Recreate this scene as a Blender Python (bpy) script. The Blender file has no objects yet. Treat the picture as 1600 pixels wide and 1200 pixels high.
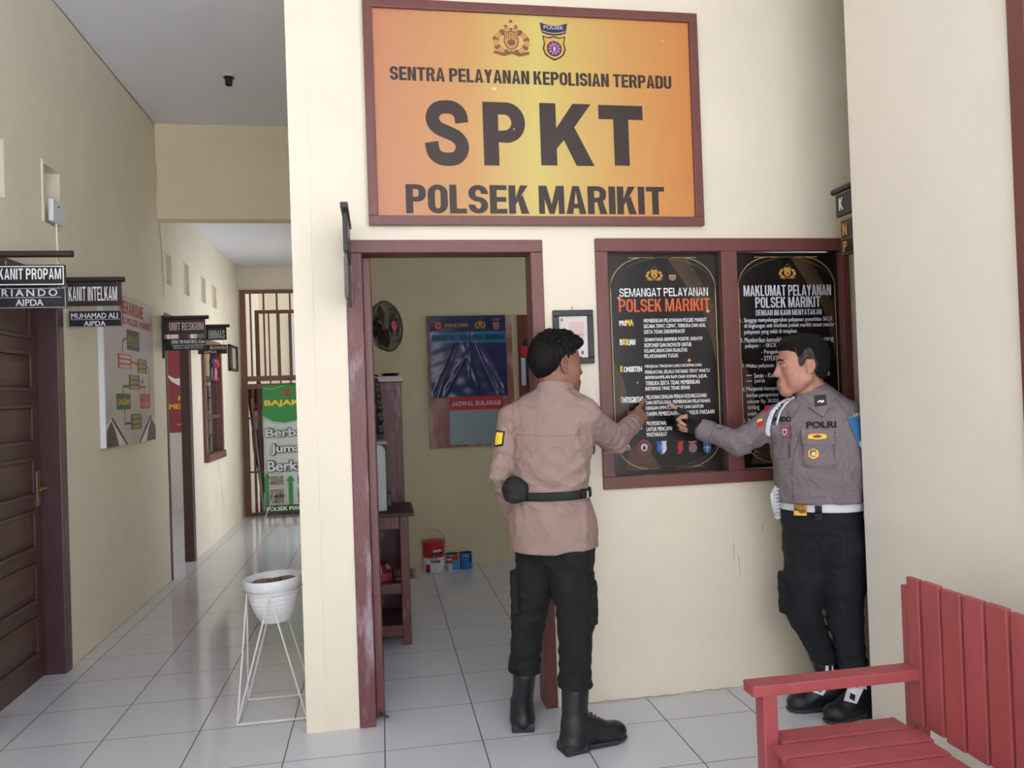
import bpy, bmesh, math, random
import numpy as np
from mathutils import Vector, Matrix
random.seed(7)
rng = np.random.default_rng(7)
SC = bpy.context.scene
COL = SC.collection

# ------------------------------------------------------------------ camera
FPX = 1218.91
CAM_H = 1.45
CAM_R = np.array([[0.98523473, 0.03195839, -0.16819984],
                  [-0.16768476, -0.01818557, -0.98567292],
                  [-0.03455933, 0.99932374, -0.01255812]])
CAM_C = np.array([0.0, 0.0, CAM_H])
cam_data = bpy.data.cameras.new('camera')
cam = bpy.data.objects.new('camera', cam_data)
COL.objects.link(cam)
cam_data.sensor_width = 36.0
cam_data.sensor_fit = 'HORIZONTAL'
cam_data.lens = FPX / 1600.0 * 36.0
cam_data.clip_start = 0.02
cam_data.clip_end = 300
m4 = Matrix.Identity(4)
for i in range(3):
    for j in range(3):
        m4[i][j] = CAM_R[i][j]
m4.translation = Vector(CAM_C)
cam.matrix_world = m4
SC.camera = cam

# ------------------------------------------------------------------ daylight and exposure
SC.view_settings.view_transform = 'Standard'
SC.view_settings.look = 'None'
SC.view_settings.gamma = 1.0
SC.view_settings.use_curve_mapping = False
SC.view_settings.exposure = -0.33
world = bpy.data.worlds.new('sky')
SC.world = world
world.use_nodes = True
wn = world.node_tree
wn.nodes.clear()
w_out = wn.nodes.new('ShaderNodeOutputWorld')
w_bg = wn.nodes.new('ShaderNodeBackground')
w_ramp = wn.nodes.new('ShaderNodeValToRGB')
w_sep = wn.nodes.new('ShaderNodeSeparateXYZ')
w_tc = wn.nodes.new('ShaderNodeTexCoord')
wn.links.new(w_tc.outputs['Generated'], w_sep.inputs[0])
wn.links.new(w_sep.outputs['Z'], w_ramp.inputs[0])
w_ramp.color_ramp.elements[0].color = (0.98, 0.98, 1.0, 1)
w_ramp.color_ramp.elements[1].color = (0.30, 0.36, 0.44, 1)
_e = w_ramp.color_ramp.elements.new(0.42)
_e.color = (0.62, 0.66, 0.72, 1)
wn.links.new(w_ramp.outputs[0], w_bg.inputs['Color'])
wn.links.new(w_bg.outputs[0], w_out.inputs[0])
w_bg.inputs['Strength'].default_value = 4.0
sun_data = bpy.data.lights.new('sun', 'SUN')
sun_data.energy = 30.0
sun_data.angle = 0.01
sun_data.color = (1.0, 0.98, 0.96)
sun = bpy.data.objects.new('sun', sun_data)
COL.objects.link(sun)
sun.location = (0, 20, 20)
# high over the yard: it reaches the outer edge of the porch floor only
sun.rotation_euler = Vector((0.12, 0.52, -1.0)).to_track_quat('-Z', 'Y').to_euler()


def ray(px, py):
    return CAM_R @ np.array([px - 800.0, -(py - 600.0), -FPX])


def at(px, py, y):
    """point of the place on the plane y = const, read off the photograph"""
    d = ray(px, py)
    return CAM_C + d * (y / d[1])


def atx(px, py, x):
    d = ray(px, py)
    return CAM_C + d * (x / d[0])


def atz(px, py, z):
    d = ray(px, py)
    return CAM_C + d * ((z - CAM_H) / d[2])


# ------------------------------------------------------------------ materials
def lin(c):
    return tuple((v / 255.0 / 12.92) if v / 255.0 <= 0.04045 else ((v / 255.0 + 0.055) / 1.055) ** 2.4 for v in c)


MATS = {}


def mat(name, rgb, rough=0.6, metal=0.0, var=0.0, vscale=6.0, bump=0.0, bscale=60.0, spec=0.5, coat=0.0,
        stretch=None, rgb2=None, thr=(0.4, 0.6), sheen=0.0, emit=None):
    """Principled material whose colour is broken up by noise; rgb in 0..255 sRGB"""
    if name in MATS:
        return MATS[name]
    m = bpy.data.materials.new(name)
    m.use_nodes = True
    nt = m.node_tree
    b = nt.nodes['Principled BSDF']
    b.inputs['Roughness'].default_value = rough
    b.inputs['Metallic'].default_value = metal
    b.inputs['Specular IOR Level'].default_value = spec
    b.inputs['Coat Weight'].default_value = coat
    b.inputs['Coat Roughness'].default_value = 0.08
    if sheen:
        b.inputs['Sheen Weight'].default_value = sheen
    c = (*lin(rgb), 1)
    b.inputs['Base Color'].default_value = c
    tc = nt.nodes.new('ShaderNodeTexCoord')
    src = tc.outputs['Object']
    if stretch:
        mp = nt.nodes.new('ShaderNodeMapping')
        mp.inputs['Scale'].default_value = stretch
        nt.links.new(src, mp.inputs[0])
        src = mp.outputs[0]
    if var > 0 or rgb2:
        n = nt.nodes.new('ShaderNodeTexNoise')
        n.inputs['Scale'].default_value = vscale
        n.inputs['Detail'].default_value = 6
        n.inputs['Roughness'].default_value = 0.6
        nt.links.new(src, n.inputs['Vector'])
        r = nt.nodes.new('ShaderNodeValToRGB')
        r.color_ramp.elements[0].position = thr[0]
        r.color_ramp.elements[1].position = thr[1]
        if rgb2:
            r.color_ramp.elements[0].color = c
            r.color_ramp.elements[1].color = (*lin(rgb2), 1)
        else:
            r.color_ramp.elements[0].color = (*[v * (1 - var) for v in c[:3]], 1)
            r.color_ramp.elements[1].color = (*[min(1, v * (1 + var)) for v in c[:3]], 1)
        nt.links.new(n.outputs['Fac'], r.inputs[0])
        nt.links.new(r.outputs[0], b.inputs['Base Color'])
    if bump > 0:
        n2 = nt.nodes.new('ShaderNodeTexNoise')
        n2.inputs['Scale'].default_value = bscale
        n2.inputs['Detail'].default_value = 4
        nt.links.new(src, n2.inputs['Vector'])
        bp = nt.nodes.new('ShaderNodeBump')
        bp.inputs['Strength'].default_value = bump
        bp.inputs['Distance'].default_value = 0.01
        nt.links.new(n2.outputs['Fac'], bp.inputs['Height'])
        nt.links.new(bp.outputs[0], b.inputs['Normal'])
    MATS[name] = m
    return m


CREAM = mat('cream_wall_paint', (238, 228, 207), 0.55, var=0.035, vscale=2.2, bump=0.10, bscale=9, thr=(0.3, 0.7))
CREAM_R = mat('right_wall_paint_lit_tone', (244, 239, 227), 0.5, var=0.03, vscale=1.8, bump=0.12, bscale=7, thr=(0.3, 0.7))  # cream lightened for the right wall: its extra light is put into the colour
CREAM_B = mat('beam_paint', (234, 219, 186), 0.55, var=0.03, vscale=2.0, bump=0.08, bscale=9)
OLIVE = mat('room_wall_paint', (220, 209, 174), 0.6, var=0.03, vscale=2.0)
CEIL = mat('ceiling_paint', (240, 242, 248), 0.75, var=0.02, vscale=1.2)
BROWN = mat('brown_gloss_paint', (114, 68, 64), 0.36, var=0.045, vscale=9, bump=0.10, bscale=40, stretch=(3, 3, 0.6))
BROWN_D = mat('dark_brown_door_paint', (80, 54, 50), 0.4, var=0.08, vscale=8, bump=0.12, bscale=30)
BROWN_J = mat('plum_brown_casing_paint', (80, 55, 58), 0.35, var=0.06, vscale=8)
WORN = mat('worn_brown_jamb_paint', (110, 66, 68), 0.3, rgb2=(168, 148, 158), vscale=7, thr=(0.52, 0.72), bump=0.5, bscale=45, stretch=(2, 2, 0.5))
SHELFW = mat('worn_mahogany_paint', (104, 56, 56), 0.38, rgb2=(172, 142, 142), vscale=8, thr=(0.55, 0.75), bump=0.3, bscale=40, stretch=(2, 2, 0.4))
SHELFD = mat('dark_mahogany', (62, 32, 32), 0.5, var=0.1)
BLACK = mat('black_board', (22, 22, 27), 0.35)
BLACKM = mat('black_iron', (28, 26, 30), 0.4)
DARKWOOD = mat('dark_stained_wood', (48, 36, 36), 0.45, var=0.15, vscale=12, stretch=(1, 1, 6))
WHITE_T = mat('white_lettering', (238, 238, 240), 0.5)
GREY_T = mat('silver_lettering', (205, 205, 214), 0.5)
GOLD = mat('gold_print', (212, 160, 70), 0.45)
GOLD_D = mat('dark_gold_print', (130, 92, 40), 0.5)
YEL = mat('yellow_print', (240, 205, 60), 0.5)
RED = mat('red_print', (192, 40, 52), 0.5)
REDM = mat('maroon_print', (120, 40, 46), 0.5)
BLUE = mat('blue_print', (46, 84, 170), 0.5)
SKYB = mat('sky_blue_print', (60, 150, 205), 0.5)
NAVY = mat('navy_print', (36, 40, 78), 0.45)
PURP = mat('purple_print', (112, 66, 128), 0.5)
GREEN = mat('green_print', (50, 134, 72), 0.5)
GREEN_D = mat('dark_green_print', (30, 84, 46), 0.5)
SIGNK = mat('dark_brown_lettering', (52, 38, 32), 0.5)
ORANGE = mat('orange_lettering', (214, 98, 48), 0.45)
PAPER = mat('paper', (226, 222, 216), 0.6)
PINKP = mat('pink_print', (222, 190, 188), 0.6)
BENCH = mat('red_bench_paint', (172, 84, 87), 0.5, var=0.07, vscale=9, bump=0.12, bscale=50, stretch=(1, 1, 0.3))
WHITEP = mat('white_plastic', (228, 230, 234), 0.35)
WIRE = mat('white_painted_wire', (226, 224, 220), 0.4)
SOIL = mat('dry_soil', (140, 120, 106), 0.95, var=0.35, vscale=60, bump=1.0, bscale=120)
CHROME = mat('worn_brass', (170, 145, 110), 0.3, metal=0.9)
GREYP = mat('grey_plastic', (196, 202, 202), 0.4)


# ------------------------------------------------------------------ mesh helpers
class MB:
    """collects faces (several materials) for ONE mesh object"""

    def __init__(self):
        self.v = []
        self.f = []
        self.mi = []
        self.mats = []

    def m(self, material):
        if material not in self.mats:
            self.mats.append(material)
        return self.mats.index(material)

    def add(self, verts, faces, material):
        o = len(self.v)
        k = self.m(material)
        self.v.extend([tuple(float(c) for c in p) for p in verts])
        for fc in faces:
            self.f.append([o + i for i in fc])
            self.mi.append(k)

    def box(self, lo, hi, material, M=None):
        x0, y0, z0 = lo
        x1, y1, z1 = hi
        vs = [(x0, y0, z0), (x1, y0, z0), (x1, y1, z0), (x0, y1, z0), (x0, y0, z1), (x1, y0, z1), (x1, y1, z1), (x0, y1, z1)]
        if M is not None:
            vs = [tuple(M @ Vector(p)) for p in vs]
        self.add(vs, [(0, 3, 2, 1), (4, 5, 6, 7), (0, 1, 5, 4), (1, 2, 6, 5), (2, 3, 7, 6), (3, 0, 4, 7)], material)

    def tube(self, pts, r, material, n=8, closed=False, cap=True):
        pts = [np.array(p, float) for p in pts]
        N = len(pts)
        rs = r if isinstance(r, (list, tuple, np.ndarray)) else [r] * N
        prev = None
        rings = []
        for i, p in enumerate(pts):
            if closed:
                t = pts[(i + 1) % N] - pts[i - 1]
            else:
                t = pts[min(i + 1, N - 1)] - pts[max(i - 1, 0)]
            t = t / (np.linalg.norm(t) + 1e-12)
            if prev is None:
                a = np.array([0, 0, 1.0]) if abs(t[2]) < 0.9 else np.array([1.0, 0, 0])
            else:
                a = prev
            u = a - t * (a @ t)
            u /= np.linalg.norm(u) + 1e-12
            prev = u
            w = np.cross(t, u)
            rings.append([p + rs[i] * (math.cos(2 * math.pi * k / n) * u + math.sin(2 * math.pi * k / n) * w) for k in range(n)])
        vs = [q for ring in rings for q in ring]
        fs = []
        for i in range(N if closed else N - 1):
            j = (i + 1) % N
            for k in range(n):
                k2 = (k + 1) % n
                fs.append((i * n + k, i * n + k2, j * n + k2, j * n + k))
        if cap and not closed:
            fs.append(tuple(range(n))[::-1])
            fs.append(tuple((N - 1) * n + k for k in range(n)))
        self.add(vs, fs, material)

    def lathe(self, prof, material, n=32, c=(0, 0, 0), cap=True, M=None):
        """prof: list of (r, z); revolve round z"""
        vs = []
        for (r, z) in prof:
            for k in range(n):
                a = 2 * math.pi * k / n
                p = Vector((r * math.cos(a), r * math.sin(a), z))
                if M is not None:
                    p = M @ p
                vs.append((p[0] + c[0], p[1] + c[1], p[2] + c[2]))
        fs = []
        for i in range(len(prof) - 1):
            for k in range(n):
                k2 = (k + 1) % n
                fs.append((i * n + k, i * n + k2, (i + 1) * n + k2, (i + 1) * n + k))
        if cap:
            fs.append(tuple(range(n))[::-1])
            fs.append(tuple((len(prof) - 1) * n + k for k in range(n)))
        self.add(vs, fs, material)

    def grid(self, fn, nu, nv, material):
        vs = [fn(i / nu, j / nv) for j in range(nv + 1) for i in range(nu + 1)]
        fs = [(j * (nu + 1) + i, j * (nu + 1) + i + 1, (j + 1) * (nu + 1) + i + 1, (j + 1) * (nu + 1) + i) for j in range(nv) for i in range(nu)]
        self.add(vs, fs, material)

    def build(self, name, parent=None, bevel=0.0, smooth=False, segs=2, solid=0.0, subsurf=0):
        me = bpy.data.meshes.new(name)
        org = Vector((0, 0, 0))
        if parent is not None:
            org = WORLD.get(parent.name, Vector((0, 0, 0)))
        me.from_pydata([tuple(Vector(p) - org) for p in self.v], [], self.f)
        for m_ in self.mats:
            me.materials.append(m_)
        me.polygons.foreach_set('material_index', self.mi)
        me.update()
        o = bpy.data.objects.new(name, me)
        COL.objects.link(o)
        if parent is not None:
            o.parent = parent
            WORLD[o.name] = org
        if solid:
            s = o.modifiers.new('solid', 'SOLIDIFY')
            s.thickness = solid
            s.offset = 0
        if bevel:
            b = o.modifiers.new('bevel', 'BEVEL')
            b.width = bevel
            b.segments = segs
            b.limit_method = 'ANGLE'
            b.angle_limit = math.radians(40)
        if subsurf:
            s = o.modifiers.new('sub', 'SUBSURF')
            s.levels = s.render_levels = subsurf
        if smooth:
            me.polygons.foreach_set('use_smooth', [True] * len(me.polygons))
            if smooth != 'all':
                try:
                    me.set_sharp_from_angle(angle=math.radians(35))
                except Exception:
                    pass
        return o


WORLD = {}


def thing(name, label, cat, loc=(0, 0, 0), group=None):
    o = bpy.data.objects.new(name, None)
    COL.objects.link(o)
    o.location = loc
    o.empty_display_size = 0.05
    WORLD[o.name] = Vector(loc)
    o['label'] = label
    o['category'] = cat
    if group:
        o['group'] = group
    return o


def tag(o, label, cat, group=None):
    o['label'] = label
    o['category'] = cat
    if group:
        o['group'] = group
    return o


def struct(o):
    o['kind'] = 'structure'
    return o


def sbox(name, lo, hi, material, parent=None, bevel=0.0):
    b = MB()
    b.box(lo, hi, material)
    o = b.build(name, parent, bevel=bevel)
    if parent is None:
        struct(o)
    return o


def panel_with_holes(mb, axis, pos, thick, u0, u1, z0, z1, holes, material):
    """wall slab on plane axis=pos (front) to pos+thick, with rectangular holes (ua,ub,za,zb)"""
    us = sorted({u0, u1, *[h[0] for h in holes], *[h[1] for h in holes]})
    zs = sorted({z0, z1, *[h[2] for h in holes], *[h[3] for h in holes]})
    us = [u for u in us if u0 <= u <= u1]
    zs = [z for z in zs if z0 <= z <= z1]

    def P(u, z, d):
        return (u, pos + d, z) if axis == 'y' else (pos + d, u, z)

    def solid(i, j):
        if i < 0 or j < 0 or i >= len(us) - 1 or j >= len(zs) - 1:
            return False
        cu, cz = (us[i] + us[i + 1]) / 2, (zs[j] + zs[j + 1]) / 2
        return not any(h[0] < cu < h[1] and h[2] < cz < h[3] for h in holes)

    for i in range(len(us) - 1):
        for j in range(len(zs) - 1):
            if not solid(i, j):
                continue
            a, b, c, d = us[i], us[i + 1], zs[j], zs[j + 1]
            for dd in (0, thick):
                mb.add([P(a, c, dd), P(b, c, dd), P(b, d, dd), P(a, d, dd)], [(0, 1, 2, 3)], material)
            for (di, dj, e) in ((-1, 0, (a, c, a, d)), (1, 0, (b, c, b, d)), (0, -1, (a, c, b, c)), (0, 1, (a, d, b, d))):
                if not solid(i + di, j + dj):
                    mb.add([P(e[0], e[1], 0), P(e[2], e[3], 0), P(e[2], e[3], thick), P(e[0], e[1], thick)], [(0, 1, 2, 3)], material)


# ------------------------------------------------------------------ lettering and print
_TXT = {}


def glyphs(s, bold=0.0, spacing=1.0):
    key = (s, bold, spacing)
    if key in _TXT:
        return _TXT[key]
    cu = bpy.data.curves.new('lettering', 'FONT')
    cu.body = s
    cu.size = 1.0
    cu.offset = bold
    cu.space_character = spacing
    cu.resolution_u = 3
    cu.fill_mode = 'FRONT'
    o = bpy.data.objects.new('lettering', cu)
    COL.objects.link(o)
    bpy.context.view_layer.update()
    dg = bpy.context.evaluated_depsgraph_get()
    me = bpy.data.meshes.new_from_object(o.evaluated_get(dg))
    v = np.array([tuple(p.co) for p in me.vertices]).reshape(-1, 3)[:, :2]
    f = [tuple(p.vertices) for p in me.polygons]
    bpy.data.objects.remove(o)
    bpy.data.curves.remove(cu)
    bpy.data.meshes.remove(me)
    if len(v):
        v = (v - v.min(0)) / np.maximum(v.max(0) - v.min(0), 1e-6)
    _TXT[key] = (v, f)
    return _TXT[key]


class Print:
    """flat printed shapes on a plane: P = O + u*U + v*V + layer*N"""

    def __init__(self, O, U, V, N, step=0.0005):
        self.O, self.U, self.V, self.N = [np.array(q, float) for q in (O, U, V, N)]
        self.step = step
        self.mb = MB()
        self.layer = 1

    def P(self, u, v, l):
        return self.O + self.U * u + self.V * v + self.N * (l * self.step)

    def uv(self, P):
        d = np.array(P, float) - self.O
        return float(d @ self.U), float(d @ self.V)

    def poly(self, pts, material, l=1):
        self.mb.add([self.P(u, v, l) for u, v in pts], [tuple(range(len(pts)))], material)

    def rect(self, u0, u1, v0, v1, material, l=1):
        self.poly([(u0, v0), (u1, v0), (u1, v1), (u0, v1)], material, l)

    def frame(self, u0, u1, v0, v1, w, material, l=1):
        self.rect(u0, u1, v0, v0 + w, material, l)
        self.rect(u0, u1, v1 - w, v1, material, l)
        self.rect(u0, u0 + w, v0 + w, v1 - w, material, l)
        self.rect(u1 - w, u1, v0 + w, v1 - w, material, l)

    def ell(self, u, v, ru, rv, material, l=1, n=24, a0=0.0, a1=2 * math.pi):
        self.poly([(u + ru * math.cos(a0 + (a1 - a0) * k / n), v + rv * math.sin(a0 + (a1 - a0) * k / n)) for k in range(n)], material, l)

    def ring(self, u, v, ru, rv, w, material, l=1, n=28, a0=0.0, a1=2 * math.pi):
        pts = [(u + ru * math.cos(a0 + (a1 - a0) * k / n), v + rv * math.sin(a0 + (a1 - a0) * k / n)) for k in range(n + 1)]
        self.line(pts, w, material, l)

    def line(self, pts, w, material, l=1):
        pts = [np.array(p, float) for p in pts]
        L = []
        for i, p in enumerate(pts):
            t = pts[min(i + 1, len(pts) - 1)] - pts[max(i - 1, 0)]
            t = t / (np.linalg.norm(t) + 1e-9)
            nrm = np.array([-t[1], t[0]])
            L.append((p + nrm * w / 2, p - nrm * w / 2))
        vs = []
        for a, b in L:
            vs += [self.P(*a, l), self.P(*b, l)]
        self.mb.add(vs, [(2 * i, 2 * i + 1, 2 * i + 3, 2 * i + 2) for i in range(len(pts) - 1)], material)

    def star(self, u, v, r, material, l=1, n=5):
        self.poly([(u + (r if k % 2 == 0 else r * 0.42) * math.sin(math.pi * k / n), v + (r if k % 2 == 0 else r * 0.42) * math.cos(math.pi * k / n)) for k in range(2 * n)], material, l)

    def shield(self, u, v, w, h, material, l=1):
        q = [(-0.5, 0.5), (-0.25, 0.44), (0, 0.5), (0.25, 0.44), (0.5, 0.5), (0.44, 0.2), (0.5, -0.05), (0.4, -0.3), (0.2, -0.44), (0, -0.52), (-0.2, -0.44), (-0.4, -0.3), (-0.5, -0.05), (-0.44, 0.2)]
        self.poly([(u + a * w, v + b * h) for a, b in q], material, l)

    def text(self, s, u0, u1, v0, v1, material, bold=0.02, l=2, spacing=1.0):
        v, f = glyphs(s, 0.0, spacing)
        if len(v) == 0:
            return
        d = bold * 1.5 * (v1 - v0)
        k = 0 if bold <= 0.012 else (4 if bold < 0.028 else 8)
        u0, u1, v0, v1 = u0 + d, u1 - d, v0 + d * 0.5, v1 - d * 0.5
        for i in range(k + 1):
            du, dv = (0, 0) if i == 0 else (d * math.cos((i - 0.5) * 2 * math.pi / k), 0.5 * d * math.sin((i - 0.5) * 2 * math.pi / k))
            self.mb.add([self.P(u0 + (u1 - u0) * a + du, v0 + (v1 - v0) * b + dv, l + 0.06 * i) for a, b in v], f, material)

    def big(self, ch, u0, u1, v0, v1, material, l=2):
        """heavy grotesque capitals drawn as outlines"""
        w, h = u1 - u0, v1 - v0
        T = lambda pts: [(u0 + a * w, v0 + b * h) for a, b in pts]
        if ch == 'T':
            self.poly(T([(0, 1), (0, 0.765), (0.33, 0.765), (0.33, 0), (0.67, 0), (0.67, 0.765), (1, 0.765), (1, 1)]), material, l)
        elif ch == 'K':
            self.poly(T([(0, 0), (0.31, 0), (0.31, 0.27), (0.45, 0.41), (0.68, 0), (1.03, 0), (0.66, 0.62), (0.99, 1), (0.64, 1), (0.31, 0.60), (0.31, 1), (0, 1)]), material, l)
        elif ch == 'P':
            arc = lambda ru, rv: [(0.55 + ru * math.sin(t), 0.68 + rv * math.cos(t)) for t in np.linspace(0, math.pi, 15)]
            self.poly(T([(0, 0), (0.36, 0), (0.36, 0.37), *arc(0.45, 0.32)[::-1], (0, 1)]), material, l)
        elif ch == 'S':
            c = np.array([(0.84, 0.66), (0.80, 0.80), (0.66, 0.885), (0.49, 0.90), (0.30, 0.875), (0.19, 0.78), (0.19, 0.67), (0.30, 0.575), (0.50, 0.515), (0.70, 0.45), (0.82, 0.35), (0.82, 0.23), (0.70, 0.125), (0.50, 0.098), (0.32, 0.12), (0.19, 0.20), (0.14, 0.36)])
            pts = []
            n = len(c)
            for i in range(n - 1):
                p0, p1, p2, p3 = c[max(i - 1, 0)], c[i], c[i + 1], c[min(i + 2, n - 1)]
                for t in np.linspace(0, 1, 6)[:-1]:
                    pts.append(0.5 * (2 * p1 + (p2 - p0) * t + (2 * p0 - 5 * p1 + 4 * p2 - p3) * t * t + (3 * p1 - p0 - 3 * p2 + p3) * t ** 3))
            pts.append(c[-1])
            self.line(T(pts), 0.205 * h, material, l)
        if ch == 'P':
            return T([(0.36, 0.55), *[(0.50 + 0.17 * math.sin(t), 0.68 + 0.125 * math.cos(t)) for t in np.linspace(math.pi, 0, 11)], (0.36, 0.805)])

    def build(self, name, parent):
        return self.mb.build(name, parent)


def police_crest(p, u, v, w, h, gold=GOLD, dark=GOLD_D, l=2):
    """gold wreath round a striped shield, three stars above"""
    for s in (-1, 1):
        for k in range(9):
            a = math.radians(250 - k * 21) if s < 0 else math.radians(-70 + k * 21)
            cu, cv = u + 0.40 * w * math.cos(a), v - 0.08 * h + 0.30 * h * math.sin(a)
            p.ell(cu, cv, 0.085 * w, 0.085 * h, gold if k % 2 else dark, l + (k % 2), n=10)
    p.line([(u - 0.45 * w, v - 0.36 * h), (u - 0.2 * w, v - 0.43 * h), (u, v - 0.36 * h), (u + 0.2 * w, v - 0.43 * h), (u + 0.45 * w, v - 0.36 * h)], 0.08 * h, dark, l + 2)
    p.shield(u, v - 0.04 * h, 0.40 * w, 0.52 * h, dark, l + 2)
    p.shield(u, v - 0.04 * h, 0.34 * w, 0.45 * h, gold, l + 3)
    for k in (-2, -1, 0, 1, 2):
        p.rect(u + k * 0.06 * w - 0.01 * w, u + k * 0.06 * w + 0.01 * w, v + 0.0 * h, v + 0.15 * h, dark, l + 4)
    p.ell(u, v - 0.1 * h, 0.10 * w, 0.09 * h, dark, l + 4, n=14)
    for (a, b) in ((0, 0.47), (-0.13, 0.33), (0.13, 0.33)):
        p.star(u + a * w, v + b * h, 0.07 * w, dark, l + 2)


def region_crest(p, u, v, w, h, gold=GOLD, l=2, cap=True):
    """shield with a blue disc and red tower under a dark curved nameplate"""
    if cap:
        pts = [(-0.5, 0.52), (-0.25, 0.46), (0, 0.44), (0.25, 0.46), (0.5, 0.52), (0.44, 0.24), (0.22, 0.18), (0, 0.17), (-0.22, 0.18), (-0.44, 0.24)]
        p.poly([(u + a * w, v + b * h) for a, b in pts], NAVY, l)
        p.line([(u + a * w, v + b * h) for a, b in ((-0.42, 0.29), (-0.2, 0.24), (0, 0.23), (0.2, 0.24), (0.42, 0.29))], 0.025 * h, gold, l + 1)
        p.text('POLSEK', u - 0.36 * w, u + 0.36 * w, v + 0.34 * h, v + 0.44 * h, GREY_T, 0.01, l + 1)
    p.shield(u, v - 0.17 * h, 0.84 * w, 0.66 * h, BLACK, l)
    p.shield(u, v - 0.17 * h, 0.74 * w, 0.58 * h, gold, l + 1)
    p.ell(u, v - 0.19 * h, 0.27 * w, 0.21 * h, NAVY, l + 2)
    p.ell(u, v - 0.19 * h, 0.21 * w, 0.165 * h, PURP, l + 3)
    for k in range(10):
        a = k * math.pi / 5
        p.line([(u + 0.12 * w * math.cos(a), v - 0.19 * h + 0.09 * h * math.sin(a)), (u + 0.22 * w * math.cos(a), v - 0.19 * h + 0.17 * h * math.sin(a))], 0.02 * w, GREY_T, l + 4)
    p.rect(u - 0.07 * w, u + 0.07 * w, v - 0.28 * h, v - 0.12 * h, RED, l + 5)
    p.rect(u - 0.03 * w, u + 0.03 * w, v - 0.26 * h, v - 0.15 * h, GREY_T, l + 6)
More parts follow.
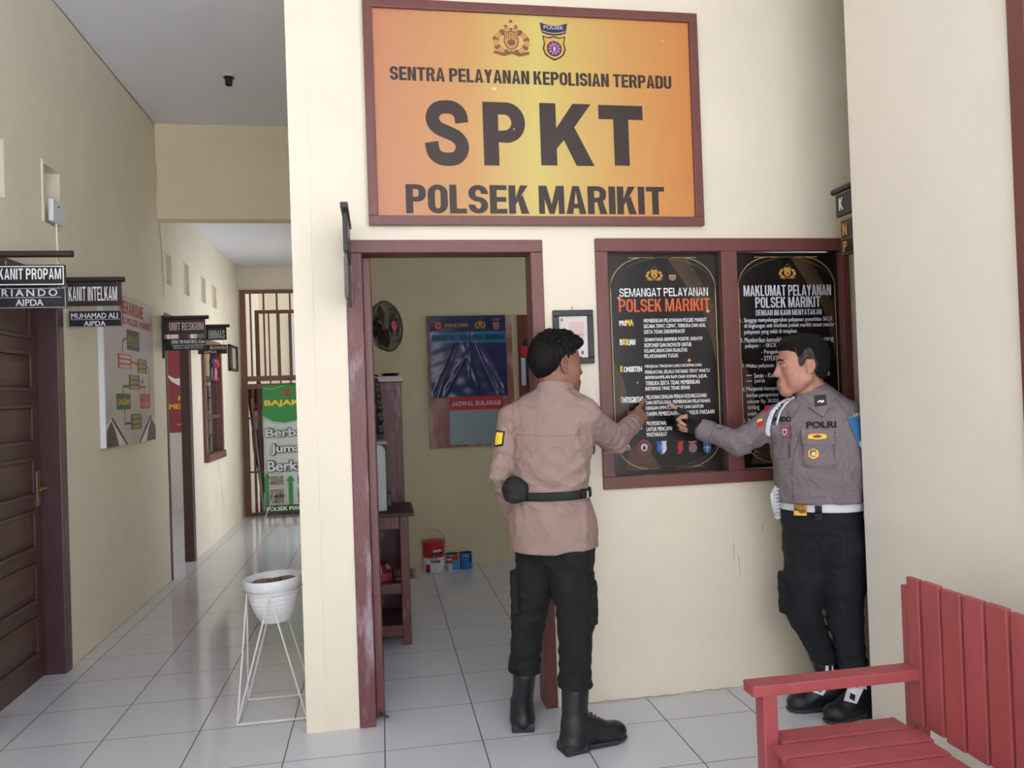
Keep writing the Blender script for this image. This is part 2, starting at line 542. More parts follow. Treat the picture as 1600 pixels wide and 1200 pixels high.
# ------------------------------------------------------------------ heavy condensed capitals, drawn stroke by stroke
def block_letter(ch, sw, sh):
    """list of polygons in the unit box, and the letter's relative width"""
    R = lambda a, b, c, d: [(a, c), (b, c), (b, d), (a, d)]

    def ring(cx, cy, rx, ry, a0, a1, n=9):
        out = [(cx + rx * math.cos(math.radians(a)), cy + ry * math.sin(math.radians(a))) for a in np.linspace(a0, a1, n)]
        ix, iy = max(rx - sw, 0.02), max(ry - sh, 0.02)
        return out + [(cx + ix * math.cos(math.radians(a)), cy + iy * math.sin(math.radians(a))) for a in np.linspace(a1, a0, n)]

    L = R(0, sw, 0, 1)
    mid = 0.5
    q = 0.30

    def bowl(y0, y1, x1=1.0):
        ry = min(q * 0.8, (y1 - y0) / 2)
        rx = 0.46
        return [R(sw, x1 - rx, y1 - sh, y1), R(sw, x1 - rx, y0, y0 + sh), ring(x1 - rx, y1 - ry, rx, ry, 0, 90), ring(x1 - rx, y0 + ry, rx, ry, -90, 0), R(x1 - sw, x1, y0 + ry, y1 - ry)]

    if ch == 'I':
        return [R(0, sw, 0, 1)], sw
    if ch == 'L':
        return [L, R(sw, 0.86, 0, sh)], 0.86
    if ch == 'E':
        return [L, R(sw, 0.88, 0, sh), R(sw, 0.84, mid - sh / 2, mid + sh / 2), R(sw, 0.88, 1 - sh, 1)], 0.88
    if ch == 'F':
        return [L, R(sw, 0.82, mid - sh / 2, mid + sh / 2), R(sw, 0.86, 1 - sh, 1)], 0.86
    if ch == 'T':
        return [R(0, 1, 1 - sh, 1), R(0.5 - sw / 2, 0.5 + sw / 2, 0, 1 - sh)], 1
    if ch == 'H':
        return [L, R(1 - sw, 1, 0, 1), R(sw, 1 - sw, mid - sh / 2, mid + sh / 2)], 1
    if ch == 'N':
        return [L, R(1 - sw, 1, 0, 1), [(sw * 0.55, 1), (sw * 1.12, 1), (1 - sw * 0.55, 0), (1 - sw * 1.12, 0)]], 1
    if ch == 'M':
        s = sw * 0.86
        return [R(0, s, 0, 1), R(1.34 - s, 1.34, 0, 1), [(s * 0.3, 1), (s * 1.35, 1), (0.67 + s * 0.42, 0), (0.67 - s * 0.42, 0)], [(1.34 - s * 1.35, 1), (1.34 - s * 0.3, 1), (0.67 + s * 0.42, 0), (0.67 - s * 0.42, 0)]], 1.34
    if ch == 'K':
        return [L, [(sw, 0.32), (sw, 0.56), (1 - sw * 1.1, 1), (1.0, 1)], [(sw * 1.3, 0.50), (sw * 1.3 + 0.26, 0.66), (1.05, 0), (1.05 - sw * 1.15, 0)]], 1.05
    if ch == 'A':
        return [[(0, 0), (sw, 0), (0.53 + sw * 0.10, 1), (0.53 - sw * 0.5, 1)], [(1.06 - sw, 0), (1.06, 0), (0.53 + sw * 0.5, 1), (0.53 - sw * 0.10, 1)], R(0.24, 0.82, 0.20, 0.20 + sh)], 1.06
    if ch == 'Y':
        return [R(0.5 - sw / 2, 0.5 + sw / 2, 0, 0.42), [(0, 1), (sw * 1.05, 1), (0.5 + sw / 2, 0.42), (0.5 - sw / 2, 0.42)], [(1 - sw * 1.05, 1), (1, 1), (0.5 + sw / 2, 0.42), (0.5 - sw / 2, 0.42)]], 1
    if ch == 'V':
        return [[(0, 1), (sw, 1), (0.5 + sw * 0.4, 0), (0.5 - sw * 0.4, 0)], [(1 - sw, 1), (1, 1), (0.5 + sw * 0.4, 0), (0.5 - sw * 0.4, 0)]], 1
    if ch == 'W':
        o = []
        for k in (0, 0.72):
            o += [[(k, 1), (k + sw * 0.85, 1), (k + 0.36 + sw * 0.35, 0), (k + 0.36 - sw * 0.35, 0)], [(k + 0.72 - sw * 0.42, 1), (k + 0.72 + sw * 0.42, 1), (k + 0.36 + sw * 0.35, 0), (k + 0.36 - sw * 0.35, 0)]]
        return o, 1.5
    if ch in 'OUCGQDJ':
        tl, tr, bl_, br = ring(0.5, 1 - q, 0.5, q, 90, 180), ring(0.5, 1 - q, 0.5, q, 0, 90), ring(0.5, q, 0.5, q, 180, 270), ring(0.5, q, 0.5, q, 270, 360)
        ls, rs = R(0, sw, q, 1 - q), R(1 - sw, 1, q, 1 - q)
        if ch == 'O':
            return [tl, tr, bl_, br, ls, rs], 1
        if ch == 'U':
            return [bl_, br, R(0, sw, q, 1), R(1 - sw, 1, q, 1)], 1
        if ch == 'C':
            return [tl, tr, bl_, br, ls, R(1 - sw, 1, 1 - q - 0.06, 1 - q), R(1 - sw, 1, q, q + 0.06)], 1
        if ch == 'G':
            return [tl, tr, bl_, br, ls, R(1 - sw, 1, 1 - q - 0.05, 1 - q), R(1 - sw, 1, 0.0, 0.52), R(0.52, 1 - sw, 0.52 - sh, 0.52)], 1
        if ch == 'D':
            return [L] + bowl(0, 1), 1
        if ch == 'J':
            return [ring(0.42, q, 0.42, q, 180, 360), R(0.84 - sw, 0.84, q, 1)], 0.84
    if ch == 'P':
        return [L] + bowl(0.40, 1), 1
    if ch == 'B':
        return [L] + bowl(0.5 - sh / 2, 1, 0.97) + bowl(0, 0.5 + sh / 2), 1
    if ch == 'R':
        return [L] + bowl(0.42, 1) + [[(0.46, 0.42 + sh), (0.80, 0.44 + sh * 0.4), (1.04, 0), (1.04 - sw * 1.1, 0)]], 1.04
    if ch == 'S':
        cu, ru = (1.5 - sh / 2) / 2, (0.5 + sh / 2) / 2
        return [ring(0.5, cu, 0.5, ru, -6, 270, 22), ring(0.5, 1 - cu, 0.5, ru, 90, -186, 22)], 1
    return None, 0.42


def block_text(p, s, u0, u1, v0, v1, material, sw=0.31, sh=0.16, gap=0.13, l=2):
    items, x = [], 0.0
    for ch in s:
        polys, w = block_letter(ch, sw, sh)
        if polys is None:
            if ch in '.,':
                items.append((x, [[(0, 0), (sw, 0), (sw, 0.15), (0, 0.15)]]))
                x += sw + gap
            elif ch == '-':
                items.append((x, [[(0, 0.4), (0.4, 0.4), (0.4, 0.55), (0, 0.55)]]))
                x += 0.4 + gap
            else:
                x += w
            continue
        items.append((x, polys))
        x += w + gap
    W_ = max(x - gap, 1e-3)
    for x0, polys in items:
        for k, q in enumerate(polys):
            p.poly([(u0 + (u1 - u0) * (x0 + a) / W_, v0 + (v1 - v0) * b) for a, b in q], material, l + 0.04 * k)


Print.block = block_text
# ================================================================== the setting
XL, YF, XR = -1.741, 3.535, 2.0
H_HALL, H_COR, H_ROOM = 3.76, 3.20, 3.05
Y_BEAM, Y_GATE, Y_ROOM = 6.745, 10.45, 6.70
X_PART = -0.358          # left end of the front wall = right side of the corridor
TS, TX, TY = 0.4048, -0.023, 3.277


def tile_material():
    m = bpy.data.materials.new('glazed_floor_tiles')
    m.use_nodes = True
    nt = m.node_tree
    L = nt.links.new
    b = nt.nodes['Principled BSDF']
    tc = nt.nodes.new('ShaderNodeTexCoord')
    sp = nt.nodes.new('ShaderNodeSeparateXYZ')
    L(tc.outputs['Object'], sp.inputs[0])

    def M(op, a, b_=None, c=None):
        n = nt.nodes.new('ShaderNodeMath')
        n.operation = op
        for i, q in enumerate((a, b_, c)):
            if q is None:
                continue
            if isinstance(q, (int, float)):
                n.inputs[i].default_value = q
            else:
                L(q, n.inputs[i])
        return n.outputs[0]

    masks, cells = [], []
    for ax, o in (('X', TX), ('Y', TY)):
        t = M('DIVIDE', M('SUBTRACT', sp.outputs[ax], o), TS)
        fr = M('FRACT', t)
        d = M('MINIMUM', fr, M('SUBTRACT', 1.0, fr))
        masks.append(M('LESS_THAN', d, 0.0062 if ax == 'X' else 0.0048))
        cells.append(M('FLOOR', t))
    grout = M('MAXIMUM', masks[0], masks[1])
    wn_ = nt.nodes.new('ShaderNodeTexWhiteNoise')
    cb = nt.nodes.new('ShaderNodeCombineXYZ')
    L(cells[0], cb.inputs[0])
    L(cells[1], cb.inputs[1])
    L(cb.outputs[0], wn_.inputs[0])
    ns = nt.nodes.new('ShaderNodeTexNoise')
    ns.inputs['Scale'].default_value = 3.0
    ns.inputs['Detail'].default_value = 5
    L(tc.outputs['Object'], ns.inputs['Vector'])
    val = M('ADD', M('MULTIPLY', wn_.outputs['Value'], 0.05), M('MULTIPLY', ns.outputs['Fac'], 0.10))
    r = nt.nodes.new('ShaderNodeMix')
    r.data_type = 'RGBA'
    L(M('MULTIPLY', val, 4.0), r.inputs[0])
    r.inputs[6].default_value = (*lin((210, 213, 220)), 1)
    r.inputs[7].default_value = (*lin((221, 223, 229)), 1)
    g = nt.nodes.new('ShaderNodeMix')
    g.data_type = 'RGBA'
    L(grout, g.inputs[0])
    L(r.outputs[2], g.inputs[6])
    g.inputs[7].default_value = (*lin((84, 76, 70)), 1)
    L(g.outputs[2], b.inputs['Base Color'])
    L(M('ADD', M('MULTIPLY', grout, 0.5), M('ADD', 0.07, M('MULTIPLY', ns.outputs['Fac'], 0.08))), b.inputs['Roughness'])
    b.inputs['Specular IOR Level'].default_value = 0.55
    bp = nt.nodes.new('ShaderNodeBump')
    bp.inputs['Strength'].default_value = 0.25
    bp.inputs['Distance'].default_value = 0.002
    L(M('SUBTRACT', M('MULTIPLY', ns.outputs['Fac'], 0.3), grout), bp.inputs['Height'])
    L(bp.outputs[0], b.inputs['Normal'])
    return m


TILE = tile_material()
GROUND = mat('sunlit_concrete_yard', (192, 195, 200), 0.9, var=0.08, vscale=0.8)
sbox('floor', (-4.7, -4.7, -0.12), (3.5, 12.6, 0.0), TILE)
gr = sbox('ground_outside', (-40, -45, -0.30), (40, 45, -0.13), GROUND)

# ceilings
sbox('ceiling', (-1.95, -4.5, H_HALL), (2.16, Y_BEAM + 0.15, H_HALL + 0.12), CEIL)
sbox('ceiling_passage', (2.161, 1.6, H_HALL), (3.5, Y_BEAM + 0.15, H_HALL + 0.12), CEIL)
sbox('ceiling_corridor', (XL - 0.02, Y_BEAM + 0.15, H_COR), (1.3, Y_GATE + 0.05, H_COR + 0.1), CEIL)  # runs past the corridor as an added, unseen eave that dims the court
sbox('ceiling_office', (X_PART + 0.12, YF + 0.12, H_ROOM), (3.3, Y_ROOM, H_ROOM + 0.08), CEIL)
sbox('ceiling_far', (-4.6, Y_BEAM, 3.3), (XL - 0.16, 12.5, 3.4), CEIL)
sbox('ceiling_beyond_gate', (XL - 0.16, Y_GATE + 0.1, H_COR + 0.1), (1.6, 12.5, H_COR + 0.2), CEIL)

# left wall with its door openings, window and vents
VENTS = [(3.86, 4.07, 2.47, 2.755), (4.53, 4.735, 2.46, 2.775), (6.96, 7.13, 2.485, 2.735), (7.60, 7.76, 2.475, 2.765), (8.30, 8.47, 2.49, 2.745), (8.82, 9.02, 2.50, 2.735)]
mb = MB()
panel_with_holes(mb, 'x', XL, -0.14, -2.8, Y_BEAM + 0.05, 0.0, H_HALL, [(3.78, 4.74, 0, 2.185)] + VENTS[:2], CREAM)
panel_with_holes(mb, 'x', XL, -0.075, Y_BEAM + 0.05, Y_GATE + 0.15, 0.0, H_HALL,
                 [(6.87, 7.72, 0, 2.22), (8.23, 9.06, 0.885, 2.10)] + VENTS[2:], CREAM)
for a, b_, c, d in VENTS:
    dv = 0.085 if a < 6 else 0.066
    mb.add([(XL - dv, a, c), (XL - dv, b_, c), (XL - dv, b_, d), (XL - dv, a, d)], [(0, 1, 2, 3)], CREAM)
    for (e0, e1, f0, f1) in ((a - 0.02, b_ + 0.02, d, d + 0.018), (a - 0.02, a, c, d), (b_, b_ + 0.02, c, d)):
        mb.box((XL - 0.001, e0, f0), (XL + 0.006, e1, f1), CREAM)
wall_left = struct(mb.build('wall_left'))

# front wall of the office
DX0, DX1, DZ = -0.130, 0.766, 2.158
WX0, WX1, WZ0, WZ1 = 1.018, 2.312, 0.988, 2.163
mb = MB()
panel_with_holes(mb, 'y', YF, 0.12, X_PART, 3.4, 0.0, H_HALL, [(DX0, DX1, 0, DZ), (WX0, WX1, WZ0, WZ1)], CREAM)
# faint plaster corner bead and conduit chase left of the door
mb.box((X_PART, YF - 0.004, 0.0), (X_PART + 0.085, YF + 0.001, H_HALL), CREAM)
mb.box((-0.112, YF - 0.006, 2.158), (-0.098, YF + 0.001, 2.46), CREAM)
wall_front = struct(mb.build('wall_front'))
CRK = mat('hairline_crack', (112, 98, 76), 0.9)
FAINT = mat('faint_wall_scratch', (172, 160, 136), 0.9)


def crack(parent, pts, nrm, w=0.004, material=None):
    b = MB()
    pts = [np.array(p, float) for p in pts]
    n = np.array(nrm, float)
    base = pts[0] @ n
    pts = [p + n * (base - p @ n) for p in pts]
    L = []
    for i, p in enumerate(pts):
        t = pts[min(i + 1, len(pts) - 1)] - pts[max(i - 1, 0)]
        t /= np.linalg.norm(t) + 1e-9
        s = np.cross(n, t)
        ww = w * (0.4 + 0.6 * rng.random()) * (0.3 if i in (0, len(pts) - 1) else 1)
        L += [p + n * 0.0008 + s * ww / 2, p + n * 0.0008 - s * ww / 2]
    b.add(L, [(2 * i, 2 * i + 1, 2 * i + 3, 2 * i + 2) for i in range(len(pts) - 1)], material or CRK)
    return b.build('crack', parent)


def wiggle(pts, n=6, amp=0.008):
    out = []
    for a, b_ in zip(pts[:-1], pts[1:]):
        a, b_ = np.array(a, float), np.array(b_, float)
        for k in range(n):
            out.append(a + (b_ - a) * k / n + (rng.random(3) - 0.5) * amp)
    out.append(np.array(pts[-1], float))
    return out


# right wall beside the bench
WYR = (1.05, 2.14, 0.95, 2.92)
mb = MB()
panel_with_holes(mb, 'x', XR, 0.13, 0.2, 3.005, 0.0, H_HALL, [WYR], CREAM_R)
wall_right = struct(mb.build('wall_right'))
# corridor side wall (open towards the light court at its far end)
mb = MB()
panel_with_holes(mb, 'x', X_PART, 0.12, YF + 0.12, Y_GATE + 0.15, 0.0, H_HALL, [(7.95, 9.75, 0.0, 2.6)], CREAM)
struct(mb.build('wall_corridor'))
mb = MB()
panel_with_holes(mb, 'y', Y_ROOM, 0.12, X_PART + 0.12, 3.4, 0.0, H_HALL, [], OLIVE)
struct(mb.build('wall_back'))
mb = MB()
panel_with_holes(mb, 'x', 3.2, 0.12, 1.7, Y_ROOM, 0.0, H_HALL, [(4.9, 6.2, 1.3, 2.3)], OLIVE)  # window opening is added out of view to bring fill daylight into the office
struct(mb.build('wall_office'))
sbox('wall_passage', (2.13, 1.6, 0), (3.4, 1.7, H_HALL), CREAM)
# beam across the corridor
beam = sbox('trim_beam', (XL - 0.001, Y_BEAM, 2.978), (X_PART + 0.001, Y_BEAM + 0.15, H_HALL), CREAM_B)
yb = Y_BEAM
crack(beam, wiggle([at(324, 198, yb), at(319, 240, yb), at(302, 264, yb), at(288, 284, yb), at(268, 291, yb)], 5, 0.012), (0, -1, 0), 0.011)
crack(wall_left, wiggle([atx(242, 250, XL), atx(247, 345, XL), atx(252, 395, XL), atx(256, 470, XL)], 5, 0.012), (1, 0, 0), 0.014)
crack(wall_left, wiggle([atx(290, 460, XL), atx(301, 468, XL), atx(322, 476, XL), atx(334, 488, XL)], 4, 0.02), (1, 0, 0), 0.012)
crack(wall_left, wiggle([atx(339, 715, XL), atx(346, 760, XL), atx(350, 800, XL), atx(346, 815, XL)], 4, 0.02), (1, 0, 0), 0.008, FAINT)
for q in ([(1146, 840), (1147, 878)], [(1192, 815), (1190, 830)], [(1154, 865), (1156, 900)], [(1159, 1000), (1163, 1078)]):
    crack(wall_front, wiggle([at(*q[0], YF), at(*q[1], YF)], 5, 0.006), (0, -1, 0), 0.004, FAINT)
# grime where the wall meets the floor
crack(wall_front, wiggle([(0.78, YF, 0.006), (1.2, YF, 0.004), (1.6, YF, 0.006), (2.1, YF, 0.004)], 14, 0.006), (0, -1, 0), 0.006, FAINT)
crack(wall_left, wiggle([(XL, 4.76, 0.004), (XL, 6.85, 0.004)], 20, 0.006), (1, 0, 0), 0.006, FAINT)
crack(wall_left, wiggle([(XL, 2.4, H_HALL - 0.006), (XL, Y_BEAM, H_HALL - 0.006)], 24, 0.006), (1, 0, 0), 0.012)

# rooms behind the left wall and beyond the gate
mb = MB()
mb.box((-4.6, 11.3, 0), (XL - 0.14, 11.42, 3.3), PAPER)
struct(mb.build('wall_far'))
mb = MB()
mb.box((-4.6, Y_BEAM - 0.12, 0), (XL - 0.14, Y_BEAM, 3.3), CREAM)
struct(mb.build('wall_side'))
mb = MB()
mb.box((XL - 0.14, 12.3, 0), (1.6, 12.4, H_COR + 0.1), CREAM)
struct(mb.build('wall_beyond_gate'))
mb = MB()
mb.box((XL - 0.14, Y_GATE + 0.15, 0), (XL - 0.02, 12.3, H_COR + 0.1), CREAM)
struct(mb.build('wall_partition'))
mb = MB()
panel_with_holes(mb, 'x', -4.6, -0.1, Y_BEAM - 0.12, 11.4, 0.0, 3.3, [(7.6, 9.6, 1.0, 2.3)], CREAM)  # unseen wall and opening, added to hold back daylight in the far room
struct(mb.build('wall_far_side'))
sbox('wall_light_baffle', (1.5, Y_GATE + 0.3, 0.0), (1.6, 12.3, 1.9), CREAM)  # unseen low wall added to cut the side light behind the gate
sbox('wall_head', (XL - 0.14, Y_GATE, 2.90), (-0.24, Y_GATE + 0.1, H_COR + 0.1), CREAM)


# ---- office doorway: casing, stop and the leaf swung inwards
door1 = struct(thing('door_1', '', '', (0.32, YF, 0)))
for k in ('label', 'category'):
    del door1[k]
mb = MB()
mb.box((DX0, YF - 0.012, 0.0), (-0.058, YF + 0.125, DZ - 0.058), WORN)
f1 = mb.build('casing', door1, bevel=0.004)
mb = MB()
mb.box((0.708, YF - 0.012, 0.0), (DX1, YF + 0.125, DZ - 0.058), BROWN)
mb.build('casing', door1, bevel=0.004)
mb = MB()
mb.box((DX0, YF - 0.013, DZ - 0.058), (DX1, YF + 0.125, DZ), BROWN)
mb.build('lintel', door1, bevel=0.004)
mb = MB()
mb.box((-0.058, YF + 0.07, 0.012), (-0.022, YF + 0.86, DZ - 0.065), BROWN)
mb.build('door_leaf', door1, bevel=0.004)
mb = MB()
mb.tube([(-0.04, YF + 0.06, 0.03), (-0.015, YF + 0.02, 0.03), (-0.002, YF + 0.01, 0.03)], 0.006, CHROME)
mb.build('door_stop', door1, smooth=True)

# ---- double frame on the front wall
win1 = struct(thing('window_1', '', '', (1.665, YF, WZ0)))
for k in ('label', 'category'):
    del win1[k]
mb = MB()
yy0, yy1 = YF - 0.022, YF + 0.11
mb.box((WX0, yy0, WZ1 - 0.062), (WX1, yy1, WZ1), BROWN)
mb.box((WX0, yy0, WZ0), (WX1, yy1, WZ0 + 0.058), BROWN)
mb.box((WX0, yy0, WZ0 + 0.058), (WX0 + 0.056, yy1, WZ1 - 0.062), BROWN)
mb.box((WX1 - 0.04, yy0, WZ0 + 0.058), (WX1, yy1, WZ1 - 0.062), BROWN)
mb.box((1.640, yy0, WZ0 + 0.058), (1.720, yy1, WZ1 - 0.062), BROWN)
mb.build('window_frame', win1, bevel=0.003)

# ---- left door with raised panels
door2 = struct(thing('door_2', '', '', (XL, 4.26, 0)))
for k in ('label', 'category'):
    del door2[k]
mb = MB()
mb.box((XL - 0.14, 4.655, 0.0), (XL + 0.006, 4.742, 2.186), BROWN_J)
mb.box((XL - 0.14, 3.778, 0.0), (XL + 0.006, 3.85, 2.186), BROWN_J)
mb.box((XL - 0.14, 3.85, 2.12), (XL + 0.006, 4.655, 2.186), BROWN_J)
mb.build('casing', door2, bevel=0.005)
mb = MB()
xd = XL - 0.10
mb.box((xd - 0.04, 3.853, 0.008), (xd, 4.652, 2.117), BROWN_D)
leaf = mb.build('door_leaf', door2, bevel=0.003)
for zi in range(7):
    z0 = 0.14 + zi * 0.282
    z1 = z0 + 0.215
    mb = MB()
    y0, y1 = 3.95, 4.555
    fw_ = 0.022
    for lo, hi in (((y0, z0), (y1, z0 + fw_)), ((y0, z1 - fw_), (y1, z1)), ((y0, z0 + fw_), (y0 + fw_, z1 - fw_)), ((y1 - fw_, z0 + fw_), (y1, z1 - fw_))):
        mb.box((xd - 0.002, lo[0], lo[1]), (xd + 0.014, hi[0], hi[1]), BROWN_D)
    mb.add([(xd + 0.001, y0 + fw_, z0 + fw_), (xd + 0.001, y1 - fw_, z0 + fw_), (xd + 0.001, y1 - fw_, z1 - fw_), (xd + 0.001, y0 + fw_, z1 - fw_),
            (xd + 0.012, y0 + 0.06, z0 + 0.06), (xd + 0.012, y1 - 0.06, z0 + 0.06), (xd + 0.012, y1 - 0.06, z1 - 0.06), (xd + 0.012, y0 + 0.06, z1 - 0.06)],
           [(0, 1, 5, 4), (1, 2, 6, 5), (2, 3, 7, 6), (3, 0, 4, 7), (4, 5, 6, 7)], BROWN_D)
    mb.build('panel', leaf, bevel=0.003)
mb = MB()
hz = 1.02
mb.box((xd, 4.585, hz - 0.09), (xd + 0.008, 4.63, hz + 0.10), CHROME)
mb.tube([(xd, 4.607, hz + 0.01), (xd + 0.05, 4.607, hz + 0.01), (xd + 0.055, 4.58, hz + 0.01), (xd + 0.05, 4.50, hz + 0.005)], [0.011, 0.011, 0.010, 0.008], CHROME)
mb.tube([(xd, 4.607, hz - 0.05), (xd + 0.012, 4.607, hz - 0.05)], 0.014, CHROME, n=14)
mb.build('handle', leaf, bevel=0.002, smooth=True)

# ---- far doorway on the left
door3 = struct(thing('door_3', '', '', (XL, 7.3, 0)))
for k in ('label', 'category'):
    del door3[k]
mb = MB()
mb.box((XL - 0.075, 7.64, 0.0), (XL + 0.012, 7.725, 2.225), BROWN_J)
mb.box((XL - 0.075, 6.865, 0.0), (XL + 0.008, 6.91, 2.225), BROWN_J)
mb.box((XL - 0.075, 6.91, 2.16), (XL + 0.012, 7.64, 2.225), BROWN_J)
mb.build('casing', door3, bevel=0.005)

# ---- corridor window on the left wall
win2 = struct(thing('window_2', '', '', (XL, 8.64, 0.885)))
for k in ('label', 'category'):
    del win2[k]
mb = MB()
a, b_, c, d = 8.20, 9.09, 0.865, 2.12
mb.box((XL - 0.075, a, d - 0.06), (XL + 0.03, b_, d), BROWN)
mb.box((XL - 0.075, a, c), (XL + 0.05, b_, c + 0.075), BROWN)
mb.box((XL - 0.075, a, c + 0.075), (XL + 0.03, a + 0.07, d - 0.06), BROWN)
mb.box((XL - 0.075, b_ - 0.07, c + 0.075), (XL + 0.03, b_, d - 0.06), BROWN)
mb.box((XL - 0.08, a + 0.07, 1.30), (XL + 0.01, b_ - 0.07, 1.34), BROWN)
mb.box((XL - 0.08, a + 0.07, 1.70), (XL + 0.01, b_ - 0.07, 1.74), BROWN)
mb.build('window_frame', win2, bevel=0.004)
mb = MB()
for k in range(4):
    y = a + 0.16 + k * 0.19
    mb.tube([(XL - 0.06, y, c + 0.07), (XL - 0.06, y, d - 0.06)], 0.006, BLACKM)
for z in (1.12, 1.52, 1.9):
    mb.tube([(XL - 0.06, a + 0.06, z), (XL - 0.06, b_ - 0.06, z)], 0.006, BLACKM)
mb.build('grille', win2)
GLASS = bpy.data.materials.new('window_glass')
GLASS.use_nodes = True
_b = GLASS.node_tree.nodes['Principled BSDF']
_b.inputs['Transmission Weight'].default_value = 1.0
_b.inputs['Roughness'].default_value = 0.02
_b.inputs['IOR'].default_value = 1.45
_b.inputs['Base Color'].default_value = (0.75, 0.8, 0.8, 1)
mb = MB()
mb.box((XL - 0.034, a + 0.066, c + 0.07), (XL - 0.030, b_ - 0.066, d - 0.056), GLASS)
mb.build('pane', win2)

# ---- window in the right wall, at the edge of the view
win3 = struct(thing('window_3', '', '', (XR, 1.55, 0.95)))
for k in ('label', 'category'):
    del win3[k]
mb = MB()
y0, y1, z0, z1 = WYR
fw_ = 0.068
mb.box((XR - 0.018, y0, z1 - fw_), (XR + 0.11, y1, z1), BROWN)
mb.box((XR - 0.018, y0, z0), (XR + 0.11, y1, z0 + fw_), BROWN)
mb.box((XR - 0.018, y0, z0 + fw_), (XR + 0.11, y0 + fw_, z1 - fw_), BROWN)
mb.box((XR - 0.018, y1 - fw_, z0 + fw_), (XR + 0.11, y1, z1 - fw_), BROWN)
mb.build('window_frame', win3, bevel=0.004)
DARKGLASS = mat('dark_window_glass', (34, 36, 40), 0.06, spec=0.6)
mb = MB()
mb.box((XR + 0.05, y0 + fw_, z0 + fw_), (XR + 0.056, y1 - fw_, z1 - fw_), DARKGLASS)
mb.build('pane', win3)
# ================================================================== signs and boards on the front wall
def front_print(y, step=0.0005):
    return Print((0, y, 0), (1, 0, 0), (0, 0, 1), (0, -1, 0), step)


def fr(px0, px1, py0, py1, y):
    """pixel rectangle (left, right, top, bottom) of the photograph on the plane y -> u0,u1,v0,v1"""
    xm, ym = (px0 + px1) / 2, (py0 + py1) / 2
    return at(px0, ym, y)[0], at(px1, ym, y)[0], at(xm, py1, y)[2], at(xm, py0, y)[2]


# ---- the big orange sign
def orange_banner():
    m = bpy.data.materials.new('orange_banner_print')
    m.use_nodes = True
    nt = m.node_tree
    b = nt.nodes['Principled BSDF']
    tc = nt.nodes.new('ShaderNodeTexCoord')
    sp = nt.nodes.new('ShaderNodeSeparateXYZ')
    nt.links.new(tc.outputs['Generated'], sp.inputs[0])
    r = nt.nodes.new('ShaderNodeValToRGB')
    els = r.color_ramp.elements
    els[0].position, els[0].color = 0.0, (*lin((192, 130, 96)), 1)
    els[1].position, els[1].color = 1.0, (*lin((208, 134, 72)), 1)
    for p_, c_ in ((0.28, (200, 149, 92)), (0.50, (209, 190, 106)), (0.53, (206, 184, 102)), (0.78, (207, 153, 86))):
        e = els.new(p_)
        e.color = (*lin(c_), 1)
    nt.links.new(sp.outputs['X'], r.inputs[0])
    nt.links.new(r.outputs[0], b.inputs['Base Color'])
    b.inputs['Roughness'].default_value = 0.42
    n = nt.nodes.new('ShaderNodeTexNoise')
    n.inputs['Scale'].default_value = 3.0
    mp = nt.nodes.new('ShaderNodeMapping')
    mp.inputs['Rotation'].default_value = (0, 0.9, 0)
    mp.inputs['Scale'].default_value = (3, 1, 0.6)
    nt.links.new(tc.outputs['Object'], mp.inputs[0])
    nt.links.new(mp.outputs[0], n.inputs['Vector'])
    bp = nt.nodes.new('ShaderNodeBump')
    bp.inputs['Strength'].default_value = 0.35
    bp.inputs['Distance'].default_value = 0.02
    nt.links.new(n.outputs['Fac'], bp.inputs['Height'])
    nt.links.new(bp.outputs[0], b.inputs['Normal'])
    return m


SX0, SX1, SZ0, SZ1 = -0.020, 1.557, 2.221, 3.240
sign = thing('signboard', 'large orange SPKT POLSEK MARIKIT sign in a brown frame above the doorway', 'sign', ((SX0 + SX1) / 2, YF, SZ0))
yb0 = YF - 0.035
mb = MB()
fw_ = 0.042
mb.box((SX0, yb0, SZ1 - fw_), (SX1, YF, SZ1), BROWN)
mb.box((SX0, yb0, SZ0), (SX1, YF, SZ0 + fw_), BROWN)
mb.box((SX0, yb0, SZ0 + fw_), (SX0 + fw_, YF, SZ1 - fw_), BROWN)
mb.box((SX1 - fw_, yb0, SZ0 + fw_), (SX1, YF, SZ1 - fw_), BROWN)
mb.build('frame', sign, bevel=0.003)
mb = MB()
yb1 = YF - 0.018
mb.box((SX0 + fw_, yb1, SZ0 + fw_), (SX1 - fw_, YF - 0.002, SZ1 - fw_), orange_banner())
mb.build('banner', sign)
p = front_print(yb1)
c0, c1 = at(608.8, 114, yb1), at(1048.8, 129, yb1)
p.block('SENTRA PELAYANAN KEPOLISIAN TERPADU', c0[0], c1[0], c0[2] - 0.031, c0[2] + 0.031, SIGNK, sw=0.36, sh=0.17, gap=0.10)
hole_S = p.big('S', *fr(664, 733, 157, 259, yb1), SIGNK)
hole_P = p.big('P', *fr(755, 821, 160, 259, yb1), SIGNK)
hole_K = p.big('K', *fr(844, 925, 162, 259, yb1), SIGNK)
hole_T = p.big('T', *fr(936, 1005, 165, 259, yb1), SIGNK)
p.poly(hole_P, mat('amber_print', (205, 170, 98), 0.42), 3)
a, b_ = at(634, 310, yb1), at(1038, 311, yb1)
p.block('POLSEK MARIKIT', a[0], b_[0], a[2] - 0.067, a[2] + 0.064, SIGNK, sw=0.36, sh=0.17, gap=0.09)
p.build('lettering', sign)
p = front_print(yb1)
u0, u1, v0, v1 = fr(768, 829, 32, 90, yb1)
police_crest(p, (u0 + u1) / 2, (v0 + v1) / 2, u1 - u0, v1 - v0, mat('bronze_print', (196, 142, 84), 0.5), mat('dark_bronze_print', (128, 84, 50), 0.5))
p.build('police_crest', sign)
p = front_print(yb1)
u0, u1, v0, v1 = fr(844, 887, 37, 94, yb1)
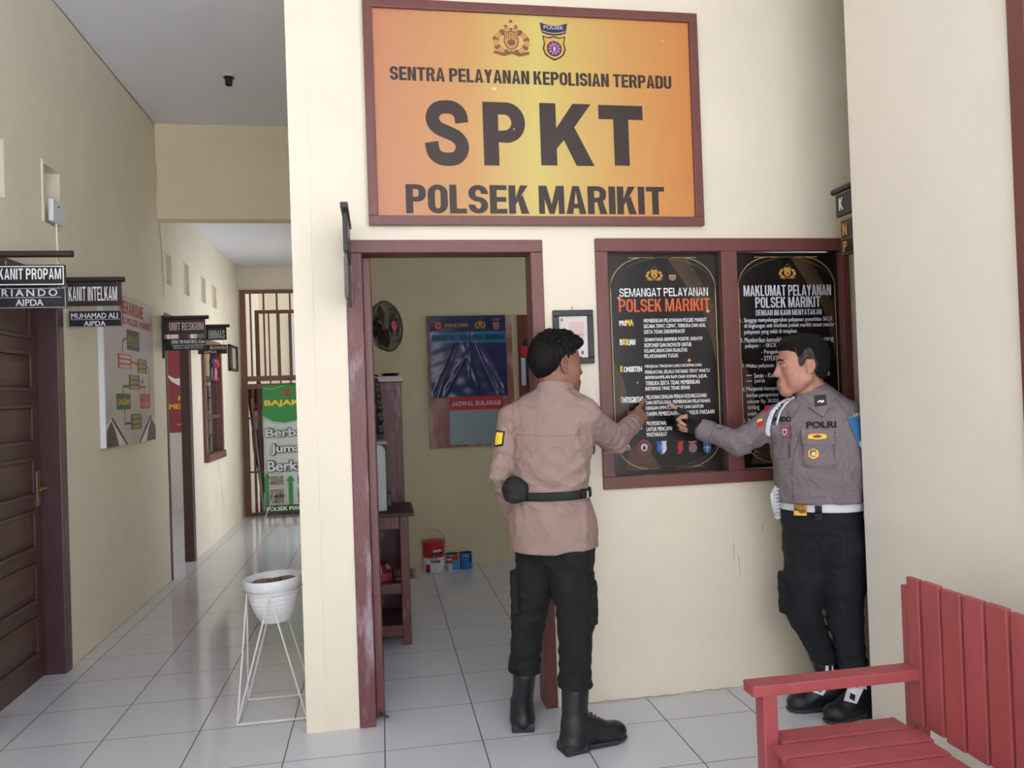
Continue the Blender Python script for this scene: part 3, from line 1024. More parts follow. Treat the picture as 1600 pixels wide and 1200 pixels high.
region_crest(p, (u0 + u1) / 2, (v0 + v1) / 2, u1 - u0, v1 - v0)
p.build('regional_crest', sign)
p = front_print(yb1)
for q in ((772, 139, 9, 4), (1035, 64, 2, 3), (803, 202, 1.5, 4), (779, 150, 3, 1.5)):
    c = at(q[0], q[1], yb1)
    p.poly([(c[0] + q[2] * 0.0016 * math.cos(t) * (0.7 + 0.5 * rng.random()), c[2] + q[3] * 0.0016 * math.sin(t)) for t in np.linspace(0, 6.28, 9)[:-1]], mat('peeled_print', (222, 206, 170), 0.7), 3)
p.build('peeled_spots', sign)


# ---- two posters in the brown double frame
def smoky_black():
    m = bpy.data.materials.new('black_gold_poster_print')
    m.use_nodes = True
    nt = m.node_tree
    b = nt.nodes['Principled BSDF']
    b.inputs['Base Color'].default_value = (*lin((27, 23, 23)), 1)
    b.inputs['Roughness'].default_value = 0.25
    return m


PBLK = smoky_black()
PGOLD_DK = mat('bronze_glow_print', (84, 62, 44), 0.4, rgb2=(44, 34, 27), vscale=6, thr=(0.3, 0.7))
PLINE = mat('pale_gold_line_print', (196, 170, 110), 0.4)
PLINE2 = mat('dim_gold_line_print', (120, 98, 66), 0.4)


def poster(x0, x1, label):
    z0, z1 = WZ0 + 0.060, WZ1 - 0.064
    y = YF + 0.018
    t = thing('poster', label, 'poster', ((x0 + x1) / 2, y, z0), 'black and gold service posters')
    mb = MB()
    mb.box((x0, y, z0), (x1, y + 0.006, z1), PBLK)
    mb.build('sheet', t)
    p = front_print(y, 0.0004)
    w, h = x1 - x0, z1 - z0
    # bronze smoke panels
    p.poly([(x0 + 0.02, z0 + 0.52 * h), (x0 + 0.02, z0 + 0.18 * h), (x0 + 0.10 * w, z0 + 0.20 * h), (x0 + 0.17 * w, z0 + 0.26 * h), (x0 + 0.13 * w, z0 + 0.42 * h)], PGOLD_DK)
    p.poly([(x0 + 0.55 * w, z1 - 0.03), (x0 + 0.72 * w, z1 - 0.02), (x1 - 0.03, z1 - 0.24 * h), (x1 - 0.03, z1 - 0.5 * h), (x1 - 0.09 * w, z1 - 0.40 * h), (x0 + 0.84 * w, z1 - 0.26 * h)], PGOLD_DK)
    p.poly([(x0 + 0.10 * w, z0 + 0.02), (x0 + 0.42 * w, z0 + 0.02), (x0 + 0.30 * w, z0 + 0.13 * h), (x0 + 0.16 * w, z0 + 0.12 * h)], PGOLD_DK)
    i = 0.022
    # gold outline: straight sides, arched corners top and bottom
    p.line([(x0 + i, z0 + 0.14 * h), (x0 + i, z1 - 0.14 * h)], 0.004, PLINE, 3)
    p.line([(x1 - i, z0 + 0.14 * h), (x1 - i, z1 - 0.14 * h)], 0.004, PLINE, 3)
    p.line([(x0 + 0.2 * w, z0 + i), (x1 - 0.2 * w, z0 + i)], 0.003, PLINE2, 3)
    p.line([(x0 + 0.2 * w, z1 - i), (x1 - 0.2 * w, z1 - i)], 0.003, PLINE, 3)
    for sx in (0, 1):
        for sz in (0, 1):
            for k, (rr, m_) in enumerate(((0.30, PLINE), (0.42, PLINE2), (0.36, PLINE2))):
                pts = []
                for t_ in np.linspace(0, 1, 14):
                    ang = t_ * math.pi / 2
                    u = i + rr * w * (1 - math.cos(ang)) * (1.0 + 0.25 * k)
                    v = i + 0.14 * h * (1 - math.sin(ang))
                    pts.append((x0 + u if sx == 0 else x1 - u, z0 + v if sz == 0 else z1 - v))
                p.line(pts, 0.003, m_, 3)
    p.build('gold_ornament', t)
    return t, y, x0, x1, z0, z1


def plines(p, y, items, material=GREY_T, bold=0.012):
    for (s, a, b_, c, d) in items:
        p.text(s, *fr(920 + a / 3, 920 + b_ / 3, 370 + c / 3, 370 + d / 3, y), material, bold)


po1, y, x0, x1, z0, z1 = poster(WX0 + 0.054, 1.642, 'black SEMANGAT PELAYANAN poster behind the two pointing hands')
p = front_print(y, 0.0004)
p.block('SEMANGAT PELAYANAN', *fr(920 + 143 / 3, 920 + 558 / 3, 370 + 240 / 3, 370 + 279 / 3, y), WHITE_T, sw=0.22, sh=0.15)
p.block('POLSEK MARIKIT', *fr(920 + 140 / 3, 920 + 568 / 3, 370 + 290 / 3, 370 + 350 / 3, y), ORANGE, sw=0.30, sh=0.13)
plines(p, y, [('PRI', 142, 172, 393, 418), ('LIAN', 181, 218, 480, 508), ('B', 145, 158, 480, 508), ('ONSISTEN', 163, 249, 608, 634), ('NTEGRITAS', 161, 256, 750, 778), ('N', 233, 249, 878, 904)], WHITE_T, 0.03)
plines(p, y, [('MA', 173, 210, 388, 418), ('RI', 159, 179, 478, 508), ('K', 147, 162, 605, 635), ('I', 151, 157, 748, 778)], YEL, 0.03)
plines(p, y, [
    ('MEMBERIKAN PELAYANAN POLSEK MARIKIT', 257, 552, 382, 400), ('SECARA TEPAT, CEPAT, TERBUKA DAN ADIL', 257, 548, 408, 428), ('SERTA TIDAK DISKRIMINATIF', 258, 450, 435, 453),
    ('SENANTIASA BERPIKIR POSITIF, KREATIF', 260, 533, 471, 490), ('RESPONSIF DAN INOVATIF UNTUK', 260, 482, 497, 516), ('KELANCARAN DAN KUALITAS', 260, 461, 523, 541), ('PELAKSANAAN TUGAS', 260, 418, 549, 567),
    ('MENJAGA TINGKAH LAKU UCAPAN DAN', 263, 528, 597, 615), ('PERBUATAN, SELALU DATANG TEPAT WAKTU', 263, 567, 622, 641), ('BERPENAMPILAN RAPI DAN SOPAN, JUJUR,', 264, 555, 648, 668), ('TERBUKA SERTA TIDAK MEMBERIKAN', 265, 519, 673, 693), ('INFORMASI YANG TIDAK BENAR', 265, 475, 700, 718),
    ('MELAYANI DENGAN PENUH KESUNGGUHAN', 266, 551, 738, 757), ('DAN KETULUSAN, MEMBERIKAN PELAYANAN', 267, 568, 764, 784), ('DENGAN EMPATI, HORMAT DAN SANTUN', 268, 537, 790, 809), ('TANPA PEMBEDAAN DAN UNSUR PAKSAAN', 268, 588, 815, 835),
    ('PROFESSIONAL', 270, 365, 864, 883), ('UNTUK MENCAPAI', 270, 390, 890, 910), ('MASYARAKAT', 271, 367, 916, 936)], WHITE_T, 0.014)
p.build('lettering', po1)
p = front_print(y, 0.0004)
a, b_, c, d = fr(1008, 1036, 417, 440, y)
police_crest(p, (a + b_) / 2, (c + d) / 2, b_ - a, d - c)
p.build('police_crest', po1)
p = front_print(y, 0.0004)
a, b_, c, d = fr(1043, 1058, 423, 439, y)
region_crest(p, (a + b_) / 2, (c + d) / 2, b_ - a, d - c, cap=False)
p.build('regional_crest', po1)
for k, (px, kind) in enumerate(((981, 's'), (1006.5, 'ring'), (1034, 'blue'), (1059.5, 'red'), (1082.5, 'cap'), (1105, 'sky'))):
    c = at(px, 699, y)
    p = front_print(y, 0.0004)
    u, v = c[0], c[2]
    if kind == 's':
        p.ell(u, v, 0.014, 0.016, GOLD_D, 2)
        p.ell(u, v, 0.009, 0.011, GREY_T, 3)
        p.ell(u, v - 0.003, 0.005, 0.006, BLACK, 4)
    elif kind == 'ring':
        p.ell(u, v, 0.036, 0.037, REDM, 2)
        p.ell(u, v, 0.020, 0.021, BLACK, 3)
        p.ell(u, v, 0.017, 0.018, GREY_T, 4)
        p.poly([(u - 0.009, v - 0.010), (u + 0.004, v - 0.012), (u + 0.010, v - 0.004), (u + 0.004, v + 0.006), (u - 0.002, v + 0.012), (u - 0.006, v + 0.002)], BLACK, 5)
        p.ring(u, v, 0.033, 0.034, 0.0025, GOLD_D, 3)
    elif kind in ('blue', 'red'):
        w = 0.050
        p.shield(u, v, w, 0.064, GREY_T if kind == 'blue' else RED, 2)
        q = [(-0.5, 0.5), (-0.25, 0.44), (0.06, 0.5), (0.03, 0.2), (-0.06, 0.0), (0.05, -0.2), (0.0, -0.5), (-0.2, -0.44), (-0.4, -0.3), (-0.5, -0.05), (-0.44, 0.2)]
        p.poly([(u + a_ * w, v + b2 * 0.064) for a_, b2 in q], BLUE if kind == 'blue' else BLACK, 3)
        if kind == 'blue':
            p.ring(u - 0.004, v, 0.012, 0.014, 0.003, SKYB, 4)
            p.star(u - 0.004, v, 0.008, SKYB, 4)
    elif kind == 'cap':
        p.shield(u, v - 0.004, 0.048, 0.056, NAVY, 2)
        p.ring(u, v - 0.002, 0.017, 0.018, 0.003, GREY_T, 3)
        p.ell(u, v - 0.002, 0.012, 0.013, ORANGE, 3)
        p.rect(u - 0.021, u + 0.021, v + 0.020, v + 0.032, GOLD_D, 3)
        p.rect(u - 0.016, u + 0.016, v + 0.024, v + 0.027, GREY_T, 4)
    else:
        p.shield(u, v, 0.040, 0.054, SKYB, 2)
        p.shield(u, v, 0.030, 0.042, BLUE, 3)
        p.poly([(u - 0.003, v - 0.018), (u + 0.003, v - 0.018), (u + 0.002, v + 0.014), (u, v + 0.02), (u - 0.002, v + 0.014)], YEL, 4)
        p.poly([(u - 0.014, v + 0.004), (u + 0.014, v + 0.004), (u + 0.006, v - 0.006), (u - 0.006, v - 0.006)], GREY_T, 4)
    p.build('emblem', po1)
SPARK = mat('bronze_spark_print', (236, 170, 110), 0.4)
p = front_print(y, 0.0004)
for q, r_ in (((1077, 563), 0.012), ((967, 466), 0.012), ((1106, 486), 0.012), ((996, 598), 0.006)):
    c = at(*q, y)
    p.star(c[0], c[2], r_, SPARK, 3, 4)
p.build('gold_sparks', po1)

po2, y, x0, x1, z0, z1 = poster(1.718, WX1 - 0.038, 'black MAKLUMAT PELAYANAN poster behind the grey-shirted officer')
p = front_print(y, 0.0004)
for q in (('MAKLUMAT PELAYANAN', 725, 1135, 226, 276), ('POLSEK MARIKIT', 780, 1085, 281, 331)):
    p.block(q[0], *fr(920 + q[1] / 3, 920 + q[2] / 3, 370 + q[3] / 3, 370 + q[4] / 3, y), GREY_T, sw=0.32, sh=0.12)
p.block('DENGAN INI KAMI MENYATAKAN', *fr(920 + 782 / 3, 920 + 1090 / 3, 370 + 341 / 3, 370 + 367 / 3, y), GREY_T, sw=0.30, sh=0.14, gap=0.2)
plines(p, y, [
    ('1.', 708, 719, 384, 401), ('Sanggup menyelenggarakan pelayanan penerbitan SKCK', 727, 1143, 377, 403), ('di lingkungan unit intelkam polsek marikit sesuai standar', 728, 1153, 403, 429), ('pelayanan yang telah di tetapkan', 728, 975, 433, 459),
    ('2.', 711, 724, 476, 494), ('Memberikan kemudahan dan', 730, 955, 470, 494), ('yang', 1100, 1147, 470, 494), ('pelayan :  - SKCK dan', 732, 915, 499, 524), ('- Pengaduan', 808, 910, 529, 553), ('- STPLKB', 808, 890, 557, 580),
    ('3.', 718, 729, 596, 612), ('Waktu pelayanan', 735, 868, 594, 618), ('Senin - Kamis', 774, 890, 638, 660), ('WIB', 1100, 1130, 630, 650), ('Jum\'at', 775, 826, 664, 688),
    ('4.', 720, 733, 706, 726), ('Menjamin kecepatan', 738, 905, 700, 726), ('berkas persyaratan', 740, 890, 730, 756), ('sebesar Rp. 30.000', 741, 890, 760, 784), ('tentang', 743, 800, 790, 815), ('pajak', 745, 790, 818, 842),
    ('5.', 726, 737, 854, 872), ('Per', 745, 780, 850, 874)], GREY_T, 0.015)
p.rect(*fr(920 + 738 / 3, 920 + 765 / 3, 370 + 648 / 3, 370 + 651 / 3, y), WHITE_T, 2)
p.rect(*fr(920 + 738 / 3, 920 + 765 / 3, 370 + 675 / 3, 370 + 678 / 3, y), WHITE_T, 2)
p.build('lettering', po2)
p = front_print(y, 0.0004)
a, b_, c, d = fr(1216, 1244, 413, 437, y)
police_crest(p, (a + b_) / 2, (c + d) / 2, b_ - a, d - c)
p.build('police_crest', po2)
for px in (1182, 1207):
    c = at(px, 708, y)
    p = front_print(y, 0.0004)
    p.ell(c[0], c[2], 0.026 if px > 1190 else 0.014, 0.028 if px > 1190 else 0.016, REDM if px > 1190 else GOLD_D, 2)
    p.ell(c[0], c[2], 0.014 if px > 1190 else 0.009, 0.015 if px > 1190 else 0.01, GREY_T, 3)
    p.ell(c[0], c[2] - 0.002, 0.008, 0.008, BLACK, 4)
    p.build('emblem', po2)

# ---- framed certificate
t = thing('picture_frame', 'small black-framed certificate on the wall between doorway and posters', 'picture', (0.898, YF, 1.58))
mb = MB()
x0, x1, z0, z1 = 0.803, 0.995, 1.579, 1.829
fw_ = 0.028
for lo, hi in (((x0, z0), (x1, z0 + fw_)), ((x0, z1 - fw_), (x1, z1)), ((x0, z0 + fw_), (x0 + fw_, z1 - fw_)), ((x1 - fw_, z0 + fw_), (x1, z1 - fw_))):
    mb.box((lo[0], YF - 0.022, lo[1]), (hi[0], YF, hi[1]), BLACK)
mb.build('frame', t, bevel=0.003)
mb = MB()
mb.box((x0 + fw_, YF - 0.010, z0 + fw_), (x1 - fw_, YF - 0.002, z1 - fw_), PAPER)
mb.build('certificate', t)
p = front_print(YF - 0.010)
p.rect(x0 + 0.075, x1 - 0.045, z0 + 0.10, z1 - 0.055, PINKP, 1)
p.rect(x0 + 0.038, x0 + 0.048, z1 - 0.05, z1 - 0.04, RED, 2)
p.text('Surat', x0 + 0.088, x0 + 0.128, z0 + 0.155, z0 + 0.172, GREY_T, 0.0, 3)
p.text('Keterangan', x0 + 0.072, x1 - 0.045, z0 + 0.128, z0 + 0.142, mat('grey_print', (150, 140, 140), 0.6), 0.0, 3)
for k in range(4):
    p.rect(x0 + 0.06, x1 - 0.06 - 0.01 * (k % 2), z0 + 0.11 - k * 0.013, z0 + 0.113 - k * 0.013, mat('grey_print', (150, 140, 140), 0.6), 3)
p.ell(x1 - 0.055, z0 + 0.052, 0.006, 0.009, RED, 3)
p.build('printed_text', t)
mb = MB()
mb.tube([(0.898, YF - 0.004, 1.829), (0.898, YF - 0.006, 1.842), (0.903, YF - 0.004, 1.846)], 0.002, CHROME)
mb.build('hook', t)


# ================================================================== hanging name signs
def hanging_sign(label, y, xw, xr, bar_z, bar_r, up, low, up_txt, low_txt, up_mat=BLACK, chains=True, plate=None, solid_up=False, txt_mat=WHITE_T, x_left=None):
    """bar fixed to the left wall, an upper board and a lower board below it; all face the visitor"""
    t = thing('hanging_sign', label, 'sign', (xw, y, bar_z), 'black hanging signs along the left wall')
    mb = MB()
    mb.tube([(xw, y, bar_z), (xr + bar_r, y, bar_z)], 0.016, DARKWOOD, n=12)
    mb.build('bracket_bar', t, smooth=True)
    if plate:
        mb = MB()
        mb.box((xw, y - 0.02, plate[0]), (xw + 0.018, y + 0.02, plate[1]), DARKWOOD)
        mb.build('wall_plate', t, bevel=0.003)
    xl = xw + 0.012 if x_left is None else x_left
    xs = (xl + 0.05, xr - 0.03)
    mb = MB()
    mb.box((xl, y - 0.008, up[0]), (xr, y + 0.008, up[1]), up_mat)
    ub = mb.build('upper_board', t, bevel=0.002)
    mb = MB()
    mb.box((xl + 0.003, y - 0.006, low[0]), (xr + 0.001, y + 0.006, low[1]), BLACK)
    lb = mb.build('lower_board', t, bevel=0.002)
    mb = MB()
    for x in xs:
        for (za, zb) in ((up[1], bar_z - 0.012), (low[1], up[0])):
            if zb - za < 0.004:
                continue
            n = max(1, int((zb - za) / 0.014))
            for k in range(n):
                zc = za + (k + 0.5) * (zb - za) / n
                rz = (zb - za) / n * 0.62
                pts = [(x + (0.005 * math.cos(a_) if k % 2 == 0 else 0), y + (0.005 * math.cos(a_) if k % 2 else 0), zc + rz * math.sin(a_)) for a_ in np.linspace(0, 2 * math.pi, 9)[:-1]]
                mb.tube(pts, 0.0013, CHROME, n=5, closed=True)
    if mb.v:
        mb.build('chain', t)
    return t, ub, lb, xl


def sign_print(y):
    return Print((0, y, 0), (1, 0, 0), (0, 0, 1), (0, -1, 0), 0.0006)


# PROPAM, nearest
y = 3.94
xr = at(103, 447, y)[0]
zz = lambda py, px=60: at(px, py, y)[2]
t, ub, lb, xl = hanging_sign('nearest black hanging sign reading KANIT PROPAM, white-edged, beside the panelled door', y, XL, xr, zz(397), 0.034,
                             (zz(447.5), zz(414)), (zz(482), zz(449.5)), '', '')
p = sign_print(y - 0.008)
p.frame(xl + 0.004, xr - 0.005, zz(445.5), zz(416), 0.0045, WHITE_T, 1)
p.block('KANIT PROPAM', *fr(-2.5, 95.5, 419.5, 436.5, y - 0.008), WHITE_T, sw=0.27, sh=0.15, gap=0.2)
p.build('lettering', ub)
p = sign_print(y - 0.006)
p.frame(xl + 0.006, xr - 0.001, zz(481), zz(450.5), 0.002, GREY_T, 1)
p.text('RIANDO', *fr(2.5, 90, 451.8, 463, y - 0.006), GREY_T, 0.025, spacing=1.4)
p.rect(*fr(-3, 96, 464.5, 465.2, y - 0.006), GREY_T, 1)
p.text('AIPDA', *fr(24.5, 68, 467.5, 478, y - 0.006), GREY_T, 0.02)
p.build('lettering', lb)
# INTELKAM
y = 4.79
xr = at(190, 460, y)[0]
t, ub, lb, xl = hanging_sign('black hanging sign reading KANIT INTELKAM, overlapping the white flow chart board', y, XL, xr, at(150, 437, y)[2], 0.018,
                             (at(150, 478, y)[2], at(150, 441, y)[2]), (at(150, 511, y)[2], at(150, 485, y)[2]), '', '', up_mat=DARKWOOD)
p = sign_print(y - 0.008)
p.block('KANIT INTELKAM', *fr(107, 183, 448, 470, y - .008), WHITE_T, sw=0.28, sh=0.13, gap=0.18)
p.build('lettering', ub)
p = sign_print(y - 0.006)
zb, zt = at(150, 511, y)[2], at(150, 485, y)[2]
p.frame(xl + 0.005, xr - 0.001, zb + 0.002, zt - 0.002, 0.0018, GREY_T, 1)
p.text('MUHAMAD ALI', *fr(111, 184, 489, 497.5, y - .008), WHITE_T, 0.015)
p.rect(*fr(110, 188, 498.6, 499.3, y - .008), GREY_T, 1)
p.text('AIPDA', *fr(131, 165, 501.5, 509, y - .008), WHITE_T, 0.015)
p.build('lettering', lb)
# RESKRIM
y = 6.80
xr = at(321, 520, y)[0]
t, ub, lb, xl = hanging_sign('dark brown hanging sign reading UNIT RESKRIM at the far open doorway', y, XL, xr, at(300, 496, y)[2], 0.03,
                             (at(300, 522, y)[2], at(300, 499, y)[2]), (at(300, 547, y)[2], at(300, 529, y)[2]), '', '', up_mat=DARKWOOD, plate=(at(260, 560, y)[2], at(260, 493, y)[2]))
p = sign_print(y - 0.008)
p.block('UNIT RESKRIM', *fr(264.5, 318.5, 503.5, 516, y - .008), PINKP, sw=0.32, sh=0.14, gap=0.16)
p.build('lettering', ub)
p = sign_print(y - 0.006)
p.text('DENI TRI KARTIKO, S.Sos', *fr(267.5, 320, 531, 537.5, y - .008), WHITE_T, 0.02)
p.rect(*fr(268, 320, 539, 539.8, y - .008), WHITE_T, 1)
p.text('BRIPKA NRP 89120142', *fr(271, 317, 541, 545, y - .008), GREY_T, 0.01)
p.build('lettering', lb)
# BINMAS
y = 8.0
xr = at(354, 522, y)[0]
t, ub, lb, xl = hanging_sign('farthest black hanging sign reading KANIT BINMAS, beside the corridor window', y, XL, xr, at(330, 509.5, y)[2], 0.03,
                             (at(330, 531.5, y)[2], at(330, 512, y)[2]), (at(330, 553, y)[2], at(330, 539, y)[2]), '', '')
p = sign_print(y - 0.008)
p.block('KANIT', *fr(304.5, 322, 518, 528, y - .008), GREY_T, sw=0.25, sh=0.13, gap=0.2)
p.block('BINMAS', *fr(326, 351, 516, 529, y - .008), GREY_T, sw=0.28, sh=0.13, gap=0.2)
p.build('lettering', ub)
p = sign_print(y - 0.006)
p.text('IRAWAN', *fr(328, 353, 540.5, 546, y - .008), WHITE_T, 0.0)
p.text('AIPDA', *fr(319, 339, 548, 552, y - .008), WHITE_T, 0.0)
p.build('lettering', lb)

# the sign of the office door, seen edge-on
t = thing('hanging_sign', 'dark carved hanging sign seen edge-on at the top left corner of the doorway', 'sign', (-0.112, YF, 2.05))
mb = MB()
mb.box((-0.128, 3.12, 2.205), (-0.098, YF, 2.228), DARKWOOD)
mb.build('bracket_bar', t, bevel=0.003)
mb = MB()
mb.box((-0.122, 3.16, 2.04), (-0.104, 3.50, 2.195), BLACKM)
mb.build('upper_board', t, bevel=0.003)
mb = MB()
mb.box((-0.122, 3.16, 1.855), (-0.106, 3.50, 2.02), mat('grey_carved_wood', (88, 84, 82), 0.5, var=0.3, vscale=20, bump=1.0, bscale=30))
mb.build('lower_board', t, bevel=0.004)
mb = MB()
for yk in (3.2, 3.46):
    mb.tube([(-0.113, yk, 2.015), (-0.113, yk, 2.045)], 0.003, CHROME)
    mb.tube([(-0.113, yk, 2.19), (-0.113, yk, 2.21)], 0.003, CHROME)
mb.build('hook', t)

# the sign in the passage on the right, seen past the wall end
t = thing('hanging_sign', 'black and yellow hanging sign beginning with K, half hidden by the right wall', 'sign', (2.126, 3.01, 2.3))
mb = MB()
mb.tube([(2.126, 3.006, 2.338), (2.126, 3.335, 2.338)], 0.014, DARKWOOD, n=12)
mb.build('bracket_bar', t, smooth=True)
kp = lambda y_, step=0.0006: Print((2.118, 0, 0), (0, -1, 0), (0, 0, 1), (-1, 0, 0), step)
mb = MB()
mb.box((2.118, 3.02, 2.215), (2.134, 3.305, 2.318), BLACKM)
ub = mb.build('upper_board', t, bevel=0.002)
mb = MB()
mb.box((2.118, 3.02, 2.03), (2.134, 3.275, 2.195), BLACKM)
lb = mb.build('lower_board', t, bevel=0.002)
p = kp(0)
p.text('K', -3.279, -3.245, 2.240, 2.298, WHITE_T, 0.03)
p.build('lettering', ub)
p = kp(0)
p.frame(-3.271, -3.024, 2.034, 2.191, 0.002, GOLD, 1)
p.rect(-3.271, -3.024, 2.105, 2.107, GOLD, 1)
p.text('N', -3.258, -3.225, 2.118, 2.178, GOLD, 0.03)
p.text('P', -3.258, -3.229, 2.046, 2.094, GOLD, 0.03)
p.build('lettering', lb)

# ================================================================== flow chart board on the left wall
t = thing('flow_chart_board', 'pale grey MEKANISME flow chart board on the left corridor wall', 'poster', (XL, 5.85, 1.19))
BY0, BY1, BZ0, BZ1 = 5.30, 6.40, 1.195, 2.215
mb = MB()
mb.box((XL + 0.001, BY0, BZ0), (XL + 0.032, BY1, BZ1), mat('grey_poster_print', (186, 176, 176), 0.35, var=0.05, vscale=2))
mb.build('board', t)
mb = MB()
mb.box((XL + 0.001, BY0 - 0.012, BZ0), (XL + 0.034, BY0, BZ1), WHITEP)
mb.build('edge_strip', t)


def left_print(x, step=0.0006):
    return Print((x, 0, 0), (0, 1, 0), (0, 0, 1), (1, 0, 0), step)


def bl(a, b_, c, d):
    """fractions of the board -> y0,y1,z0,z1"""
    return BY0 + a * (BY1 - BY0), BY0 + b_ * (BY1 - BY0), BZ0 + (1 - d) * (BZ1 - BZ0), BZ0 + (1 - c) * (BZ1 - BZ0)


p = left_print(XL + 0.032)
OLV = mat('olive_print', (150, 140, 62), 0.5)
DGR = mat('charcoal_print', (52, 52, 54), 0.5)
p.block('MEKANISME', *bl(0.30, 0.78, 0.03, 0.12), RED, sw=0.33, sh=0.17, gap=0.14)
p.text('SKCK POLSEK MARIKIT', *bl(0.24, 0.95, 0.14, 0.19), RED, 0.03)
for r_, m_, m2, s in (((0.42, 0.68, 0.22, 0.36), DGR, OLV, 'PEMOHON'), ((0.24, 0.50, 0.395, 0.49), RED, PINKP, ''), ((0.62, 0.83, 0.41, 0.51), DGR, OLV, ''),
                      ((0.44, 0.66, 0.53, 0.63), DGR, OLV, ''), ((0.19, 0.46, 0.66, 0.765), GREEN_D, YEL, 'LENGKAP'), ((0.66, 0.89, 0.66, 0.765), RED, PINKP, 'TIDAK LENGKAP'), ((0.46, 0.68, 0.80, 0.905), DGR, OLV, '')):
    p.rect(*bl(*r_), m_, 1)
    a, b_, c, d = r_
    if s == 'TIDAK LENGKAP':
        p.text('TIDAK', *bl(a + .06, b_ - .06, c + .02, c + .045), m2, 0.02, 2)
        p.text('LENGKAP', *bl(a + .03, b_ - .03, c + .058, d - .018), m2, 0.02, 2)
    elif s:
        p.text(s, *bl(a + .02, b_ - .02, c + .035, d - .03), m2, 0.02, 2)
    else:
        for k in range(3):
            h_ = (d - c) / 3
            p.rect(*bl(a + .025, b_ - .025, c + k * h_ + h_ * .18, c + (k + 1) * h_ - h_ * .1), m2 if m_ is DGR else PINKP, 2)
for pts, m_ in (([(0.50, 0.44), (0.62, 0.45)], RED), ([(0.83, 0.46), (0.88, 0.47), (0.88, 0.66)], RED), ([(0.44, 0.61), (0.32, 0.61), (0.32, 0.66)], GREEN_D), ([(0.66, 0.61), (0.78, 0.61), (0.78, 0.66)], RED),
                ([(0.34, 0.765), (0.34, 0.86), (0.46, 0.86)], GREEN_D), ([(0.40, 0.28), (0.34, 0.31), (0.33, 0.38)], REDM), ([(0.69, 0.56), (0.72, 0.585), (0.75, 0.55)], REDM)):
    q = [bl(a, a, b_, b_) for a, b_ in pts]
    p.line([(c[0], c[2]) for c in q], 0.018, m_, 1)
for s in (0, 1):
    f = (lambda a: a) if s == 0 else (lambda a: 1 - a)
    for q, m_, l_ in (([(0.0, 1.0), (0.0, 0.86), (0.10, 0.82), (0.20, 0.9), (0.36, 1.0)], WHITEP, 1), ([(0.0, 1.0), (0.0, 0.90), (0.09, 0.835), (0.16, 0.90), (0.22, 1.0)], REDM, 2), ([(0.02, 1.0), (0.03, 0.93), (0.08, 0.85), (0.13, 0.94), (0.10, 1.0)], GREEN_D, 3)):
        pts = [bl(f(a), f(a), b_, b_) for a, b_ in q]
        p.poly([(c[0], c[2]) for c in pts][::(1 if s == 0 else -1)], m_, l_)
    pts = [bl(f(a), f(a), b_, b_) for a, b_ in ((0.10, 0.82), (0.20, 0.885), (0.37, 1.0))]
    p.line([(c[0], c[2]) for c in pts], 0.022, DGR, 3)
p.build('printed_chart', t)

# junction box over the vent, lamp holder, small mirror
t = thing('junction_box', 'small white plastic box over a wall vent above the panelled door', 'electrical box', (XL, 4.655, 2.48))
mb = MB()
mb.box((XL + 0.001, 4.575, 2.475), (XL + 0.030, 4.738, 2.60), WHITEP)
mb.build('cover', t, bevel=0.008)
mb = MB()
mb.lathe([(0.006, 0), (0.006, 0.004)], BLACK, n=12, M=Matrix.Translation((XL + 0.030, 4.645, 2.565)) @ Matrix.Rotation(math.pi / 2, 4, 'Y'))
mb.build('screw', t)
mb = MB()
mb.tube([(XL + 0.012, 4.66, 2.476), (XL + 0.008, 4.67, 2.40), (XL + 0.006, 4.69, 2.20)], 0.006, CREAM)
mb.build('cable', t, smooth=True)

lx, ly = -0.972, 5.702
t = thing('lamp_holder', 'empty black lamp holder on the white corridor ceiling', 'lamp holder', (lx, ly, H_HALL))
mb = MB()
mb.lathe([(0.042, H_HALL), (0.042, H_HALL - 0.010), (0.036, H_HALL - 0.018)], GREYP, c=(lx, ly, 0), n=28)
mb.build('ceiling_rose', t, smooth=True)
mb = MB()
mb.lathe([(0.036, H_HALL - 0.016), (0.034, H_HALL - 0.026), (0.026, H_HALL - 0.030), (0.024, H_HALL - 0.072), (0.020, H_HALL - 0.074), (0.018, H_HALL - 0.04)], BLACKM, c=(lx, ly, 0), n=28)
mb.build('socket', t, smooth=True)

t = thing('mirror', 'small dark-framed mirror high on the wall near the far gate', 'mirror', (XL, 9.85, 1.83))
MIRR = mat('mirror_glass', (225, 228, 230), 0.04, metal=1.0)
y0, y1, z0, z1 = 9.60, 10.13, 1.84, 2.15
mb = MB()
mb.box((XL + 0.001, y0, z0), (XL + 0.014, y1, z1), DARKWOOD)
for lo, hi in (((y0, z0), (y1, z0 + 0.03)), ((y0, z1 - 0.03), (y1, z1)), ((y0, z0), (y0 + 0.04, z1)), ((y1 - 0.04, z0), (y1, z1))):
    mb.box((XL + 0.014, lo[0], lo[1]), (XL + 0.030, hi[0], hi[1]), DARKWOOD)
mb.build('frame', t)
mb = MB()
mb.box((XL + 0.014, y0 + 0.04, z0 + 0.03), (XL + 0.018, y1 - 0.04, z1 - 0.03), MIRR)
mb.build('glass', t)

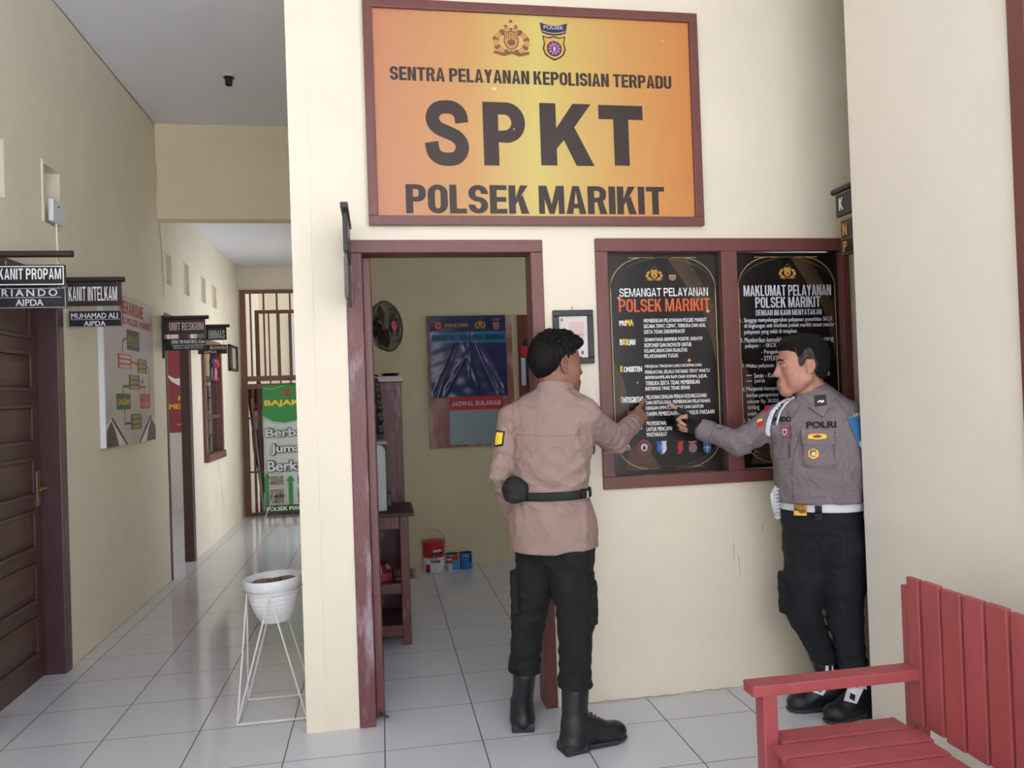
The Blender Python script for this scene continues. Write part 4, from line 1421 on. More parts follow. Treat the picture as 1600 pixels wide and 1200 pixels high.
# ribbon bows on the corridor window
for nm, yy, cols, lab in (('ribbon_bow', 8.42, (NAVY, NAVY), 'dark navy ribbon bow hung on the corridor window'), ('ribbon_bow', 8.62, (mat('pink_ribbon', (206, 120, 160), 0.5), RED), 'pink and red ribbon bow hung on the corridor window')):
    t = thing(nm, lab, 'ribbon bow', (XL + 0.03, yy, 1.86), 'ribbon bows on the corridor window')
    for k, m_ in enumerate(cols):
        mb = MB()
        for j in range(5):
            a = j * 1.257 + k * 0.6
            r_ = 0.055
            pts = [(XL + 0.045 + 0.012 * k + 0.01 * math.sin(s_ * 3.1), yy + r_ * s_ * math.cos(a) + 0.02 * math.sin(s_ * 6.2) * math.sin(a), 1.88 + r_ * s_ * math.sin(a)) for s_ in np.linspace(0, 1, 7)]
            mb.tube(pts, [0.008, 0.016, 0.02, 0.02, 0.018, 0.012, 0.006], m_, n=6)
        mb.build('loop', t, smooth=True)
        mb = MB()
        for j in (-1, 1):
            mb.tube([(XL + 0.045, yy, 1.87), (XL + 0.05, yy + j * 0.03 + k * 0.03, 1.78), (XL + 0.045, yy + j * 0.05 + k * 0.05, 1.70)], [0.008, 0.01, 0.006], m_, n=6)
        mb.build('tail', t, smooth=True)
# ================================================================== the far end of the corridor
GATE = mat('brown_iron_gate_paint', (124, 82, 68), 0.45)
t = thing('iron_gate', 'brown barred iron gate closing the far end of the corridor', 'gate', (-1.05, Y_GATE, 0))
gx0, gx1 = XL + 0.012, X_PART - 0.002
mb = MB()
g0, g1 = Y_GATE - 0.03, Y_GATE + 0.02
mb.box((gx0, g0, 0.0), (gx0 + 0.07, g1, 2.90), GATE)
mb.box((gx1 - 0.05, g0, 0.0), (gx1, g1, 2.90), GATE)
mb.box((gx0 + 0.07, g0, 2.855), (gx1 - 0.05, g1, 2.90), GATE)
mb.box((gx0 + 0.07, g0, 1.725), (gx1 - 0.05, g1, 1.79), GATE)
mb.box((gx0 + 0.07, g0, 1.625), (gx1 - 0.05, g1, 1.69), GATE)
mb.box((gx0 + 0.07, g0, 0.0), (gx1 - 0.05, g1, 0.04), GATE)
mb.build('gate_frame', t, bevel=0.003)
k = 0
x = gx0 + 0.13
while x < gx1 - 0.06:
    mb = MB()
    mb.box((x - 0.011, Y_GATE - 0.012, 1.79), (x + 0.011, Y_GATE + 0.008, 2.855), GATE)
    mb.box((x - 0.011, Y_GATE - 0.012, 0.04), (x + 0.011, Y_GATE + 0.008, 1.625), GATE)
    mb.build('bar', t)
    x += 0.165
for z in (1.25, 0.56):
    mb = MB()
    mb.box((gx0 + 0.07, Y_GATE - 0.014, z - 0.012), (gx1 - 0.05, Y_GATE + 0.002, z + 0.012), GATE)
    mb.build('crossbar', t)
# inner grille standing a step behind
t = thing('inner_grille', 'second brown barred frame standing just behind the corridor gate', 'gate', (-1.0, Y_GATE + 0.2, 0))
mb = MB()
a0, a1 = Y_GATE + 0.16, Y_GATE + 0.2
mb.box((-1.575, a0, 0.0), (-1.525, a1, 2.66), GATE)
mb.box((-0.5, a0, 0.0), (-0.45, a1, 2.66), GATE)
mb.box((-1.525, a0, 2.615), (-0.5, a1, 2.66), GATE)
mb.box((-1.525, a0, 0.0), (-0.5, a1, 0.04), GATE)
mb.build('gate_frame', t, bevel=0.003)
for x in np.arange(-1.40, -0.52, 0.13):
    mb = MB()
    mb.box((x - 0.009, a0 + 0.01, 0.04), (x + 0.009, a0 + 0.03, 2.615), GATE)
    mb.build('bar', t)
t = tag(sbox('pale_curtain', (-1.30, 12.26, 0.0), (-1.10, 12.299, 2.75), mat('pale_blue_cloth', (220, 226, 236), 0.7)), 'pale bluish cloth strip hanging behind the gate bars', 'curtain')
del t['kind']
t = tag(sbox('yellow_panel', (-1.06, 12.24, 0.0), (-0.5, 12.299, 2.8), mat('yellow_panel_paint', (222, 198, 112), 0.6)), 'yellow panel standing behind the gate bars', 'panel')
del t['kind']

# X-banner stand
BX0, BX1, BZ0_, BZ1_ = -1.437, -0.845, 0.07, 1.665
yb_ = 10.08
t = thing('banner_stand', 'green and grey BAJAKA standing banner in front of the gate', 'banner', (-1.14, yb_, 0))
mb = MB()
mb.grid(lambda u, v: (BX0 + u * (BX1 - BX0), yb_ + 0.06 * v * 0.6 + 0.012 * math.sin(u * 6.28), BZ0_ + v * (BZ1_ - BZ0_)), 12, 12, mat('pale_banner_print', (198, 206, 206), 0.45))
mb.build('banner_sheet', t, smooth=True, solid=0.002)
mb = MB()
for sx in (-1, 1):
    cx = (BX0 + BX1) / 2
    mb.tube([(cx + sx * 0.30, yb_ - 0.10, 0.006), (cx, yb_ + 0.10, 0.75), (cx - sx * 0.29, yb_ + 0.055, BZ1_ - 0.01)], 0.006, GREYP, n=6)
mb.tube([((BX0 + BX1) / 2, yb_ + 0.10, 0.75), ((BX0 + BX1) / 2, yb_ + 0.33, 0.006)], 0.006, GREYP, n=6)
mb.build('stand_pole', t, smooth=True)
p = Print((BX0, yb_ - 0.014, 0), (1, 0, 0), (0, 0.0226, 1), (0, -1, 0.02), 0.003)
W_ = BX1 - BX0
p.poly([(0, BZ1_), (0, 1.28), (0.12, 1.215), (0.26, 1.19), (0.40, 1.21), (0.55, 1.28), (W_, 1.31), (W_, BZ1_)], GREEN, 1)
p.line([(0.02, 1.63), (0.09, 1.612), (0.17, 1.62), (0.26, 1.655)], 0.004, GREY_T, 2)
p.text('BAJAKA', 0.025, 0.555, 1.385, 1.475, YEL, 0.04, 2)
police_crest(p, 0.30, 1.565, 0.13, 0.09, ORANGE, REDM, 2)
region_crest(p, 0.47, 1.565, 0.10, 0.13, l=2)
for s, v, u0, u1 in (('Berbagi', 0.985, 0.03, 0.60), ('Jumat', 0.79, 0.085, 0.52), ('Berkah', 0.585, 0.04, 0.57)):
    p.text(s, u0 - .006, u1 + .006, v - .010, v + 0.145, GREEN_D, 0.085, 2)
    p.text(s, u0, u1, v, v + 0.135, GREY_T, 0.03, 4)
p.rect(0, W_, BZ0_, 0.165, GREEN_D, 1)
p.text('POLSEK MARIKIT', 0.02, 0.57, 0.10, 0.15, WHITE_T, 0.03, 3)
PHOTO = mat('brown_photo_print', (92, 78, 72), 0.5, rgb2=(150, 140, 130), vscale=30)
for i, v in enumerate((0.42, 0.26, 0.10 + 0.09)):
    for j, u in enumerate((0.07, 0.40)):
        p.rect(u - 0.006, u + 0.17, v - 0.006, v + 0.116, WHITE_T, 2)
        p.rect(u, u + 0.164, v, v + 0.11, PHOTO, 3)
for u in (0.025, 0.315):
    p.poly([(u - 0.025, 0.165), (u + 0.025, 0.165), (u + 0.025, 0.46 if u > .1 else .5), (u + 0.055, 0.46 if u > .1 else .5), (u, 0.53 if u > .1 else .58), (u - 0.055 if u > .1 else u - 0.025, 0.46 if u > .1 else .5), (u - 0.025, 0.46 if u > .1 else .5)], GREEN, 1)
p.build('printed_design', t)

# framed boards leaning behind the gate, left of the banner
t = thing('leaning_board', 'dark red-edged board leaning behind the gate bars left of the banner', 'board', (-1.5, Y_GATE + 0.3, 0))
mb = MB()
Mx = Matrix.Translation((-1.47, Y_GATE + 0.34, 0.25)) @ Matrix.Rotation(-0.10, 4, 'Y')
mb.box((-0.12, -0.012, 0.0), (0.30, 0.012, 1.40), SHELFD, Mx)
mb.build('board', t)
mb = MB()
mb.box((-0.09, -0.016, 0.75), (0.27, -0.0125, 1.10), GREY_T, Mx)
mb.box((-0.09, -0.016, 1.14), (0.27, -0.0125, 1.20), RED, Mx)
mb.build('label_panel', t)
t = thing('leaning_pole', 'thin pale pole leaning against the gate left of the banner', 'pole', (-1.52, Y_GATE + 0.1, 0))
mb = MB()
mb.tube([(-1.52, Y_GATE + 0.09, 0.0), (-1.62, Y_GATE + 0.035, 1.5)], 0.012, GREYP)
mb.build('shaft', t)
t = thing('black_broom', 'dark broom standing upside down behind the gate bars', 'broom', (-1.5, Y_GATE + 0.12, 0))
mb = MB()
mb.tube([(-1.63, Y_GATE + 0.26, 0.0), (-1.63, Y_GATE + 0.26, 0.75)], 0.012, DARKWOOD)
mb.build('handle', t)
mb = MB()
mb.lathe([(0.015, 0.75), (0.028, 0.82), (0.040, 1.08), (0.03, 1.10)], BLACKM, c=(-1.63, Y_GATE + 0.26, 0), n=14)
mb.build('bristles', t)

# maroon banner and pale ledge in the bright room behind the open doorway
t = thing('wall_banner', 'maroon banner with a white bird seen through the far open doorway', 'banner', (-2.8, 11.3, 1.1))
mb = MB()
mb.box((-3.25, 11.285, 1.08), (-2.35, 11.298, 2.36), mat('maroon_banner_print', (150, 52, 66), 0.45))
mb.build('banner_sheet', t)
p = Print((0, 11.285, 0), (1, 0, 0), (0, 0, 1), (0, -1, 0), 0.002)
c = at(275, 596, 11.28)
p.poly([(c[0] - .12, c[2] + .10), (c[0] - .02, c[2] + .04), (c[0] + .10, c[2] + .04), (c[0] + .22, c[2] - .03), (c[0] + .12, c[2] - .08), (c[0] + .02, c[2] - .05), (c[0] - .06, c[2] + 0.0)], WHITE_T, 1)
p.text('MELAYANI', c[0] - 0.10, c[0] + 0.42, 1.40, 1.47, YEL, 0.04, 1)
p.text('KAMI', c[0] + 0.02, c[0] + 0.30, 1.51, 1.58, YEL, 0.04, 1)
p.text('POLSEK', c[0] + 0.0, c[0] + 0.30, 1.17, 1.20, YEL, 0.02, 1)
p.build('printed_design', t)
# ================================================================== inside the office
# notice boards on the back wall
t = thing('notice_board', 'worn wooden notice board carrying blue and red sheets on the office wall', 'notice board', (0.77, Y_ROOM, 1.01))
NX0, NX1, NZ0, NZ1 = 0.415, 1.155, 1.008, 2.135
PLY = mat('worn_pink_plywood', (150, 92, 84), 0.45, rgb2=(196, 166, 160), vscale=5, thr=(0.45, 0.7), stretch=(1.5, 1, 0.5))
mb = MB()
mb.box((NX0, Y_ROOM - 0.022, NZ0), (NX1, Y_ROOM - 0.002, NZ1), PLY)
mb.build('board', t, bevel=0.003)
# crumpled glossy plastic sheet
yb_ = Y_ROOM - 0.03
q0, q1, q2, q3 = 0.441, 1.098, 1.437, 2.135


def blue_sheet(u, v):
    x = q0 + u * (q1 - q0)
    z = q2 + v * (q3 - q2)
    d = 0.0
    for (ux, vx, ang, amp, wd) in ((0.03, 0.0, 1.12, .010, .020), (0.08, 0.0, 1.20, .008, .016), (0.15, 0.0, 1.02, .005, .024), (0.97, 0.02, 2.06, .014, .022), (0.90, 0.0, 1.98, .009, .018), (0.5, 0.25, 1.57, .004, .012), (0.62, 0.1, 1.9, .004, .02)):
        px_, pz_ = (u - ux), (v - vx)
        s = px_ * math.sin(ang) - pz_ * math.cos(ang)
        tt = px_ * math.cos(ang) + pz_ * math.sin(ang)
        if tt > -0.05:
            q = min(1.0, max(0.0, (tt + 0.05) * 5)) * max(0.0, 1 - max(0.0, tt - 0.45) * 2.2)
            d += amp * q * math.exp(-(s / wd) ** 2)
    d += 0.0016 * math.sin(23 * u + 9 * v + 2 * math.sin(7 * v)) * (1 - v) + 0.001 * math.sin(41 * v - 13 * u)
    return (x, yb_ - d - 0.006 * math.sin(v * 3.14) * math.sin(u * 3.14), z)


SHEET = mat('navy_plastic_sheet', (46, 52, 100), 0.24, spec=0.65)
SHEETB = mat('cyan_plastic_print', (46, 128, 178), 0.25, spec=0.6)
mb = MB()
mb.grid(blue_sheet, 120, 120, SHEET)
# cyan heading band printed on it: recolour its faces
kb = mb.m(SHEETB)
for i, fc in enumerate(mb.f):
    zc = np.mean([mb.v[j][2] for j in fc])
    xc = np.mean([mb.v[j][0] for j in fc])
    if 0.665 < (zc - q2) / (q3 - q2) < 0.80 and abs((xc - q0) / (q1 - q0) - 0.525) > 0.006:
        mb.mi[i] = kb
sh = mb.build('blue_sheet', t, smooth=True)
p = Print((0, yb_ - 0.022, 0), (1, 0, 0), (0, 0, 1), (0, -1, 0), 0.001)
zt = lambda f: q2 + f * (q3 - q2)
xt = lambda f: q0 + f * (q1 - q0)
p.block('RENCANA GIAT SIUM', xt(0.03), xt(0.49), zt(0.695), zt(0.765), BLACK, sw=0.33, sh=0.16, gap=0.14)
p.block('SURAT UNDANGAN', xt(0.545), xt(0.97), zt(0.695), zt(0.765), BLACK, sw=0.33, sh=0.16, gap=0.14)
p.text('PRESISI', xt(0.20), xt(0.50), zt(0.86), zt(0.90), GOLD, 0.02)
p.ell(xt(0.11), zt(0.88), 0.030, 0.032, ORANGE, 1, n=10)
p.ell(xt(0.11), zt(0.88), 0.018, 0.018, REDM, 2, n=3)
police_crest(p, xt(0.66), zt(0.89), 0.10, 0.09, l=1)
region_crest(p, xt(0.87), zt(0.89), 0.075, 0.105, l=1)
p.build('lettering', sh)
mb = MB()
mb.grid(lambda u, v: (0.588 + u * 0.47, Y_ROOM - 0.026 - 0.006 * math.sin(u * 3.14), 1.03 + v * 0.41), 8, 8, mat('grey_blue_sheet', (140, 158, 166), 0.35))
mb.grid(lambda u, v: (0.588 + u * 0.47, Y_ROOM - 0.0275 - 0.006 * math.sin(u * 3.14), 1.325 + v * 0.115), 8, 2, RED)
rs = mb.build('schedule_sheet', t, smooth=True)
p = Print((0, Y_ROOM - 0.036, 0), (1, 0, 0), (0, 0, 1), (0, -1, 0), 0.001)
p.block('JADWAL BULANAN', 0.607, 1.03, 1.362, 1.400, GREY_T, sw=0.27, sh=0.19, gap=0.2)
p.build('lettering', rs)

t = thing('notice_board', 'second wooden notice board with a blue sheet, mostly hidden behind the officer in the doorway', 'notice board', (1.6, Y_ROOM, 1.01))
mb = MB()
mb.box((1.205, Y_ROOM - 0.022, 1.0), (1.95, Y_ROOM - 0.002, 2.135), mat('red_brown_plywood', (118, 56, 48), 0.45))
mb.build('board', t, bevel=0.003)
mb = MB()
mb.box((1.27, Y_ROOM - 0.035, 1.30), (1.88, Y_ROOM - 0.024, 1.92), SHEET)
mb.box((1.225, Y_ROOM - 0.035, 1.52), (1.262, Y_ROOM - 0.024, 1.76), GREYP)
mb.box((1.225, Y_ROOM - 0.036, 1.77), (1.45, Y_ROOM - 0.024, 1.86), RED)
mb.build('posted_sheets', t)

# table with shelves
t = thing('side_table', 'worn mahogany-red table with two shelves just inside the doorway', 'table', (-0.05, 4.85, 0))
tx0, tx1, ty0, ty1, tz = -0.232, 0.145, 4.64, 5.06, 0.755
mb = MB()
mb.box((tx0, ty0 - 0.03, tz), (tx1 + 0.035, ty1 + 0.02, tz + 0.022), SHELFD)
mb.build('tabletop', t, bevel=0.004)
for (lx_, ly_) in ((tx0, ty0), (tx1 - 0.052, ty0), (tx0, ty1 - 0.052), (tx1 - 0.052, ty1 - 0.052)):
    mb = MB()
    mb.box((lx_, ly_, 0), (lx_ + 0.052, ly_ + 0.052, tz), SHELFW)
    mb.build('leg', t, bevel=0.004)
for z in (0.345, 0.10):
    mb = MB()
    mb.box((tx0 + 0.052, ty0 + 0.004, z - 0.045), (tx1 - 0.052, ty0 + 0.03, z + 0.015), SHELFW)
    mb.box((tx1 - 0.03, ty0 + 0.052, z - 0.045), (tx1 - 0.006, ty1 - 0.052, z + 0.015), SHELFW)
    mb.box((tx0 + 0.01, ty0 + 0.03, z - 0.008), (tx1 - 0.03, ty1 - 0.01, z + 0.015), SHELFD)
    mb.build('shelf', t, bevel=0.003)
mb = MB()
mb.box((tx0 + 0.052, ty0 + 0.004, tz - 0.075), (tx1 - 0.052, ty0 + 0.03, tz), SHELFW)
mb.box((tx1 - 0.03, ty0 + 0.052, tz - 0.075), (tx1 - 0.006, ty1 - 0.052, tz), SHELFW)
mb.build('apron', t, bevel=0.003)

# tall cabinet behind the table
t = thing('cabinet', 'tall worn wooden cabinet with a pale top behind the small table', 'cabinet', (-0.05, 5.3, 0))
mb = MB()
mb.box((-0.232, 5.12, 0.0), (0.142, 5.50, 1.555), SHELFW)
mb.build('body', t, bevel=0.004)
mb = MB()
mb.box((-0.232, 5.10, 1.555), (0.162, 5.51, 1.592), mat('pale_cabinet_top', (186, 172, 168), 0.4, var=0.1))
mb.build('top', t, bevel=0.003)
mb = MB()
mb.box((-0.22, 5.108, 0.05), (0.10, 5.121, 1.50), SHELFW)
mb.build('door', t, bevel=0.003)

# grey container on the table
t = thing('water_dispenser', 'pale grey plastic dispenser with rounded top standing on the small table', 'dispenser', (-0.08, 4.85, tz + 0.022))
mb = MB()
prof = []
hw, hh, z0 = 0.13, 0.40, tz + 0.022
for a in np.linspace(0, math.pi / 2, 7):
    prof.append((0.005 + 0.075 * math.cos(a) + 0.0, hh - 0.06 + 0.06 * math.sin(a)))
sec = [(0.06, 0.0), (0.06, hh - 0.06)] + [(0.015 + 0.045 * math.cos(a), hh - 0.05 + 0.05 * math.sin(a)) for a in np.linspace(0.1, math.pi / 2, 6)]
sec = sec + [(-0.20 + (0.0), hh), (-0.20, 0.0)]
vs = []
for yk in (4.70, 5.02):
    vs += [(-0.035 + a, yk, z0 + b_) for a, b_ in sec]
n = len(sec)
mb.add(vs, [tuple(range(n)), tuple(range(2 * n - 1, n - 1, -1))] + [(i, i + n, (i + 1) % n + n, (i + 1) % n) for i in range(n)], GREYP)
mb.build('body', t, bevel=0.012, segs=3, smooth=True)
mb = MB()
mb.box((-0.20, 4.72, z0 + hh), (0.035, 5.0, z0 + hh + 0.015), mat('mid_grey_plastic', (150, 156, 158), 0.45))
mb.add([(0.02, 4.74, z0 + hh + 0.008), (0.06, 4.74, z0 + hh - 0.06), (0.06, 4.98, z0 + hh - 0.06), (0.02, 4.98, z0 + hh + 0.008)], [(0, 1, 2, 3)], mat('mid_grey_plastic', (150, 156, 158), 0.45))
mb.build('lid', t)
mb = MB()
mb.box((0.026, 4.76, z0 + 0.02), (0.055, 4.86, z0 + 0.10), BLACKM)
mb.build('tap', t, bevel=0.004)

# black jacket hanging in front of the cabinet
t = thing('jacket', 'black ribbed jacket hanging on the cabinet above the dispenser', 'jacket', (-0.05, 5.06, 1.2))
mb = MB()


def jac(u, v):
    a = u * 2 * math.pi
    z = 1.22 + v * 0.36
    r = 0.085 * (1 - 0.25 * v ** 3) * (1 + 0.06 * math.sin(v * 30) + 0.05 * math.sin(a * 5))
    return (-0.075 + r * 1.1 * math.cos(a), 5.045 + 0.05 * (r / 0.085) * math.sin(a), z)


mb.grid(jac, 28, 30, BLACKM)
mb.add([jac(k / 28, 1) for k in range(28)], [tuple(range(28))], BLACKM)
mb.build('cloth', t, smooth='all')

# fan on the cabinet
t = thing('desk_fan', 'black round desk fan standing on the tall cabinet', 'fan', (-0.05, 5.3, 1.592))
fc = Vector((0.066, 5.22, 1.925))
fd = Vector((0.80, -0.58, 0.05)).normalized()
Mf = Matrix.Translation(fc) @ fd.to_track_quat('Z', 'Y').to_matrix().to_4x4()
mb = MB()
mb.lathe([(0.07, 1.592), (0.07, 1.605), (0.03, 1.62)], BLACKM, c=(-0.07, 5.30, 0), n=24)
mb.tube([(-0.07, 5.30, 1.61), (-0.07, 5.30, 1.90)], 0.016, BLACKM)
mb.build('stand', t, smooth=True)
mb = MB()
mb.lathe([(0.03, -0.20), (0.055, -0.18), (0.06, -0.09), (0.03, -0.06)], BLACKM, n=20, M=Mf)
mb.build('motor', t, smooth=True)
mb = MB()
for k in range(64):
    a = 2 * math.pi * k / 64
    ca, sa = math.cos(a), math.sin(a)
    mb.tube([Mf @ Vector((r_ * ca, r_ * sa, z_)) for r_, z_ in ((0.03, 0.055), (0.10, 0.05), (0.15, 0.025), (0.168, 0.0), (0.15, -0.045), (0.05, -0.07))], 0.0020, BLACKM, n=4, cap=False)
for r_, z_ in ((0.168, 0.0), (0.11, 0.047)):
    mb.tube([Mf @ Vector((r_ * math.cos(a), r_ * math.sin(a), z_)) for a in np.linspace(0, 2 * math.pi, 41)[:-1]], 0.003, BLACKM, n=6, closed=True)
mb.build('cage', t)
mb = MB()
mb.lathe([(0.0, 0.062), (0.032, 0.058), (0.032, 0.05)], RED, n=20, M=Mf, cap=False)
mb.build('badge', t)
FANB = mat('smoky_fan_plastic', (46, 36, 40), 0.3)
for k in range(3):
    mb = MB()
    vs = []
    for i in range(7):
        r_ = 0.025 + 0.125 * i / 6
        wd = 0.5 + 0.55 * math.sin(math.pi * min(1, 0.15 + i / 7))
        for s_ in (-1, 1):
            a = 2 * math.pi * k / 3 + s_ * wd * 0.5 + 0.1 * i / 6
            vs.append(Mf @ Vector((r_ * math.cos(a), r_ * math.sin(a), 0.012 * s_)))
    mb.add(vs, [(2 * i, 2 * i + 1, 2 * i + 3, 2 * i + 2) for i in range(6)], FANB)
    mb.build('blade', t, solid=0.002)
t = thing('tray', 'small black tray lying on top of the tall cabinet', 'tray', (0.06, 5.3, 1.592))
mb = MB()
mb.lathe([(0.036, 1.592), (0.050, 1.60), (0.062, 1.615), (0.058, 1.616), (0.046, 1.604), (0.0, 1.60)], BLACKM, c=(0.078, 5.31, 0), n=28)
mb.build('dish', t, smooth=True)

# things on the table's shelf
t = thing('bowl', 'dark red plastic bowl with a pink rim on the table shelf', 'bowl', (-0.03, 4.80, 0.361))
mb = MB()
PINKPL = mat('pink_plastic', (176, 62, 96), 0.35)
mb.lathe([(0.05, 0.361), (0.07, 0.357), (0.075, 0.40), (0.072, 0.405)], PINKPL, c=(-0.03, 4.79, 0), n=28)
mb.build('rim_bowl', t, smooth=True)
mb = MB()
mb.lathe([(0.074, 0.405), (0.072, 0.43), (0.05, 0.46), (0.012, 0.468), (0.012, 0.48), (0.0, 0.482)], mat('dark_red_plastic', (110, 28, 44), 0.2), c=(-0.03, 4.79, 0), n=28)
mb.build('lid', t, smooth=True)
for k, (yy, zz, lab) in enumerate(((4.74, 0.362, 'lower of two short reddish wood offcuts on the table shelf'), (4.77, 0.40, 'upper of two short reddish wood offcuts on the table shelf'))):
    t = thing('wood_offcut', lab, 'wood', (0.09, yy, zz), 'wood offcuts on the table shelf')
    mb = MB()
    Mx = Matrix.Translation((0.11, yy, zz)) @ Matrix.Rotation(0.25 - 0.5 * k, 4, 'Z')
    mb.box((-0.055, -0.02, 0.0 if k == 0 else -0.019), (0.075, 0.02, 0.018), SHELFW, Mx)
    mb.build('piece', t, bevel=0.003)

# paint bucket and cans
bx, by = 0.402, 6.50
t = thing('paint_bucket', 'red and white paint bucket with a wire handle on the office floor', 'bucket', (bx, by, 0))
mb = MB()
mb.lathe([(0.074, 0.0), (0.080, 0.004), (0.088, 0.16)], mat('white_bucket_plastic', (222, 226, 228), 0.35), c=(bx, by, 0), n=36)
mb.build('body', t, smooth=True)
BKR = mat('red_bucket_plastic', (176, 38, 48), 0.3)
mb = MB()
mb.lathe([(0.0885, 0.13), (0.092, 0.235), (0.098, 0.237), (0.098, 0.258), (0.090, 0.262), (0.0, 0.262)], BKR, c=(bx, by, 0), n=36)
mb.build('lid_band', t, smooth=True)
mb = MB()


def cyl(a0, a1, z0, z1, r0, material, n=10, wave=0.0):
    vs = []
    for i in range(n + 1):
        a = a0 + (a1 - a0) * i / n
        for z in (z0 + wave * math.sin(3 * i / n), z1):
            vs.append((bx + r0 * math.cos(a), by + r0 * math.sin(a), z))
    mb.add(vs, [(2 * i, 2 * i + 2, 2 * i + 3, 2 * i + 1) for i in range(n)], material)


R_ = math.radians
cyl(R_(215), R_(245), 0.012, 0.075, 0.0865, BKR)
cyl(R_(255), R_(318), 0.150, 0.178, 0.0925, NAVY, wave=0.01)
cyl(R_(264), R_(310), 0.178, 0.196, 0.0930, GREY_T)
mb.build('label', t)
v, f = glyphs('Vinilex', 0.03)
mb = MB()
mb.add([(bx + 0.089 * math.cos(R_(246 + 58 * a)), by + 0.089 * math.sin(R_(246 + 58 * a)), 0.088 + 0.036 * b_) for a, b_ in v], f, BLACK)
mb.build('lettering', t)
mb = MB()
mb.tube([(bx + 0.098 * math.cos(a), by, 0.245 + 0.105 * math.sin(a)) for a in np.linspace(0, math.pi, 21)], 0.003, CHROME, n=6)
mb.build('handle', t, smooth=True)


def can(cx, cy, lab, body, seed):
    t = thing('paint_can', lab, 'paint can', (cx, cy, 0), 'small paint cans on the office floor')
    mb = MB()
    mb.lathe([(0.050, 0.0), (0.052, 0.003), (0.052, 0.128), (0.050, 0.130)], body, c=(cx, cy, 0), n=32)
    mb.build('body', t, smooth=True)
    mb = MB()
    mb.lathe([(0.053, 0.128), (0.053, 0.135), (0.046, 0.136), (0.044, 0.130), (0.0, 0.130)], CHROME if False else mat('dull_tin', (120, 118, 112), 0.4, metal=0.8), c=(cx, cy, 0), n=32, cap=False)
    mb.build('lid', t, smooth=True)
    mb = MB()

    def band(a0, a1, z0, z1, material, rr=0.0524):
        vs = []
        for i in range(9):
            a = R_(a0 + (a1 - a0) * i / 8)
            vs += [(cx + rr * math.cos(a), cy + rr * math.sin(a), z0), (cx + rr * math.cos(a), cy + rr * math.sin(a), z1)]
        mb.add(vs, [(2 * i, 2 * i + 2, 2 * i + 3, 2 * i + 1) for i in range(8)], material)

    if seed == 0:
        band(200, 268, 0.06, 0.12, RED)
        band(268, 340, 0.085, 0.127, RED, 0.0526)
        band(200, 262, 0.085, 0.10, GREY_T, 0.0528)
        band(268, 340, 0.004, 0.085, SKYB)
    else:
        band(235, 300, 0.108, 0.112, WHITE_T)
        band(240, 295, 0.095, 0.100, NAVY)
        band(300, 345, 0.06, 0.12, NAVY)
    mb.build('label', t)


can(0.556, 6.54, 'small red, white and blue paint can between the bucket and the blue can', mat('white_can_paint', (206, 212, 224), 0.35), 0)
can(0.672, 6.55, 'small plain blue paint can, farthest from the bucket', mat('blue_can_paint', (44, 126, 190), 0.3), 1)
# ================================================================== plant stand and pot
px0, px1, py0, py1 = -0.676, -0.372, 3.69, 3.985
ZR = 0.568
pcx, pcy, pr = -0.513, 3.84, 0.128
t = thing('plant_stand', 'white wire plant stand with a square base beside the front wall end', 'plant stand', (pcx, pcy, 0))
mb = MB()
sq = [(px0, py0, 0.006), (px1, py0, 0.006), (px1, py1, 0.006), (px0, py1, 0.006)]
mb.tube(sq, 0.0045, WIRE, n=6, closed=True)
mb.build('base_ring', t, smooth=True)
mb = MB()
mb.tube([(pcx + pr * math.cos(a), pcy + pr * math.sin(a), ZR) for a in np.linspace(0, 2 * math.pi, 33)[:-1]], 0.004, WIRE, n=6, closed=True)
mb.build('top_ring', t, smooth=True)
mids = [((sq[i][0] + sq[(i + 1) % 4][0]) / 2, (sq[i][1] + sq[(i + 1) % 4][1]) / 2) for i in range(4)]
for i in range(4):
    top = (pcx + (mids[i][0] - pcx) * pr / abs(0.15), pcy + (mids[i][1] - pcy) * pr / 0.15)
    d = np.array([mids[i][0] - pcx, mids[i][1] - pcy])
    d = d / np.linalg.norm(d) * pr
    tp = (pcx + d[0], pcy + d[1], ZR)
    for j in (i, (i + 1) % 4):
        mb = MB()
        mb.tube([tp, sq[j]], 0.004, WIRE, n=6)
        mb.build('leg', t, smooth=True)
t = thing('plant_pot', 'white ribbed plastic plant pot with dry soil resting in the wire stand', 'plant pot', (pcx, pcy, 0.418))
mb = MB()
prof = [(0.062, 0.420), (0.070, 0.424)]
for k in range(29):
    f = k / 28
    r = 0.072 + 0.047 * (1 - (1 - f) ** 2.0)
    prof.append((r + 0.0012 * math.sin(f * 14 * math.pi), 0.428 + f * 0.150))
prof += [(0.1185, 0.580), (0.131, 0.583), (0.135, 0.590), (0.137, 0.622), (0.136, 0.628), (0.130, 0.628), (0.126, 0.60), (0.118, 0.585)]
mb.lathe(prof, WHITEP, c=(pcx, pcy, 0), n=56)
tilt = Matrix.Translation((pcx, pcy, 0.43)) @ Matrix.Rotation(math.radians(-2.5), 4, 'Y') @ Matrix.Translation((-pcx, -pcy, -0.43))
mb.v = [tuple(tilt @ Vector(q)) for q in mb.v]
mb.build('pot', t, smooth=True)
mb = MB()


def soil(u, v):
    a, r = u * 2 * math.pi, v * 0.124
    return tuple(tilt @ Vector((pcx + r * math.cos(a), pcy + r * math.sin(a), 0.598 + 0.005 * math.sin(r * 90 + 3 * a) * (1 - v) + 0.004 * math.cos(5 * a + r * 60))))


